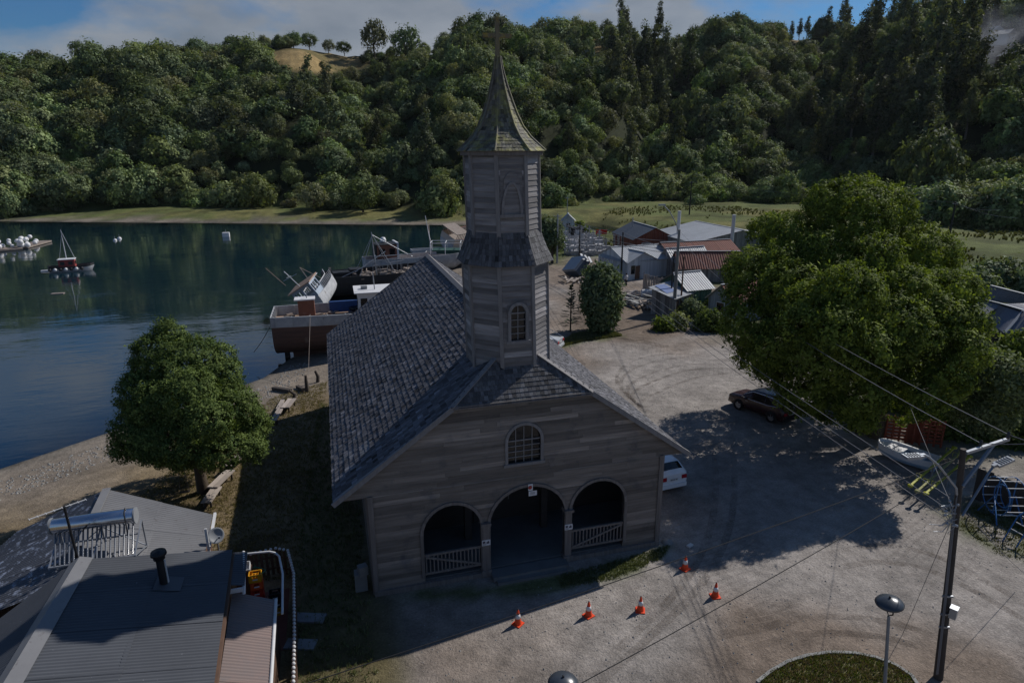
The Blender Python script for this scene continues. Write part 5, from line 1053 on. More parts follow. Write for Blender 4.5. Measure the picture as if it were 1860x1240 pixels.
def hut(name, label, p0, p1, depth, eave, ridge, way, wallm, roofm, cat='house', over=.3, wins=(), door=None, roof2=None, z0=None, group=None, pitch=.3, gablem=None):
    "walls from the ground line p0-p1 seen by the camera, running back by depth; ridge along or across that line"
    a, b_ = on(*p0), on(*p1); u = (b_-a); u.z = 0; L = u.length; u.normalize(); v = Vector((-u.y, u.x, 0))
    if v.dot(Vector((_f[0], _f[1], 0))) < 0: v = -v
    z = min(a.z, b_.z)-.1 if z0 is None else z0; o = empty(name, (a.x, a.y, z), label, cat, group); base = Vector((a.x, a.y, z))
    P = lambda x, y, h: u*x+v*y+Vector((0, 0, h))
    w = MB(); n = max(3, int(L/.28)); 
    def face(q0, q1, hts):
        "boarded wall of upright planks between two ground points, top height by fraction"
        k = max(2, int((q1-q0).length/.26)); nn = (q1-q0).cross(Vector((0, 0, 1))).normalized()
        for i in range(k):
            t0, t1 = i/k, (i+.94)/k; c0, c1 = q0.lerp(q1, t0), q0.lerp(q1, t1); h0, h1 = hts(t0), hts(t1); s = rr.uniform(0, .02)
            w.add([c0-nn*s, c1-nn*s, c1-nn*s+Vector((0, 0, h1)), c0-nn*s+Vector((0, 0, h0))], [(0, 1, 2, 3)], max(-.7, min(.8, rr.gauss(0, .4))))
    flat = lambda t: eave
    gab = lambda t: eave+(ridge-eave)*(1-abs(2*t-1))
    mono = lambda t: eave+(ridge-eave)*t
    C = [P(0, 0, 0), P(L, 0, 0), P(L, depth, 0), P(0, depth, 0)]
    hs = {'along': (flat, gab, flat, gab), 'across': (gab, flat, gab, flat), 'mono': (flat, mono, lambda t: ridge, lambda t: mono(1-t))}[way]
    for i in range(4): face(C[i], C[(i+1) % 4], hs[i])
    wo = w.build('wall', wallm, o); ov = over
    rf = empty('roof', (0, 0, 0)); rf.parent = o
    def sl(A, B, Cc, D, m, nu, seed): sheets(A, B, Cc, D, nu, 1, pitch, .03, m, rf, jit=.35, seed=seed)
    r2 = roof2 or roofm
    if way == 'along':
        k = (ridge-eave)/(depth/2); sl(P(-ov, depth/2, ridge+.05), P(L+ov, depth/2, ridge+.05), P(L+ov, -ov, eave-k*ov+.05), P(-ov, -ov, eave-k*ov+.05), roofm, 4, 3)
        sl(P(-ov, depth/2, ridge+.05), P(L+ov, depth/2, ridge+.05), P(L+ov, depth+ov, eave-k*ov+.05), P(-ov, depth+ov, eave-k*ov+.05), r2, 4, 4); MB().bar(P(-ov, depth/2, ridge+.09), P(L+ov, depth/2, ridge+.09), .3, .04).build('ridge_cap', zinc, rf)
    elif way == 'across':
        k = (ridge-eave)/(L/2); sl(P(L/2, -ov, ridge+.05), P(L/2, depth+ov, ridge+.05), P(-ov, depth+ov, eave-k*ov+.05), P(-ov, -ov, eave-k*ov+.05), roofm, 4, 5)
        sl(P(L/2, -ov, ridge+.05), P(L/2, depth+ov, ridge+.05), P(L+ov, depth+ov, eave-k*ov+.05), P(L+ov, -ov, eave-k*ov+.05), r2, 4, 6); MB().bar(P(L/2, -ov, ridge+.09), P(L/2, depth+ov, ridge+.09), .3, .04).build('ridge_cap', zinc, rf)
    else: sl(P(-ov, depth+ov, ridge+.08), P(L+ov, depth+ov, ridge+.08), P(L+ov, -ov, eave), P(-ov, -ov, eave), roofm, 3, 7)
    rz = math.atan2(u.y, u.x)
    for face_, x, h, ww, hh in wins:
        q = P(x, -.03, h) if face_ == 'f' else P(-.03, x, h) if face_ == 'l' else P(L+.03, x, h); a_ = rz if face_ == 'f' else rz+math.pi/2
        f = MB().box(q, (ww+.16, .06, hh+.16), rz=a_).build('window_frame', white, o); MB().box(q-(v*.03 if face_ == 'f' else u*(.03 if face_ == 'l' else -.03)), (ww, .03, hh), rz=a_).build('pane', glassd, f)
    if door: 
        x, ww, hh = door; d = MB().box(P(x, -.04, hh/2), (ww, .06, hh), rz=rz).build('door', brownw, o); MB().box(P(x+ww*.35, -.09, hh*.5), (.05, .05, .12), rz=rz).build('handle', galv, d)
    return o, P, rz
hut('white_cottage', 'white boarded cottage with a pale roof and dark windows behind the leafy bush', (1086, 492), (1136, 508), 9, 2.7, 4.1, 'across', boardw, zinc, wins=(('f', 1.1, 1.5, .8, 1.0), ('f', 2.7, 1.5, 1.0, 1.0), ('l', 3, 1.6, 1.4, 1.0)), door=(3.6, .8, 2.0))
hut('white_outbuilding', 'white upright boarded outbuilding adjoining the white cottage on its right', (1140, 509), (1192, 503), 6.5, 2.6, 3.8, 'across', boardw, zinc, cat='shed', wins=(('f', .8, 1.5, .7, 1.2),), door=(1.6, .8, 2.0))
B_ = hut('red_brown_house', 'red brown house with a dark grey roof beyond the white cottage', (1113, 450), (1150, 466), 7.5, 3.0, 4.8, 'along', boardr, zincd, roof2=zinc, wins=(('f', .6, 1.8, .9, 1.6), ('f', 2.9, 1.8, .9, 1.6), ('f', 5.0, 1.8, .9, 1.6), ('r', 2.2, 1.7, 1.4, 1.2)))
MB().cyl(B_[1](3, 2.5, 4), B_[1](3, 2.5, 5.9), .1, 8).build('stovepipe', galv, B_[0])
Cc = hut('long_metal_shed', 'largest pale metal roofed shed with grey block walls at the back of the hamlet', (1184, 455), (1258, 478), 17, 3.4, 5.0, 'along', stone, zinc, cat='shed', wins=(('f', 2.0, 1.7, .8, 1.4), ('f', 4.2, 1.7, .8, 1.4), ('f', 6.4, 1.7, .8, 1.2)))
for px, py, h in ((1232, 418, 3.2), (1330, 430, 3.4)):
    q = G(px, py, 4.2); tag(MB().cyl((q.x, q.y, 0), (q.x, q.y, 4.2+h), .28, 10).build('vent_pipe', white), 'tall white vent pipe behind the '+('left' if px < 1300 else 'right')+' end of the pale metal roof', 'pipe')
hut('grey_lean_shed', 'grey boarded shed with pale roof left of the rust red roof', (1196, 497), (1222, 505), 6, 2.5, 4.0, 'across', boardg, zinc, cat='shed')
hut('rust_roofed_shed', 'long shed under the upper rust red roof', (1222, 502), (1345, 493), 7, 2.6, 4.4, 'along', boardg, rustr, cat='shed', roof2=rustr)
hut('low_rust_roofed_shed', 'lower shed with a rust red gable roof and open dark front', (1232, 512), (1345, 512), 4.6, 2.1, 3.9, 'along', boardg, rustr, cat='shed', roof2=rustr)
hut('green_walled_shed', 'shed with dark green boards under a ribbed grey roof', (1246, 566), (1290, 561), 5, 2.6, 4.0, 'along', boardgr, zinc, cat='shed')
hut('blue_grey_gabled_shed', 'blue grey gabled shed half hidden by the spreading tree', (1284, 578), (1332, 590), 7, 2.5, 4.0, 'across', mat('blue_grey_boards', (.25, .29, .32), col2=(.16, .15, .14), nscale=(5, 5, .6), nmix=.8, tint=.5), zinc, cat='shed', roof2=rustr, wins=(('f', 1.6, 1.6, .9, 1.0),))
F_ = hut('lean_to_shed', 'low plank lean-to shed with a bright blue tarpaulin on its roof', (1222, 577), (1256, 564), 2.7, 2.2, 3.0, 'mono', boardg, zinc, cat='shed', over=.3, door=(.6, .8, 1.9))
MB().add([F_[1](.2, 1.0, 2.60), F_[1](2.2, .9, 2.58), F_[1](2.4, 2.6, 3.08), F_[1](.7, 2.8, 3.14)], [(0, 1, 2, 3)]).build('tarpaulin', bluep, F_[0])
# paling screen and clutter
a, b_ = on(1167, 532), on(1217, 548); pf = empty('paling_screen', a, 'high screen of rough upright sticks between the sheds', 'fence'); u = (b_-a); n = 46; st_ = MB().box((0, 0, 1.3), (.10, .05, 2.6)).mesh('stick', pale_wood)
for i in range(n): p = u*(i/n); s = link('stick', st_, pf, p+Vector((0, 0, rr.uniform(-.25, .05))), (rr.uniform(-.05, .05), rr.uniform(-.06, .06), math.atan2(u.y, u.x)))
for h in (.6, 1.9): MB().bar(Vector((0, 0, h)), u+Vector((0, 0, h)), .06).build('rail', pale_wood, pf)
def heap(name, label, cat, px, py, n, L, spread, mt, h=.5, seed=1, part='board'):
    c = on(px, py); o = empty(name, c, label, cat); r = random.Random(seed)
    for i in range(n):
        MB().box((r.uniform(-1, 1)*spread, r.uniform(-1, 1)*spread*.6, .06+h*r.random()), (L*r.uniform(.5, 1.1), r.uniform(.12, .35), r.uniform(.04, .12)), t=r.uniform(-.6, .6), mat=(Matrix.Rotation(r.uniform(-.6, .6)+seed, 3, 'Z') @ Matrix.Rotation(r.uniform(-.15, .15), 3, 'Y'))).build(part, mt, o)
    return o
heap('plank_heap', 'scattered pale planks on the ground beside the leaning sheet stack', 'planks', 1046, 512, 16, 3.2, 1.6, pale_wood, .5, 1)
heap('scrap_heap', 'heap of grey boat scrap in front of the paling screen', 'scrap', 1165, 552, 26, 2.4, 2.2, stone, .8, 2); heap('board_heap', 'brownish boards laid by the leafy bush', 'planks', 1142, 536, 14, 3.0, 1.8, pale_wood, .3, 3)
heap('timber_heap', 'tangle of timber beside the lean-to shed', 'planks', 1186, 560, 18, 2.2, 1.3, debm, .9, 4)
c = on(1172, 540); tag(MB().cyl((c.x-.5, c.y, .55), (c.x+.7, c.y-.3, .55), .48, 14).build('drum', white), 'white drum lying in the boat scrap', 'drum')
c = on(1046, 500); o = empty('sheet_stack', c, 'leaning stack of ribbed grey sheets topped by pale boards', 'sheets'); tl_ = Matrix.Rotation(-.75, 3, 'Y') @ Matrix.Rotation(.3, 3, 'Z')
for i in range(9): MB().box(Vector((0, 0, 1.3))+tl_ @ Vector((0, 0, i*.16-.6)), (2.6, 3.2, .12), mat=tl_, t=.1*(i % 3)).build('sheet', zincd if i < 6 else zinc, o)
for i in range(3): MB().bar((.5+.6*i, -1.7, 2.5-.25*i), (1.2+.6*i, 1.2, 2.9-.25*i), .3, .08, t=.3).build('board', white, o)
MB().box((1.2, .2, .5), (2.0, 2.2, 1.0), t=-.5).build('prop', debm, o)
# graveyard of white fenced tombs
def grave(mt):
    o = empty('grave', (0, 0, 0), 'white cemetery grave with a low rail and a small cross', 'grave', 'white graves of the little cemetery'); MB().box((0, 0, .3), (1.1, 2.1, .6)).box((0, .8, .75), (1.0, .4, .5)).build('tomb', mt, o)
    r = MB()
    for x in (-.75, .75): r.bar((x, -1.3, .95), (x, 1.3, .95), .05).bar((x, -1.3, .4), (x, 1.3, .4), .05); [r.box((x, -1.3+.52*i, .5), (.06, .06, 1.05)) for i in range(6)]
    for y in (-1.3, 1.3): r.bar((-.75, y, .95), (.75, y, .95), .05).bar((-.75, y, .4), (.75, y, .4), .05); [r.box((-.75+.5*i, y, .5), (.06, .06, 1.05)) for i in range(4)]
    r.build('railing', mt, o); MB().box((0, .85, 1.5), (.12, .12, 1.3)).box((0, .85, 1.75), (.6, .1, .12)).build('cross', mt, o); return o
g0 = grave(mat('worn_white_plaster', (.46, .46, .47), col2=(.2, .2, .21), nscale=(1.5, 1.5, 1.5), nmix=.8, obj=.5)); k = 0; r2 = random.Random(12)
for row, (py, xs) in enumerate(((461, range(1034, 1104, 11)), (452, range(1030, 1100, 10)), (445, range(1028, 1096, 10)), (438, range(1027, 1075, 9)), (432, range(1024, 1062, 9)))):
    for px in xs:
        g = g0 if k == 0 else copy_tree(g0); g.location = on(px+r2.uniform(-3, 3), py+r2.uniform(-1.5, 1.5)); g.rotation_euler = (0, 0, -.35+r2.uniform(-.1, .1)); g.scale = (r2.uniform(1, 1.5), r2.uniform(1, 1.3), r2.uniform(.9, 1.5)); k += 1
hut('white_chapel_hut', 'small white hut with a dark window above the cemetery', (1022, 424), (1043, 423), 3, 3.0, 4.2, 'across', boardw, zinc, cat='hut', wins=(('f', 1.2, 1.9, .8, .9),))
o = empty('grave_shelter', on(1046, 436), 'dark little tomb house with a white panel among the graves', 'tomb'); MB().box((0, 0, 1.3), (2.4, 2.2, 2.6)).build('walls', black, o); MB().box((0, -1.13, 1.7), (1.2, .04, .9)).build('panel', white, o)
o = empty('red_notice', on(1092, 436), 'small bright red board on posts by the graveyard edge', 'sign'); MB().box((0, 0, 1.6), (2.4, .08, .9)).build('board', redp, o); MB().box((-1, .06, .8), (.08, .08, 1.6)).box((1, .06, .8), (.08, .08, 1.6)).build('post', debm, o)
# poles and cables of the hamlet
def pole(px, py, h, r, label, mt, lamp=False, tophook=True, name='utility_pole'):
    c = on(px, py); o = empty(name, c, label, 'pole'); MB().tube([(0, 0, -.2), (0, 0, h)], [r*1.25, r*.8], 10).build('shaft', mt, o)
    if tophook: MB().bar((-.7, 0, h-.3), (.7, 0, h-.3), .09).build('crossarm', galv, o)
    return o, c+Vector((0, 0, h))
o, P1 = pole(1223, 577, 9.4, .17, 'tall concrete pole with a curved street lamp arm by the lean-to shed', stone, tophook=False)
MB().tube([(0, 0, 8.9), (-.4, 0, 10.0), (-1.2, 0, 11.2), (-1.9, .1, 11.9)], .05, 7).build('lamp_arm', galv, o); MB().box((-2.1, .1, 11.95), (.7, .28, .14)).build('lamp_head', galv, o)
_, P2 = pole(1012, 478, 7.8, .13, 'thin grey pole in front of the cemetery tree', galv)
_, P3 = pole(1128, 508, 6.6, .11, 'dark slim pole before the white cottage', black, tophook=False); _, P4 = pole(1052, 470, 6.0, .1, 'dark slim pole between the graves and the leaning sheets', black, tophook=False)
_, P5 = pole(1217, 566, 6.0, .08, 'thin dark pole left of the concrete pole', black, tophook=False); o, P6 = pole(1235, 572, 6.4, .09, 'thin brown pole with a meter box right of the concrete pole', brownw, tophook=False); MB().box((0, -.15, 1.9), (.3, .2, .45)).build('meter_box', galv, o)
_, P7 = pole(1252, 390, 9, .16, 'dark pole standing out in the marsh', black); _, P8 = pole(1722, 440, 7.6, .2, 'dark pole with a pale crossarm in the field right of the spreading tree', black); o, _ = pole(1030, 402, 6.5, .1, 'thin lamp pole near the stream', galv)
wire_m = mat('wire', (.16, .16, .17), rough=.5, nmix=.1); wire_d = mat('black_wire', (.02, .02, .022), nmix=.1)
def wire(a, b_, label, sag=.6, r=.010, mt=None, group='overhead wires'):
    a, b_ = Vector(a), Vector(b_); return tag(MB().tube([a.lerp(b_, t/14)+Vector((0, 0, -sag*4*(t/14)*(1-t/14))) for t in range(15)], r, 5, cap=False).build('overhead_wire', mt or wire_m), label, 'wire', group)
for i, dz_ in enumerate((0, -.9, -1.3)): wire(P1+Vector((0, 0, -1.2+dz_)), P2+Vector((0, 0, -.3+dz_*.5)), ('upper', 'middle', 'lower')[i]+' cable crossing in front of the leafy bush in the hamlet', .9, .03)
wire(P1+Vector((0, 0, -2)), P3, 'cable from the concrete pole to the dark slim pole', .3, .025); wire(P3, P4, 'cable from the dark slim pole towards the graves', .3, .02)
wire(P8+Vector((-.6, 0, -.2)), (95, 55, 8), 'left cable running off over the right field', .5, .025); wire(P8+Vector((.6, 0, -.2)), (95, 52, 7), 'right cable running off over the right field', .6, .025); wire(P7, P8, 'long cable between the two marsh poles', 1., .02)
# greenery of the hamlet
def shrub(px, py, dep, lobes, n, size, leaf, label, seed, cat='bush', name='bush', r0=.1, **kw):
    c = on(px, py); L = [px_lobe(a, b_, dep, r_) if len(q_) == 3 else px_lobe(a, b_, dep+q_[3], r_) for q_ in lobes for a, b_, r_ in [q_[:3]]]
    return big_tree(name, c, L, n, size, leaf, label, seed, r0, **kw)
def depth(px, py): c = on(px, py); return float((np.array(c)-CAM) @ _f)
d = depth(1092, 602)
shrub(1092, 602, d-.5, [(1092, 520, 28), (1085, 500, 18), (1105, 505, 16), (1092, 550, 30), (1094, 575, 24), (1078, 540, 20), (1108, 545, 18), (1090, 592, 14), (1092, 495, 12)], 15000, .17, 'willow', 'tall leafy bush standing alone on the track in the hamlet', 51, clump=16, spread=.2, stretch=2.2)
d = depth(1003, 478); shrub(1003, 478, d, [(1000, 425, 15), (995, 410, 12), (1006, 440, 15), (990, 440, 14), (1005, 412, 10)], 6000, .28, 'willow', 'pale leafy tree beside the cemetery next to the tower', 52, 'tree', 'willow_tree', .22, clump=12, spread=.3)
d = depth(1036, 602)
ct = empty('young_conifer', on(1036, 602), 'sparse young conifer right of the church tower', 'tree'); r2 = random.Random(9); V = []; F = []; T_ = []
MB().tube([(0, 0, 0), (0, 0, 2.5), (.05, 0, 4.6)], [.09, .06, .015], 7).build('trunk', bark, ct); nb = MB()
for t in range(15):
    z = .7+t*.27; rad = 1.35*(1-t/16.5)
    for k in range(6):
        an_ = r2.uniform(0, 6.28); q = Vector((math.cos(an_)*rad, math.sin(an_)*rad, -.12*rad+.25)); 
        for j in range(7):
            f = .25+.75*j/7; c = Vector((0, 0, z))+q*f; dd = Vector((-q.y, q.x, 0)).normalized()*.16*r2.uniform(.7, 1.3); w_ = q.normalized()*.10; nb.add([c-dd, c+w_-dd*.2, c+dd, c-w_*.5], [(0, 1, 2, 3)], r2.random())
nb.build('crown', LEAF['pine'], ct)
for i, (px, py, r_, n, lf, lab) in enumerate([(1205, 600, 12, 2500, 'lime', 'low yellow green shrub at the foot of the concrete pole'), (1228, 597, 14, 2500, 'olive', 'straw tinted shrub right of the concrete pole foot'), (1255, 575, 16, 3500, 'willow', 'pale leaved shrub in front of the green walled shed'), (1278, 560, 12, 2200, 'near', 'dark shrub against the green walled shed'), (1320, 600, 10, 1800, 'willow', 'small pale shrub at the edge of the spreading tree'), (1290, 600, 20, 3500, 'near', 'dark weeds mound under the gabled shed'), (1042, 428, 8, 900, 'near', 'dark bush below the white hut'), (1060, 430, 9, 900, 'near', 'dark bush right of the white hut'), (1052, 412, 6, 700, 'lime', 'small bright bush beside the white hut')]):
    d = depth(px, py); shrub(px, py, d, [(px, py-r_*.7, r_), (px-r_*.6, py-r_*.4, r_*.7), (px+r_*.6, py-r_*.5, r_*.75)], n, .16 if d < 90 else .3, lf, lab, 60+i, clump=12, spread=.2)
# ------------------------------------------------------------------ far houses and smoke on the right hill
def far_house(px, py, w, l, h, wm, rm, label, rz=0.):
    p = hill_pt(px, py); o = empty('hillside_house', (p.x, p.y, p.z-.3), label, 'house', None, rz); MB().box((0, 0, h/2+.5), (w, l, h+1)).build('wall', wm, o)
    MB().prism([(-w/2-.4, h+.9), (w/2+.4, h+.9), (0, h+1+w*.28)], (1, 0, 0), (0, 0, 1), (0, 1, 0), (0, 0, 0), -l/2-.4, l/2+.4).build('roof', rm, o)
    for x in (-w*.25, w*.25): f = MB().box((x, -l/2-.03, h*.6+.8), (w*.22, .08, h*.36)).build('window', white, o); MB().box((x, -l/2-.08, h*.6+.8), (w*.17, .04, h*.28)).build('pane', glassd, f)
for i, (px, py, w, wm, rm, lab) in enumerate([(1778, 82, 7, boardw, zinc, 'white house left of the three on the upper right hill'), (1798, 78, 6, boardw, zinc, 'white house in the middle of the three on the upper right hill'), (1818, 84, 7, boardw, zincd, 'white house with a dark roof on the upper right hill'), (1848, 124, 11, brownw, zincd, 'dark house with a pale porch at the right edge of the hill'), (1066, 112, 6, boardw, zinc, 'tiny white house among the trees on the middle hill')]): far_house(px, py, w, w*.9, 3.2, wm, rm, lab, YAW*-1+.3*(i % 3))
p = hill_pt(1806, 122); sm = bpy.data.materials.new('smoke_haze'); sm.use_nodes = True; nt = sm.node_tree; nt.nodes.remove(nt.nodes['Principled BSDF']); pv = nd(nt, 'ShaderNodeVolumePrincipled'); pv.inputs['Color'].default_value = (.85, .9, 1, 1); pv.inputs['Anisotropy'].default_value = .1
tc = nd(nt, 'ShaderNodeTexCoord'); ln = nd(nt, 'ShaderNodeVectorMath', operation='LENGTH'); lk(nt, tc.outputs['Object'], ln.inputs[0]); no = nd(nt, 'ShaderNodeTexNoise', i_Scale=2.2, i_Detail=4.); lk(nt, tc.outputs['Object'], no.inputs['Vector'])
lk(nt, math_(nt, 'MULTIPLY', math_(nt, 'MULTIPLY', math_(nt, 'SUBTRACT', 1., ln.outputs['Value'], clamp=True), ramp(nt, no.outputs[0], [(.38, 0.), (.68, 1.)])), .05), pv.inputs['Density']); lk(nt, pv.outputs[0], nt.nodes['Material Output'].inputs['Volume'])
so = tag(MB().lathe([(0, -1), (.7, -.7), (1, 0), (.7, .7), (0, 1)], n=16).build('smoke', sm), 'thin white smoke drifting over the upper right hill', 'smoke', kind='stuff'); so.location = (p.x, p.y, p.z+9); so.scale = (18, 16, 15)
# ------------------------------------------------------------------ vehicles
def paint(name, c): return mat(name, c, rough=.25, spec=.5, nmix=.08, tint=.1)
tyre_m = mat('tyre_rubber', (.02, .02, .021), rough=.85, nmix=.3); rim_m = mat('alloy_rim', (.45, .46, .48), rough=.3, metal=.8, nmix=.1); lampr = mat('tail_lamp', (.35, .02, .03), rough=.15, nmix=.1); chrome = mat('chrome', (.7, .7, .72), rough=.12, metal=1, nmix=.05); tan = mat('tan_interior', (.25, .17, .11)); platem = mat('number_plate', (.6, .6, .58), rough=.5, nmix=.05)
def car(name, label, loc, rz, L, Wd, secs, pm, wheels, cat='car', glass=True, r=.33, open_from=None):
    "secs: (x, half width, belt z, roof half width, roof z) from the rear (x=0) to the nose"
    o = empty(name, loc, label, cat); o.rotation_euler = (0, 0, rz); m = MB(); n = len(secs); V = []
    for x, w, zb, rw, zr in secs:
        h = [(.0, .24), (w*.86, .24), (w*.99, .40), (w, .66), (w*.965, zb), (rw, zr), (rw*.55, zr+.025), (0, zr+.03)]
        V += [(x, -a, z) for a, z in h]+[(x, a, z) for a, z in h[::-1]]
    K = 16; F = [(i*K+j, (i+1)*K+j, (i+1)*K+j+1, i*K+j+1) for i in range(n-1) for j in range(K-1)]; m.add(V, F, 0, 0, True); m.add(V[:K], [tuple(range(K))[::-1]]); m.add(V[-K:], [tuple(range(K))]); b = m.build('body', pm, o)
    # glass: side lights between belt and roof, screens where the roof climbs
    def pt(i, s, f, g=.008):
        x, w, zb, rw, zr = secs[i]; return Vector((x, s*(w*.965+(rw-w*.965)*f+g), zb+(zr-zb)*f+.004))
    idx = [i for i in range(n) if secs[i][4]-secs[i][2] > .25]
    for s in (-1, 1):
        for i, j in zip(idx, idx[1:]):
            A, B, C_, D = pt(i, s, .12), pt(j, s, .12), pt(j, s, .86), pt(i, s, .86); sh = (B-A)*.03; MB().add([A+sh, B-sh, C_-sh, D+sh], [(0, 1, 2, 3)]).build('side_window', glassd, o)
    for i, j in ((idx[0]-1, idx[0]), (idx[-1]+1, idx[-1])):
        if 0 <= i < n:
            q = MB(); ys = (-.88, -.55, 0, .55, .88); zz_ = (.006, .025, .03, .025, .006); rows = []
            for f in (.10, .92):
                x0 = secs[i][0]+(secs[j][0]-secs[i][0])*f; zt = secs[i][4]+(secs[j][4]-secs[i][4])*f; wt = secs[i][3]+(secs[j][3]-secs[i][3])*f; rows.append([(x0-(.012 if j > i else -.012), y*wt, zt+dz_+.014) for y, dz_ in zip(ys, zz_)])
            q.add(rows[0]+rows[1], [(k_, k_+1, k_+6, k_+5) for k_ in range(4)]); q.build('rear_window' if j > i else 'windscreen', glassd, o)
    tm = MB().lathe([(r*.62, -.1), (r*.95, -.105), (r, -.07), (r, .07), (r*.95, .105), (r*.62, .1)], n=22).mesh('tyre', tyre_m); rm = MB().lathe([(0, .06), (r*.2, .07), (r*.25, .04), (r*.55, .045), (r*.66, .09), (r*.66, -.05)], n=20)
    for k_ in range(5): c_, s_ = math.cos(k_*1.257), math.sin(k_*1.257); rm.bar((c_*.04, s_*.04, .085), (c_*r*.6, s_*r*.6, .09), .05, .02)
    rm = rm.mesh('rim', rim_m)
    for x in wheels:
        for s in (-1, 1):
            w = empty('wheel', (x, s*(Wd/2-.09), r)); w.parent = o; w.rotation_euler = (-s*math.pi/2, 0, 0); link('tyre', tm, w); link('rim', rm, w)
            a = MB().lathe([(r*1.0, 0), (r*1.13, 0), (r*1.13, .012), (r*1.0, .012)], n=20).build('wheel_arch', black, o); a.location = (x, s*(Wd/2+.001), r+.02); a.rotation_euler = (-s*math.pi/2, 0, 0)
    x, w, zb, rw, zr = secs[0]
    for s in (-1, 1):
        MB().box((x-.005, s*w*.78, .80), (.09, w*.36, .2)).build('tail_lamp', lampr, o); MB().box((secs[-1][0]-.02, s*w*.7, .62), (.12, w*.4, .14)).build('headlamp', chrome, o)
        wing = secs[min(idx[-1]+0, n-1)]; MB().box((wing[0]-.05, s*(wing[1]+.1), wing[2]+.08), (.12, .2, .13)).build('wing_mirror', pm, o)
        for k_ in (idx[0], idx[len(idx)//2]): MB().box((secs[k_][0]+.35, s*(secs[k_][1]+.004), secs[k_][2]-.12), (.18, .03, .03)).build('door_handle', chrome, o)
    pl = MB().box((x-.03, 0, .72), (.02, .46, .13)).build('number_plate', platem, o); q = MB()
    for i in range(6): q.box((x-.042, -.16+.062*i+(.03 if i > 1 else 0)+(.02 if i > 3 else 0), .72), (.003, .035, .07))
    q.build('plate_mark', ink, pl); MB().box((x-.02, 0, .36), (.14, w*1.9, .2)).build('bumper', black if 'dark' in label else pm, o); MB().box((secs[-1][0]+.0, 0, .36), (.14, w*1.6, .2)).build('bumper', black, o)
    return o
HB = [(0, .80, .92, .70, .96), (.10, .86, 1.0, .66, 1.18), (.55, .885, 1.0, .60, 1.46), (1.4, .89, .98, .62, 1.50), (2.3, .89, .95, .60, 1.44), (2.75, .88, .93, .58, 1.28), (3.2, .86, .92, .74, .98), (3.8, .82, .82, .7, .86), (4.05, .70, .66, .55, .70)]
# white hatchback beyond the right corner of the church
b_ = G(1229, 893, 0.); wc = car('parked_hatchback', 'white hatchback parked tail out behind the right corner of the church', (b_.x-.15, b_.y+.1, 0), math.pi/2+.10, 4.1, 1.78, HB, paint('white_car_paint', (.72, .73, .75)), (.75, 3.2))
SV = [(0, .84, .98, .72, 1.0), (.08, .90, 1.06, .70, 1.22), (.55, .92, 1.06, .66, 1.62), (1.5, .925, 1.04, .68, 1.68), (2.5, .925, 1.0, .66, 1.64), (2.95, .92, .98, .64, 1.48), (3.45, .90, .98, .78, 1.04), (4.2, .86, .94, .74, .98), (4.5, .74, .78, .6, .82)]
r0, f0 = G(1399, 767, .0), G(1349, 747, .0); u = (f0-r0).normalized(); hd = math.atan2(u.y, u.x); side = Vector((u.y, -u.x, 0)); o0 = r0+side*.92-u*.85
sv = car('parked_suv', 'dark maroon suv parked in the shade of the spreading tree', (o0.x, o0.y, 0), hd, 4.5, 1.86, SV, paint('maroon_paint', (.035, .014, .016)), (.85, 3.5), r=.36)
for s in (-1, 1): MB().tube([(.55, s*.735, 1.60), (1.5, s*.76, 1.64), (2.5, s*.745, 1.6), (3.1, s*.80, 1.30), (3.3, s*.9, 1.08), (2.5, s*.93, 1.05), (1.2, s*.935, 1.09), (.5, s*.9, 1.2), (.55, s*.735, 1.60)], .018, 5).build('window_trim', chrome, sv)
MB().box((1.9, 0, .95), (1.6, 1.3, .5)).build('seat', tan, sv)
# pickup beyond the tower
b_ = on(1030, 632); PKS = [(0, .84, .95, .80, .98), (.12, .86, .97, .82, 1.0), (1.55, .87, .97, .83, 1.0), (1.62, .87, 1.0, .68, 1.66), (2.5, .88, 1.0, .68, 1.70), (3.05, .88, .98, .66, 1.6), (3.6, .86, .98, .74, 1.04), (4.5, .84, .92, .74, .96), (4.75, .74, .76, .6, .8)]
pk_ = car('pickup_truck', 'silver pickup truck with an open bed parked beyond the church tower', (b_.x-.7, b_.y-.2, 0), 2.45, 4.75, 1.76, PKS, paint('silver_paint', (.42, .44, .46)), (.9, 3.75), cat='pickup')
MB().box((.85, 0, 1.004), (1.35, 1.45, .03)).build('load_bed', black, pk_); bt = MB()
for s in (-1, 1): bt.tube([(1.55, s*.7, 1.0), (1.5, s*.66, 1.66), (.2, s*.8, 1.06)], .03, 5)
bt.tube([(1.5, -.66, 1.66), (1.5, .66, 1.66)], .03, 5).build('roll_bar', chrome, pk_)
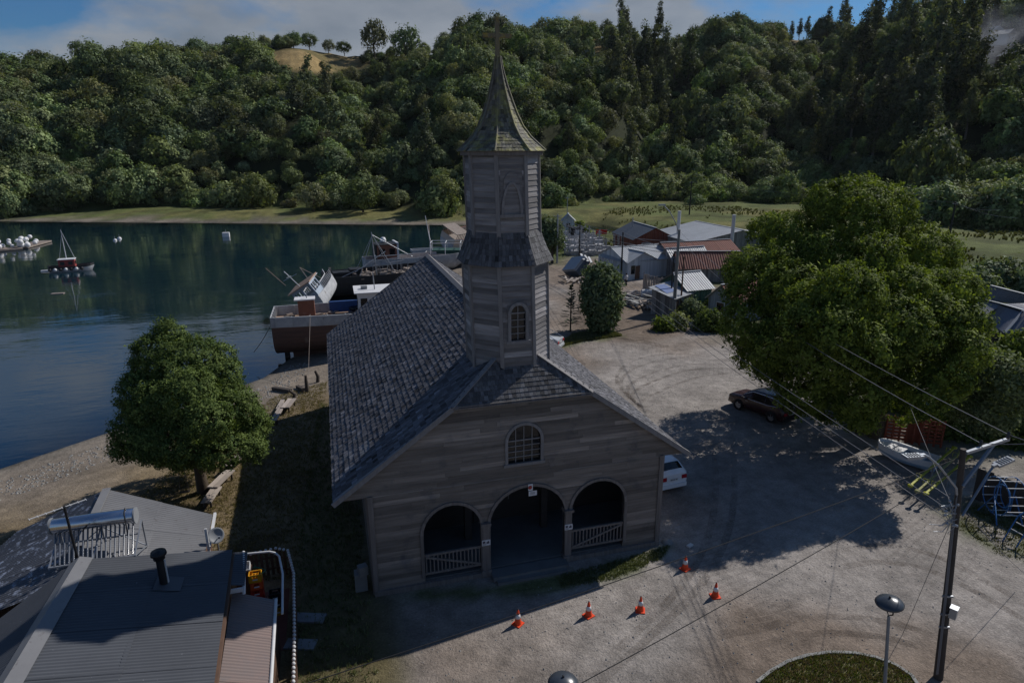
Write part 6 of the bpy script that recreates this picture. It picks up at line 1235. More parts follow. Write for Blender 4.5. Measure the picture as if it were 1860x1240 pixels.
# ------------------------------------------------------------------ traffic cones
co = mat('cone_orange', (.78, .075, .02), rough=.5, col2=(.6, .06, .02), nmix=.4); cw_ = mat('cone_white', (.7, .7, .7), rough=.4, nmix=.2); coneme = None
CN = [(941, 1132, 'orange cone standing alone in the church shadow'), (1069, 1117, 'orange cone just outside the tip of the church roof shadow'), (1163, 1108, 'middle orange cone, third from the left in the row'), (1299, 1083, 'orange cone nearest the tyre tracks, last of the row'), (1244, 1033, 'orange cone set back by the edge of the tree shadow')]
c0 = None
for i, (px, py, lab) in enumerate(CN):
    if c0 is None:
        c0 = empty('traffic_cone', (0, 0, 0)); MB().box((0, 0, .02), (.36, .36, .04)).lathe([(.165, .04), (.15, .07)], n=8).build('base', co, c0); MB().lathe([(.14, .06), (.095, .32), (.03, .64), (.02, .66), (0, .66)], n=20).build('body', co, c0)
        MB().lathe([(.104, .29), (.108, .29), (.076, .46), (.07, .46)], n=20).build('sleeve', cw_, c0); MB().lathe([(.030, .655), (.0305, .665), (0, .67)], n=12).build('tip', black, c0); c = c0
    else: c = copy_tree(c0)
    tag(c, lab, 'traffic cone', 'orange cones in front of the church'); c.location = G(px, py, 0); c.location.z = gz(c.location.x, c.location.y); c.rotation_euler = (0, 0, rr.uniform(0, 1.5))
# ------------------------------------------------------------------ the utility pole with lamps, and the park lamps
polem = mat('pole_wood', (.075, .062, .052), col2=(.035, .03, .027), nscale=(9, 9, .6), nmix=.8, tint=.4, bump=.5, bst=(30, 30, 2), stains=(2.5, (.17, .16, .15), .6, .75)); bluegal = mat('blue_grey_steel', (.13, .19, .27), rough=.4, nmix=.3)
def up(px, py, z): return G(px, py, z)
ptop = up(1750, 815, 8.6); 
def leaning(top, px, py):
    "foot on the ground of a leaning post whose top is known and whose line passes a pixel"
    lo, hi = -4., top.z
    for _ in range(50):
        mi = (lo+hi)/2; v = img(top.x, top.y, mi)[1]
        if v > py: lo = mi
        else: hi = mi
    q = Vector(CAM+ray(px, py)*float((np.array((top.x, top.y, lo))-CAM) @ _f)); return top+(q-top)*(top.z/(top.z-q.z))
pb = leaning(ptop, 1703, 1240); pol = empty('utility_pole', pb, 'tall leaning wooden utility pole with two street lamps and a crossarm', 'pole'); lean = lambda z: pb.lerp(ptop, z/8.6)
rel(MB().tube([lean(-.3), lean(4.3), lean(8.6)], [.15, .115, .082], 16).build('shaft', polem), pol, pb)
dep_p = float((np.array(ptop)-CAM) @ _f)
def pp(px, py, dd=0.):
    lo, hi = -1., 9.5
    for _ in range(40):
        mi = (lo+hi)/2; v = img(*np.array(lean(mi)))[1]
        if v > py: lo = mi
        else: hi = mi
    return Vector(CAM+ray(px, py)*(float((np.array(lean(min(lo, 8.6)))-CAM) @ _f)+dd))
X1, X0 = pp(1832, 797, .25), pp(1755, 822, -.1)
rel(MB().bar(X0, X1, .09, .09).build('crossarm', galv), pol, pb); rel(MB().bar(pp(1748, 882, -.1), pp(1804, 808, .15), .07, .09).build('brace', bluegal), pol, pb)
for px, py in ((1780, 812), (1830, 797)):
    q = pp(px, py, .15); rel(MB().lathe([(.0, .02), (.05, .02), (.06, .08), (.035, .1), (.06, .14), (.035, .16), (.05, .22), (0, .25)], q, 12).cyl(q, q+Vector((0, 0, .1)), .015).build('insulator', mat('insulator_glaze', (.05, .045, .05), rough=.2) if 'insulator_glaze' not in MATS else MATS['insulator_glaze']), pol, pb)
def lamp_head(c, d, nm, par):
    d = Vector(d).normalized(); s = d.cross(Vector((0, 0, 1))).normalized(); n = s.cross(d); mt_ = Matrix((d, s, n)).transposed()
    h = rel(MB().box(c+d*.22, (.56, .26, .07), mat=mt_).box(c+d*.2-n*.05, (.46, .2, .05), mat=mt_).box(c-d*.1, (.16, .1, .09), mat=mt_).build(nm, galv), par, pb); q = MB()
    for i in range(5): q.box(c+d*(.06+.09*i)+n*.045, (.02, .22, .02), mat=mt_)
    g = q.build('cooling_fin', stone, h); return h
A1 = [pp(1738, 898, -.15), pp(1737, 886, -.2), pp(1705, 845, -.3), pp(1686, 829, -.35), pp(1678, 826, -.38), pp(1670, 827, -.4)]; rel(MB().tube(A1, .034, 8).build('lamp_arm', galv), pol, pb); lamp_head(pp(1670, 827, -.4), A1[-1]-A1[-3]+Vector((0, 0, -.06)), 'lamp_head', pol)
A2 = [pp(1748, 936, -.15), pp(1775, 893, 0), pp(1796, 858, .1), pp(1803, 849, .12), pp(1812, 844, .15)]; rel(MB().tube(A2, .036, 8).build('lamp_arm', bluegal), pol, pb); lamp_head(pp(1812, 843, .15), A2[-1]-A2[-2]+Vector((.1, 0, .0)), 'lamp_head', pol)
bx = pp(1732, 1112, -.28); rel(MB().box(bx, (.24, .2, .36), rz=.5).box(bx+Vector((0, 0, .19)), (.27, .23, .025), rz=.5).build('meter_box', galv), pol, pb)
cb_ = MB(); r2 = random.Random(2)
for off, z1 in ((-.17, 7.0), (-.2, 6.6), (-.15, 7.2), (-.23, 6.4)): cb_.tube([lean(.3)+Vector((off, -.1, 0)), lean(2.6)+Vector((off-.02, -.12, 0)), lean(z1)+Vector((off, -.08, 0))], .014, 5)
rel(cb_.build('cable', wire_m), pol, pb); ck = MB()
for i in range(16):
    a = pp(1735+r2.uniform(-8, 4), 925+r2.uniform(-12, 30), -.2); e = a+Vector((r2.uniform(-.7, -.1), r2.uniform(-.1, .3), r2.uniform(-.5, .5))); ck.tube([a, a.lerp(e, .5)+Vector((r2.uniform(-.2, .1), 0, r2.uniform(-.25, .1))), e], .012, 5)
for i in range(9): ck.lathe([(0, .05), (.04, .03), (.045, -.02), (0, -.05)], pp(1730+r2.uniform(-14, 10), 925+r2.uniform(-18, 45), -.25), 8)
rel(ck.build('cable_tangle', galv), pol, pb)
for z in (2.2, 2.7, 3.4): rel(MB().bar(lean(z)+Vector((-.28, -.05, 0)), lean(z)+Vector((.05, -.16, 0)), .05, .06).build('bracket', galv), pol, pb)
def park_lamp(px, py, h, label, dep=None):
    q = G(px, py, h); z = gz(q.x, q.y); o = empty('park_lamp', (q.x, q.y, z), label, 'street lamp', 'park lamps with saucer shades'); h -= z
    if dep: f_ = leaning(q, *dep); o.location = (f_.x, f_.y, z); o.rotation_euler = (q-f_).to_track_quat('Z', 'Y').to_euler()
    MB().tube([(0, 0, -.2), (0, 0, h-.5)], [.06, .045], 12).build('post', grey, o)
    MB().tube([(-.24, 0, h-.06), (-.2, 0, h-.3), (0, 0, h-.5), (.2, 0, h-.3), (.24, 0, h-.06)], .022, 8).build('yoke', black, o); MB().lathe([(.36, -.07), (.40, -.06), (.41, -.03), (.36, .04), (.22, .12), (.07, .16), (0, .165)], (0, 0, h), 28).lathe([(0, -.05), (.36, -.07)], (0, 0, h), 28).build('shade', mat('saucer_shade', (.055, .065, .08), rough=.3, spec=.5) if 'saucer_shade' not in MATS else MATS['saucer_shade'], o)
    MB().lathe([(.035, 0), (.03, .05), (0, .06)], (0, 0, h+.155), 10).build('finial', black, o); return o
park_lamp(1616, 1092, 4.0, 'saucer shaped park lamp on a thin grey post beside the grass bed', (1607, 1240)); park_lamp(1023, 1238, 4.0, 'saucer park lamp of which only the top of the shade shows at the bottom edge')
# wires from the pole
wire(pp(1780, 804, .15), P1+Vector((0, 0, -.8)), 'upper long wire from the crossarm to the hamlet pole', 1.1, .013); wire(pp(1830, 788, .2), P1+Vector((.2, 0, -.3)), 'topmost long wire from the crossarm end to the hamlet pole', 1.0, .013)
wire(pp(1780, 804, .15), pp(1900, 803, -1.5), 'wire from the crossarm middle running off to the right', .05, .012); wire(pp(1830, 788, .2), pp(1920, 812, -1), 'wire from the crossarm end running off to the right', .05, .012)
for i, (px, py) in enumerate(((1728, 905), (1722, 925), (1715, 938))): wire(pp(px, py, -.2), P2+Vector((0, 0, -.6-.5*i)), ('upper', 'middle', 'lowest')[i]+' of the three cables slung from the leaning pole past the church roof', .9+.1*i, .012)
wire(pp(1732, 925, -.2), pp(1652, 735, 13), 'thin stay from the leaning pole up into the spreading tree', .05, .010); wire(pp(1730, 940, -.2), Vector((14.6, -6.4, 0))*0+G(1640, 1150, 0), 'thin ground stay left of the leaning pole', .02, .009)
wire(pp(1758, 932, 0), G(1860, 1040, .6), 'thin cable running down right of the leaning pole', .1, .010)
wire(pp(1745, 830, 0), (-34, -16, 8.4), 'long dark wire over the lot towards the shore house', .8, .011, wire_d); wire(pp(1742, 850, 0), (-30, -21, 8), 'second long dark wire over the lot', .8, .011, wire_d)  # black wires hung in place of the wire shadows lying on the gravel
# ------------------------------------------------------------------ playground and yard under the spreading tree
yelbar = mat('yellow_green_paint', (.36, .36, .03), col2=(.28, .28, .05), rough=.5); bluering = mat('blue_ring_paint', (.05, .17, .40), rough=.4)
ce = on(1700, 866); sw_ = empty('see_saw', ce, 'three yellow see-saw beams side by side on one stand in the playground', 'see-saw'); 
for i, (q0, q1) in enumerate((((1655, 876), (1733, 816)), ((1668, 886), (1745, 824)), ((1683, 890), (1761, 832)))):
    a, b_ = G(*q0, .9), G(*q1, .9); a.z = .72; b_.z = 1.02; o_ = ce
    bm_ = rel(MB().bar(a, b_, .10, .09).lathe([(0, .07), (.13, .05), (.15, 0), (.13, -.05), (0, -.07)], a, 10).lathe([(0, .07), (.13, .05), (.15, 0), (.13, -.05), (0, -.07)], b_, 10).build('beam', yelbar if i != 1 else mat('faded_yellow_paint', (.33, .32, .14)), None), sw_, o_)
    for t in (.16, .84): c = a.lerp(b_, t); s = (b_-a).cross(Vector((0, 0, 1))).normalized(); h_ = MB().tube([c-s*.12+Vector((0, 0, .04)), c-s*.12+Vector((0, 0, .3)), c+s*.12+Vector((0, 0, .3)), c+s*.12+Vector((0, 0, .04))], .018, 6).build('handle', yelbar, bm_); 
    for t in (.5,): c = a.lerp(b_, t); rel(MB().bar(c, Vector((c.x, c.y, 0)), .07).build('post', galv), sw_, o_)
c = on(1816, 940); wl = empty('climbing_wheel', c, 'blue ringed climbing drum with white rungs in the playground', 'climbing frame', rz=1.25); R1 = .92
for y, r_ in ((-.42, R1), (.42, R1), (.12, R1*.6)): MB().tube([(r_*math.cos(k*math.pi/14), y, 1.2+r_*math.sin(k*math.pi/14)) for k in range(29)], .028, 6, cap=False).build('ring', bluering, wl)
rg = MB().bar((0, -.40, .3), (0, -.40, 2.1), .04).bar((0, .40, .3), (0, .40, 2.1), .04).build('spoke', bluering, wl); rm_ = MB().tube([(0, -.46, 0), (0, .46, 0)], .022, 6).mesh('rung', white)
for k in range(14): link('rung', rm_, wl, (R1*math.cos(k*math.pi/7), 0, 1.2+R1*math.sin(k*math.pi/7)))
for s in (-1, 1): MB().tube([(-.7, s*.6, 0), (0, s*.5, 1.2), (.7, s*.6, 0)], .035, 6).build('stand', bluering, wl)
c = on(1848, 985); ld = empty('play_ladder', c, 'low blue and white ladder frame right of the climbing drum', 'climbing frame'); 
for s in (-.3, .3): MB().tube([(-.5, s, 0), (.1, s, 1.2), (.9, s, 1.5)], .03, 6).build('rail', bluering, ld)
for t in range(4): MB().tube([(-.2+.3*t, -.32, .6+.26*t), (-.2+.3*t, .32, .6+.26*t)], .022, 6).build('rung', white, ld)
a, b_ = G(1592, 822, 0), G(1696, 858, 0); u = (b_-a); dg, _ = boat('dinghy', (b_.x, b_.y, .05), math.atan2(-u.y, -u.x), 'white and pale blue dinghy lying on the ground under the spreading tree', u.length, 1.5, .72, (mat('pale_blue_paint', (.30, .42, .55), rough=.45), whiteb, mat('pale_blue_inside', (.33, .43, .52), rough=.5)), bow=.5, blw=.3, sheer=.25)
for x in (.25, .62): MB().box((u.length*x, 0, .58), (.5, 1.25, .06)).build('thwart', whiteb, dg)
MB().box((u.length*.82, 0, .66), (.7, .9, .05)).build('foredeck', whiteb, dg)
redf = mat('red_fence_boards', (.22, .055, .03), col2=(.14, .04, .025), nscale=(4, 4, 1), tint=.4)
a, b_ = G(1606, 800, 0), G(1708, 812, 0); u = b_-a; fe2 = empty('red_slat_fence', a, 'red brown slatted fence with a gate behind the trunk of the spreading tree', 'fence'); L = u.length; ud = u.normalized(); n = 8
for i in range(n+1): MB().box(ud*(L*i/n)+Vector((0, 0, .85)), (.1, .1, 1.75), rz=math.atan2(u.y, u.x)).build('post', redf, fe2)
for j in range(7):
    for i in range(n):
        if 3 <= i < 5: continue
        MB().bar(ud*(L*(i+.02)/n)+Vector((0, 0, .25+.22*j)), ud*(L*(i+.98)/n)+Vector((0, 0, .25+.22*j)), .03, .14, t=rr.uniform(-.3, .3)).build('slat', redf, fe2)
for i in range(12): MB().box(ud*(L*(3.05+1.9*i/12)/n)+Vector((0, 0, .85)), (.10, .04, 1.5+.12*math.sin(i*.6)), rz=math.atan2(u.y, u.x), t=rr.uniform(-.3, .3)).build('gate_board', redf, fe2)
a, b_ = on(1768, 905), on(1905, 960); u = b_-a; L = u.length; ud = u.normalized(); fe3 = empty('dark_board_fence', a, 'dark upright board fence behind the climbing drum', 'fence'); bd = MB().box((0, 0, .85), (.14, .03, 1.7)).mesh('board', mat('dark_fence_boards', (.06, .05, .045), col2=(.035, .03, .028), nscale=(6, 6, 1), tint=.3))
for i in range(int(L/.143)): link('board', bd, fe3, ud*(i*.143)+Vector((0, 0, rr.uniform(-.06, .06))), (0, 0, math.atan2(u.y, u.x)))
for h in (.4, 1.3): MB().bar(Vector((0, 0, h))+Vector((.03, .05, 0)), u+Vector((.03, .05, h)), .05, .08).build('rail', brownw, fe3)
c = on(1572, 788); yh = empty('yellow_toy_car', c, 'dull yellow plastic ride-on toy heap beside the trunk', 'toy', rz=.5); MB().lathe([(.0, 1.15), (.35, 1.1), (.55, .8), (.6, .5), (.62, .28), (.55, .25)], n=14).build('shell', mat('dull_yellow_plastic', (.32, .30, .05), rough=.5, col2=(.2, .19, .05)), yh); MB().box((.55, 0, .45), (.6, .7, .35)).build('bonnet', MATS['dull_yellow_plastic'], yh)
for x in (-.3, .6):
    for s in (-1, 1): w = MB().lathe([(0, -.06), (.18, -.06), (.18, .06), (0, .06)], n=14).build('wheel', tyre_m, yh); w.location = (x, s*.42, .18); w.rotation_euler = (math.pi/2, 0, 0)
c = on(1664, 800); bs = empty('blue_board', c, 'tilted blue and white board leaning over the red fence', 'sign'); tm_ = Matrix.Rotation(.5, 3, 'Y') @ Matrix.Rotation(-.4, 3, 'X')
MB().box((0, 0, 2.2), (1.3, .06, .9), mat=tm_).build('panel', mat('sky_blue_paint', (.10, .28, .42)), bs); MB().box(Vector((0, 0, 2.2))+tm_ @ Vector((.0, -.035, .2)), (1.2, .01, .25), mat=tm_).box(Vector((0, 0, 2.2))+tm_ @ Vector((.25, -.035, -.15)), (.6, .01, .15), mat=tm_).build('print', white, bs); MB().box((-.5, .1, 1.0), (.08, .08, 2.1)).box((.5, .1, 1.0), (.08, .08, 2.1)).build('post', debm, bs)
tag(MB().tube([Vector(on(1655, 722, .4))*1, Vector(on(1690, 716, .5))], .12, 8).build('pale_log', pale_wood), 'pale log lying beyond the red fence', 'log')
# right hand house with hipped iron roof
slate = mat('blue_grey_iron', (.17, .18, .21), col2=(.12, .125, .15), rough=.5, tint=.35); dkw = mat('dark_boards', (.05, .038, .032), col2=(.03, .025, .022), nscale=(1, 1, 7), tint=.4)
z1, z2 = 2.7, 4.3
E0, E1, E2 = G(1776, 588, z1), G(1825, 605, z1), G(1900, 608, z1); hh = empty('hip_roofed_house', (E1.x, E1.y, 0), 'dark boarded house with a hipped blue grey iron roof at the right edge', 'house'); hb = (E1.x, E1.y, 0)
def hp(px, py, z): return G(px, py, z)
r1 = rel(link('roof', MB().add([hp(1792, 566, 3.0), hp(1818, 553, z2), hp(1860, 566, z2), hp(1826, 604, z1)], [(0, 1, 2, 3)]).mesh('roof', black)), hh, hb)
for q, nu, sd in (((hp(1818, 552, z2), hp(1859, 564, z2), hp(1824, 605, z1), hp(1790, 581, z1)), 3, 1), ((hp(1860, 564, z2), hp(1915, 572, z2), hp(1905, 609, z1), hp(1825, 605, z1)), 4, 2), ((hp(1800, 519, 4.9), hp(1890, 542, 4.9), hp(1862, 556, 3.9), hp(1774, 541, 3.6)), 4, 3), ((hp(1774, 541, 3.6), hp(1818, 552, 4.25), hp(1812, 560, 3.9), hp(1779, 577, 2.9)), 2, 4), ((hp(1818, 552, 4.2), hp(1880, 550, 4.4), hp(1900, 560, 4.0), hp(1860, 564, 4.2)), 2, 5)): sheets(*q, nu, 1, .22, .02, slate, r1, jit=.35, seed=sd)
for a, b_ in ((hp(1818, 551, z2+.05), hp(1860, 563, z2+.05)), (hp(1860, 563, z2+.06), hp(1825, 604, z1+.06)), (hp(1800, 518, 4.95), hp(1890, 541, 4.95)), (hp(1774, 540, 3.65), hp(1818, 551, 4.3))): MB().bar(a, b_, .22, .05).build('hip_cap', zinc, r1)
wv = MB(); A_, B__, C_ = hp(1790, 580, z1), hp(1826, 604, z1), hp(1905, 608, z1)
for a, b_ in ((A_, B__), (B__, C_)):
    ni = Vector((b_.y-a.y, a.x-b_.x, 0)).normalized(); ni = ni if ni.dot(Vector((_f[0], _f[1], 0))) > 0 else -ni; a2, b2 = a+ni*.5, b_+ni*.5
    for j in range(9): wv.bar(Vector((a2.x, a2.y, .15+.29*j)), Vector((b2.x, b2.y, .15+.29*j)), .05, .28, t=rr.uniform(-.2, .2))
rel(wv.build('wall', dkw), hh, hb); q = B__.lerp(C_, .32)+Vector((0, .45, -.9)); f = rel(MB().box(q, (1.5, .12, 1.1), rz=-.05).build('window_frame', MATS['green_boards']), hh, hb); MB().box(q+Vector((0, -.07, 0)), (1.3, .04, .9), rz=-.05).build('pane', glassd, f)
rel(MB().bar(A_+Vector((0, 0, -.1)), B__+Vector((0, 0, -.1)), .06, .16).bar(B__+Vector((0, 0, -.1)), C_+Vector((0, 0, -.1)), .06, .16).build('fascia', mat('grey_green_trim', (.17, .2, .2))), hh, hb)
for t in (.15, .75): q = A_.lerp(B__, t); rel(MB().box((q.x, q.y, 1.3), (.09, .09, 2.6)).build('porch_post', MATS['grey_green_trim']), hh, hb)
# shrubs on the right
for i, (px, py, lobes, n, sz, lf, lab) in enumerate([
 (1795, 790, [(1790, 700, 46), (1786, 690, 40, -4), (1830, 700, 44, -5), (1800, 740, 40, -4), (1760, 735, 30, -3), (1760, 730, 40), (1830, 720, 44), (1745, 690, 26), (1800, 760, 44), (1760, 775, 34), (1850, 770, 34), (1800, 665, 30)], 36000, .11, 'willow', 'large grey green shrub right of the spreading tree'),
 (1850, 690, [(1846, 640, 26), (1860, 665, 28), (1835, 660, 20), (1862, 620, 18)], 9000, .14, 'lime', 'bright green shrub in front of the hip roofed house'),
 (1870, 750, [(1862, 700, 22), (1872, 730, 24)], 4000, .13, 'olive', 'brownish shrub at the right edge below the bright green shrub'),
 (1640, 745, [(1632, 725, 14), (1640, 732, 12)], 1800, .16, 'willow', 'small pale palm-like tuft beside the trunk of the spreading tree'),
 (1830, 800, [(1840, 800, 40), (1870, 820, 40), (1800, 800, 26)], 12000, .12, 'near', 'dark hedge behind the board fence on the right'),
 (1730, 790, [(1720, 770, 30), (1700, 760, 22), (1745, 790, 26)], 7000, .13, 'near', 'dark bush between the red fence and the grey green shrub')]):
    d = depth(px, py); shrub(px, py, d, lobes, n, sz, lf, lab, 80+i, clump=16, spread=.18, stretch=2.0)
for i, (px, py) in enumerate(((1770, 545), (1800, 530), (1835, 530), (1870, 540))):
    d = depth(px, py); shrub(px, py-0, d, [(px, py-22, 26), (px+14, py-12, 22), (px-12, py-8, 20)], 5000, .3, 'willow', ('first', 'second', 'third', 'last')[i]+' from the left of the grey green trees behind the hip roofed house', 90+i, 'tree', 'orchard_tree', clump=12, spread=.35, stretch=1.9)
# ------------------------------------------------------------------ grass bed with kerb at the bottom right
K = [G(px, py, 0) for px, py in ((1375, 1242), (1400, 1222), (1430, 1205), (1465, 1194), (1505, 1188), (1550, 1189), (1590, 1197), (1625, 1210), (1655, 1230), (1668, 1250))]; cen = G(1520, 1330, 0)
kb = empty('kerb', (0, 0, 0)); kb['kind'] = 'structure'
for i in range(len(K)-1):
    for t0, t1 in ((0, .49), (.5, .99)): a, b_ = K[i].lerp(K[i+1], t0), K[i].lerp(K[i+1], t1); MB().bar((a.x, a.y, .03), (b_.x, b_.y, .03), .12, .2, t=rr.uniform(-.3, .3)).build('kerb_stone', stone, kb)
gb = MB(); Kc = [k+(k-cen)*-.01 for k in K]; gb.add([(k.x, k.y, .07) for k in Kc]+[(cen.x, cen.y, .09)], [(i, i+1, len(K)) for i in range(len(K)-1)]); gb.build('grass_bed', mat('bed_soil', (.085, .085, .030), col2=(.15, .12, .06), nscale=(2, 2, 2)), kind='structure')
def tufts(name, label, pts, hgt, leafm, seed, n=5, wdt=.012):
    r = np.random.default_rng(seed); P = np.repeat(np.array(pts, float), n, 0); m = len(P); P[:, :2] += r.normal(0, .05, (m, 2)); a = r.uniform(0, 6.28, m); h = hgt*r.uniform(.5, 1.3, m); ln = np.stack([np.cos(a), np.sin(a), 0*a], 1)*(h*.5)[:, None]; sd = np.stack([-np.sin(a), np.cos(a), 0*a], 1)*wdt*r.uniform(.7, 1.6, m)[:, None]
    V = np.stack([P-sd, P+sd, P+ln*.45+sd*.7+np.array([0, 0, 1])*(h*.7)[:, None], P+ln+np.array([0, 0, 1])*h[:, None]], 1).reshape(-1, 3); return tag(link(name, mesh_np(name, V, np.arange(m*4).reshape(-1, 4), leafm, r.random(m))), label, 'grass', kind='stuff')
def inside(poly, n, seed, z=None):
    r = np.random.default_rng(seed); A = np.array(poly); lo, hi = A.min(0), A.max(0); P = r.uniform(lo, hi, (n*3, 2)); P = P[poly_sd(P[:, 0], P[:, 1], poly) < 0][:n]; zz_ = GH(P[:, 0], P[:, 1]) if z is None else np.full(len(P), z); return np.c_[P, zz_]
gl_ = leaf_mat('grass_blade', (.055, .085, .018), (.16, .17, .05)); gd_ = leaf_mat('dry_grass_blade', (.12, .10, .035), (.30, .23, .10))
bedp = [(k.x, k.y) for k in K]+[(cen.x, cen.y)]
tufts('grass', 'short grass growing in the kerbed bed', inside(bedp, 1500, 1, .08), .08, gl_, 1); tufts('dry_grass', 'dry blades mixed into the kerbed bed', inside(bedp, 1500, 21, .08), .08, gd_, 21)
tufts('grass', 'grass strip along the front of the church', inside(gp([(1010, 1045), (1110, 1022), (1215, 990), (1205, 1012), (1120, 1050), (1020, 1066)]), 1100, 2), .08, gl_, 2)
tufts('grass', 'rough grass along the left wall of the church', inside([(-9.6, -12), (-6.6, -10), (-6.5, 24), (-8.6, 24), (-9.4, 8)], 2600, 3), .13, gl_, 3)
tufts('dry_grass', 'dry grass between the shore and the church', inside([(-20, 4), (-9.4, 2), (-8, 30), (-12, 28), (-17, 16)], 9000, 4), .10, gd_, 4)
tufts('grass', 'patchy grass in the playground', inside(gp([(1720, 950), (1770, 915), (1900, 950), (1920, 1040), (1820, 1010)]), 900, 5), .07, gl_, 5)
tufts('grass', 'grass patch under the leafy bush in the hamlet', inside(gp([(1010, 632), (1060, 620), (1130, 610), (1100, 598), (1040, 608)]), 2500, 6), .2, gl_, 6, wdt=.03)
r_ = np.random.default_rng(77); px_ = r_.uniform(980, 1900, 6000); a = np.arctan((px_-930)/1170)+YAW; dd = r_.uniform(120, 215, 6000); x, y = CAM[0]+dd*np.sin(a), CAM[1]+dd*np.cos(a); zz_ = GH(x, y); ok = (zz_ > -1.2) & (fbm(x, y, 14, 5) > .5)
tufts('marsh_grass', 'rushes and coarse grass clumps on the marsh', np.c_[x, y, zz_][ok], .5, leaf_mat('rush_blade', (.07, .085, .03), (.17, .17, .07)), 7, n=9, wdt=.09)
def stones(name, label, pts, s0, s1, mt, seed):
    r = random.Random(seed); b = MB()
    for x, y, z in pts:
        s = r.uniform(s0, s1); a = r.uniform(0, 6); b.add([(x+s*math.cos(a+k*1.571)*r.uniform(.7, 1.2), y+s*math.sin(a+k*1.571)*r.uniform(.7, 1.2), z-.01) for k in range(4)]+[(x+r.uniform(-.3, .3)*s, y+r.uniform(-.3, .3)*s, z+s*r.uniform(.5, .9))], [(0, 1, 4), (1, 2, 4), (2, 3, 4), (3, 0, 4)], r.uniform(-.5, .6))
    return b.build(name, mt, label=label, cat='stones', kind='stuff')
stones('gravel', 'loose stones scattered over the gravel lot', inside([(-5, -12), (22, -6), (20, 30), (8, 34), (7.5, 0), (-5, -2)], 2600, 8), .02, .06, stone, 8)
stones('gravel', 'stones along the waterline', inside([(-28, 18), (-20, 25.5), (-13, 32), (-11, 38), (-9, 36), (-12, 28), (-20, 20), (-30, 12)], 2600, 9), .03, .12, stone, 9)
# timber on the shore
def shore_thing(name, cat, label, fn):
    o = empty(name, (0, 0, 0), label, cat); return fn(o)
for i, (px, py, h, lab) in enumerate(((558, 712, 1.4, 'taller weathered mooring post on the beach with a rope round it'), (577, 694, 1.0, 'leaning forked stake on the beach right of the mooring post'), (533, 724, .7, 'short stump stake left of the mooring post'))):
    c = on(px, py); o = empty('mooring_post', c, lab, 'post'); MB().tube([(0, 0, -.2), (.06*i, .03, h*.5), (-.12*i, .04, h)], [.16, .14, .10], 8).build('stake', polem, o)
def plank_at(p0, p1, w, t, h0, h1, mt, label, name='plank', cat='plank', group=None):
    a, b_ = on(*p0), on(*p1); a.z += h0; b_.z += h1; return tag(MB().bar(a, b_, w, t).build(name, mt), label, cat, group)
plank_at((497, 708), (528, 713), .35, .28, .15, .15, polem, 'dark squared timber lying on the beach', 'timber', 'timber'); plank_at((514, 728), (506, 752), .3, .1, .1, .4, pale_wood, 'pale plank propped among the stakes'); plank_at((540, 704), (552, 712), .25, .25, .1, .2, polem, 'short dark log against the mooring post', 'log', 'log')
def bench(p0, p1, label, h=.55, w=.5):
    a, b_ = on(*p0), on(*p1); o = empty('plank_bench', a, label, 'bench'); u = b_-a; s = Vector((-u.y, u.x, 0)).normalized()*w/2
    for k in (-1, 1): MB().bar(s*k*.55+Vector((0, 0, h)), u+s*k*.55+Vector((0, 0, h)), w*.48, .07, t=rr.uniform(-.3, .4)).build('board', pale_wood, o)
    for t in (.12, .88):
        for k in (-1, 1): MB().box(u*t+s*k*.6+Vector((0, 0, h/2)), (.1, .1, h)).build('leg', polem, o)
    return o
bench((414, 862), (450, 833), 'long plank bench right of the evergreen trunk'); bench((388, 900), (420, 868), 'nearer sagging plank bench beside the evergreen trunk', .5, .55); bench((376, 925), (396, 896), 'nearest plank bench, its boards split apart', .4, .5); bench((498, 775), (516, 742), 'narrow plank seat on the slope above the beach', .45, .4); bench((519, 752), (532, 735), 'short box seat beside the narrow plank seat', .5, .6)
c = on(338, 908); o = empty('swing_seat', c, 'small hanging seat on ropes beneath the evergreen', 'swing'); MB().box((0, 0, .5), (.5, .2, .04)).build('seat', polem, o); MB().tube([(-.22, 0, .5), (-.1, 0, 2.6)], .012, 5).tube([(.22, 0, .5), (.1, 0, 2.6)], .012, 5).build('rope', debm, o)
c = on(657, 1068); o = empty('stone_block', c, 'pair of rough stone blocks against the left corner of the church', 'stone'); MB().box((0, 0, .4), (.5, .45, .8)).box((.1, -.1, .95), (.36, .32, .4), rz=.3).build('block', stone, o)
for i, (px, py) in enumerate(((562, 1122), (545, 1170))): a = on(px-26, py, .03); b_ = on(px+28, py+2, .03); tag(MB().bar(a, b_, .5, .08).build('paving_slab', mat('pale_slab', (.24, .25, .26)) if i == 0 else MATS['pale_slab']), ('upper', 'lower')[i]+' of two pale slabs in the grass by the picket fence', 'slab')
c = on(1253, 992); tag(MB().box((c.x, c.y, .05), (.3, .16, .08), rz=.4).build('litter_bag', white), 'scrap of white litter on the gravel right of the church', 'litter')
c = on(1212, 985); tag(MB().lathe([(0, .16), (.2, .12), (.28, 0), (.25, -.1)], c, 9).build('corner_stone', stone), 'pale rounded stone at the right foot of the church front', 'stone')
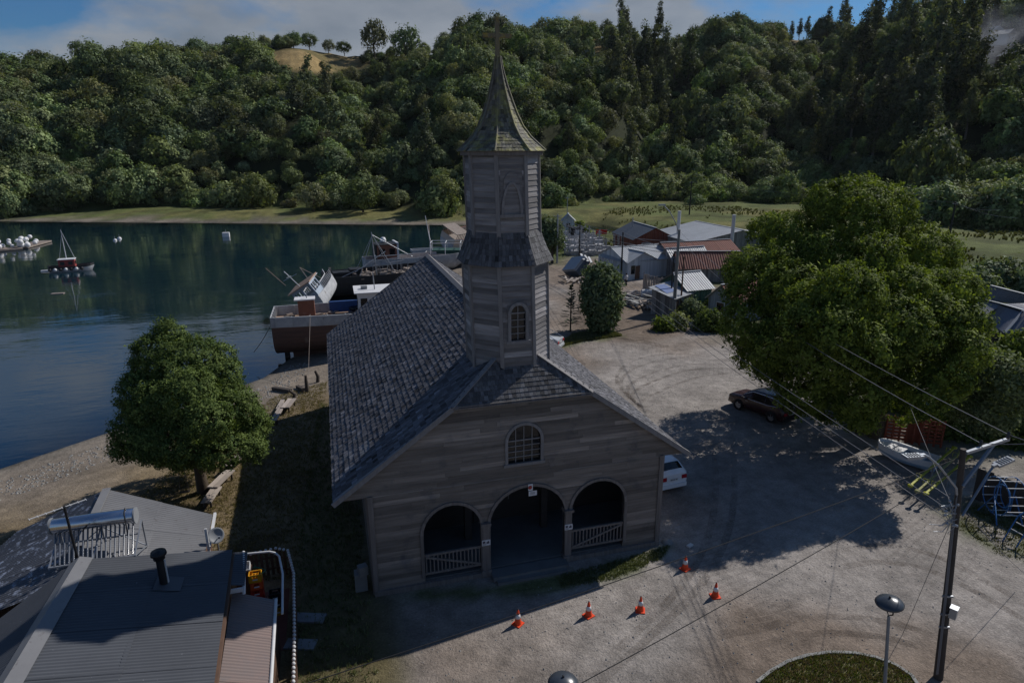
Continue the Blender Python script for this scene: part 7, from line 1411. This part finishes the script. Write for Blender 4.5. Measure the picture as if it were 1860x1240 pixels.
# ------------------------------------------------------------------ a person among the huts
pc = on(1137, 520); pe = empty('person', pc, 'person in a white top and dark trousers standing before the white cottage', 'person', rz=.4)
J = [(0, 0, .95), (0, 0, 1.2), (0, .0, 1.42), (0, .0, 1.52), (0, .02, 1.66), (.1, 0, .9), (.11, .03, .5), (.12, 0, .06), (-.1, 0, .9), (-.11, -.02, .5), (-.13, .02, .06), (.19, 0, 1.40), (.25, .03, 1.13), (.22, .16, .92), (-.19, 0, 1.40), (-.26, .02, 1.12), (-.2, .15, .9), (.13, .14, .03), (-.13, .15, .03)]
Eg = [(0, 1), (1, 2), (2, 3), (3, 4), (0, 5), (5, 6), (6, 7), (0, 8), (8, 9), (9, 10), (2, 11), (11, 12), (12, 13), (2, 14), (14, 15), (15, 16), (7, 17), (10, 18)]; Rd = [.15, .14, .15, .06, .10, .10, .07, .05, .10, .07, .05, .065, .05, .04, .065, .05, .04, .04, .04]
me = bpy.data.meshes.new('body'); me.from_pydata(J, Eg, []); bo = link('body', me, pe); bo.modifiers.new('skin', 'SKIN'); bo.modifiers.new('sub', 'SUBSURF').levels = 1
for i, v in enumerate(me.skin_vertices[0].data): v.radius = (Rd[i], Rd[i]*.8)
me.skin_vertices[0].data[0].use_root = True; me.materials.append(mat('skin_tone', (.35, .2, .14)))
MB().lathe([(.16, .88), (.19, .95), (.18, 1.2), (.21, 1.38), (.14, 1.47), (.07, 1.5)], n=12).tube([(.2, 0, 1.4), (.26, .03, 1.12), (.23, .13, .98)], [.085, .07, .06], 8).tube([(-.2, 0, 1.4), (-.27, .02, 1.12), (-.22, .12, .98)], [.085, .07, .06], 8).build('shirt', white, pe); MB().tube([(.1, 0, .95), (.11, .03, .5), (.12, 0, .1)], [.125, .09, .075], 8).tube([(-.1, 0, .95), (-.11, -.02, .5), (-.13, .02, .1)], [.125, .09, .075], 8).build('trousers', black, pe); MB().lathe([(0, 1.79), (.08, 1.76), (.115, 1.68), (.105, 1.62)], (0, .0, 0), 10).build('hair', black, pe)

# ------------------------------------------------------------------ wheel marks pressed into the lot
tm_ = bpy.data.materials.new('wheel_mark'); tm_.use_nodes = True; nt = tm_.node_tree; b = nt.nodes['Principled BSDF']; b.inputs['Base Color'].default_value = (.12, .098, .082, 1); b.inputs['Roughness'].default_value = .95; b.inputs['Specular IOR Level'].default_value = .05
tc = nd(nt, 'ShaderNodeTexCoord'); no = nd(nt, 'ShaderNodeTexNoise', i_Scale=1.1, i_Detail=5.); lk(nt, tc.outputs['Object'], no.inputs['Vector']); at = nd(nt, 'ShaderNodeAttribute', attribute_name='tint'); n2 = nd(nt, 'ShaderNodeTexNoise', i_Scale=16., i_Detail=3.); lk(nt, tc.outputs['Object'], n2.inputs['Vector'])
al = math_(nt, 'MULTIPLY', math_(nt, 'MULTIPLY', ramp(nt, no.outputs[0], [(.36, 0.), (.62, 1.)]), ramp(nt, n2.outputs[0], [(.35, .2), (.65, 1.)])), at.outputs['Fac'], clamp=True); lk(nt, al, b.inputs['Alpha'])
def track(pts, w, a, tread=False):
    P = [on(*p) for p in pts]; Q = []
    for i in range(len(P)-1):
        for k in range(8):
            t = k/8; p0, p1, p2, p3 = P[max(i-1, 0)], P[i], P[i+1], P[min(i+2, len(P)-1)]; Q.append(.5*((2*p1)+(p2-p0)*t+(2*p0-5*p1+4*p2-p3)*t*t+(3*p1-p0-3*p2+p3)*t**3))
    Q.append(P[-1]); m = MB()
    for i in range(len(Q)-1):
        d = (Q[i+1]-Q[max(i-1, 0)]); s = Vector((-d.y, d.x, 0)).normalized()*w/2; d2 = (Q[min(i+2, len(Q)-1)]-Q[i]); s2 = Vector((-d2.y, d2.x, 0)).normalized()*w/2; A_ = [Q[i]-s, Q[i]+s, Q[i+1]+s2, Q[i+1]-s2]; f = a*min(1, 4*i/len(Q), 4*(len(Q)-1-i)/len(Q)+.1)
        V = [Vector((p.x, p.y, gz(p.x, p.y)+.006)) for p in A_]
        if tread:
            for k in range(5): m.add([V[0].lerp(V[3], k/5), V[1].lerp(V[2], k/5+.08), V[1].lerp(V[2], k/5+.18), V[0].lerp(V[3], k/5+.10)], [(0, 1, 2, 3)], f)
        else: m.add(V, [(0, 1, 2, 3)], f)
    return m.build('wheel_track', tm_, kind='structure')
for o_ in (0, 9, 20, 31, 40): track([(1285, 1128+o_*.9), (1330, 1112+o_), (1390, 1104+o_*.95), (1450, 1088+o_)], .24, .95, True)
for k, o_ in enumerate((0, 16, 40, 58, 84)): track([(1330+o_*.6, 655+o_*.25), (1230+o_*.5, 642+o_*.5), (1150+o_*.4, 655+o_*.75), (1120+o_*.5, 690+o_*.6), (1160+o_*.7, 740+o_*.3)], .3, .5)
for o_ in (0, 34): track([(1290+o_, 760), (1300+o_, 860), (1290+o_, 960), (1240+o_, 1060), (1120+o_, 1180), (1050+o_, 1240)], .34, .45)
for o_ in (0, 30): track([(1480, 1010+o_), (1600, 990+o_), (1700, 1010+o_), (1800, 1060+o_), (1900, 1120+o_)], .36, .5); track([(1350, 1150+o_), (1480, 1120+o_), (1620, 1130+o_), (1760, 1180+o_)], .34, .55)
for o_ in (0, 14): track([(1075+o_, 500), (1040+o_, 540), (1060+o_, 600), (1160+o_, 620), (1240+o_, 640)], .5, .5)
# ------------------------------------------------------------------ haze
hz = bpy.data.materials.new('haze_air'); hz.use_nodes = True; nt = hz.node_tree; nt.nodes.remove(nt.nodes['Principled BSDF'])
pv = nd(nt, 'ShaderNodeVolumePrincipled'); pv.inputs['Color'].default_value = (.82, .9, 1, 1); pv.inputs['Density'].default_value = .000025; pv.inputs['Anisotropy'].default_value = .2
lk(nt, pv.outputs[0], nt.nodes['Material Output'].inputs['Volume'])
tag(MB().box((60, 390, 88), (1800, 1240, 194)).build('haze', hz), 'thin pale air over the bay and hills', 'haze', kind='stuff')
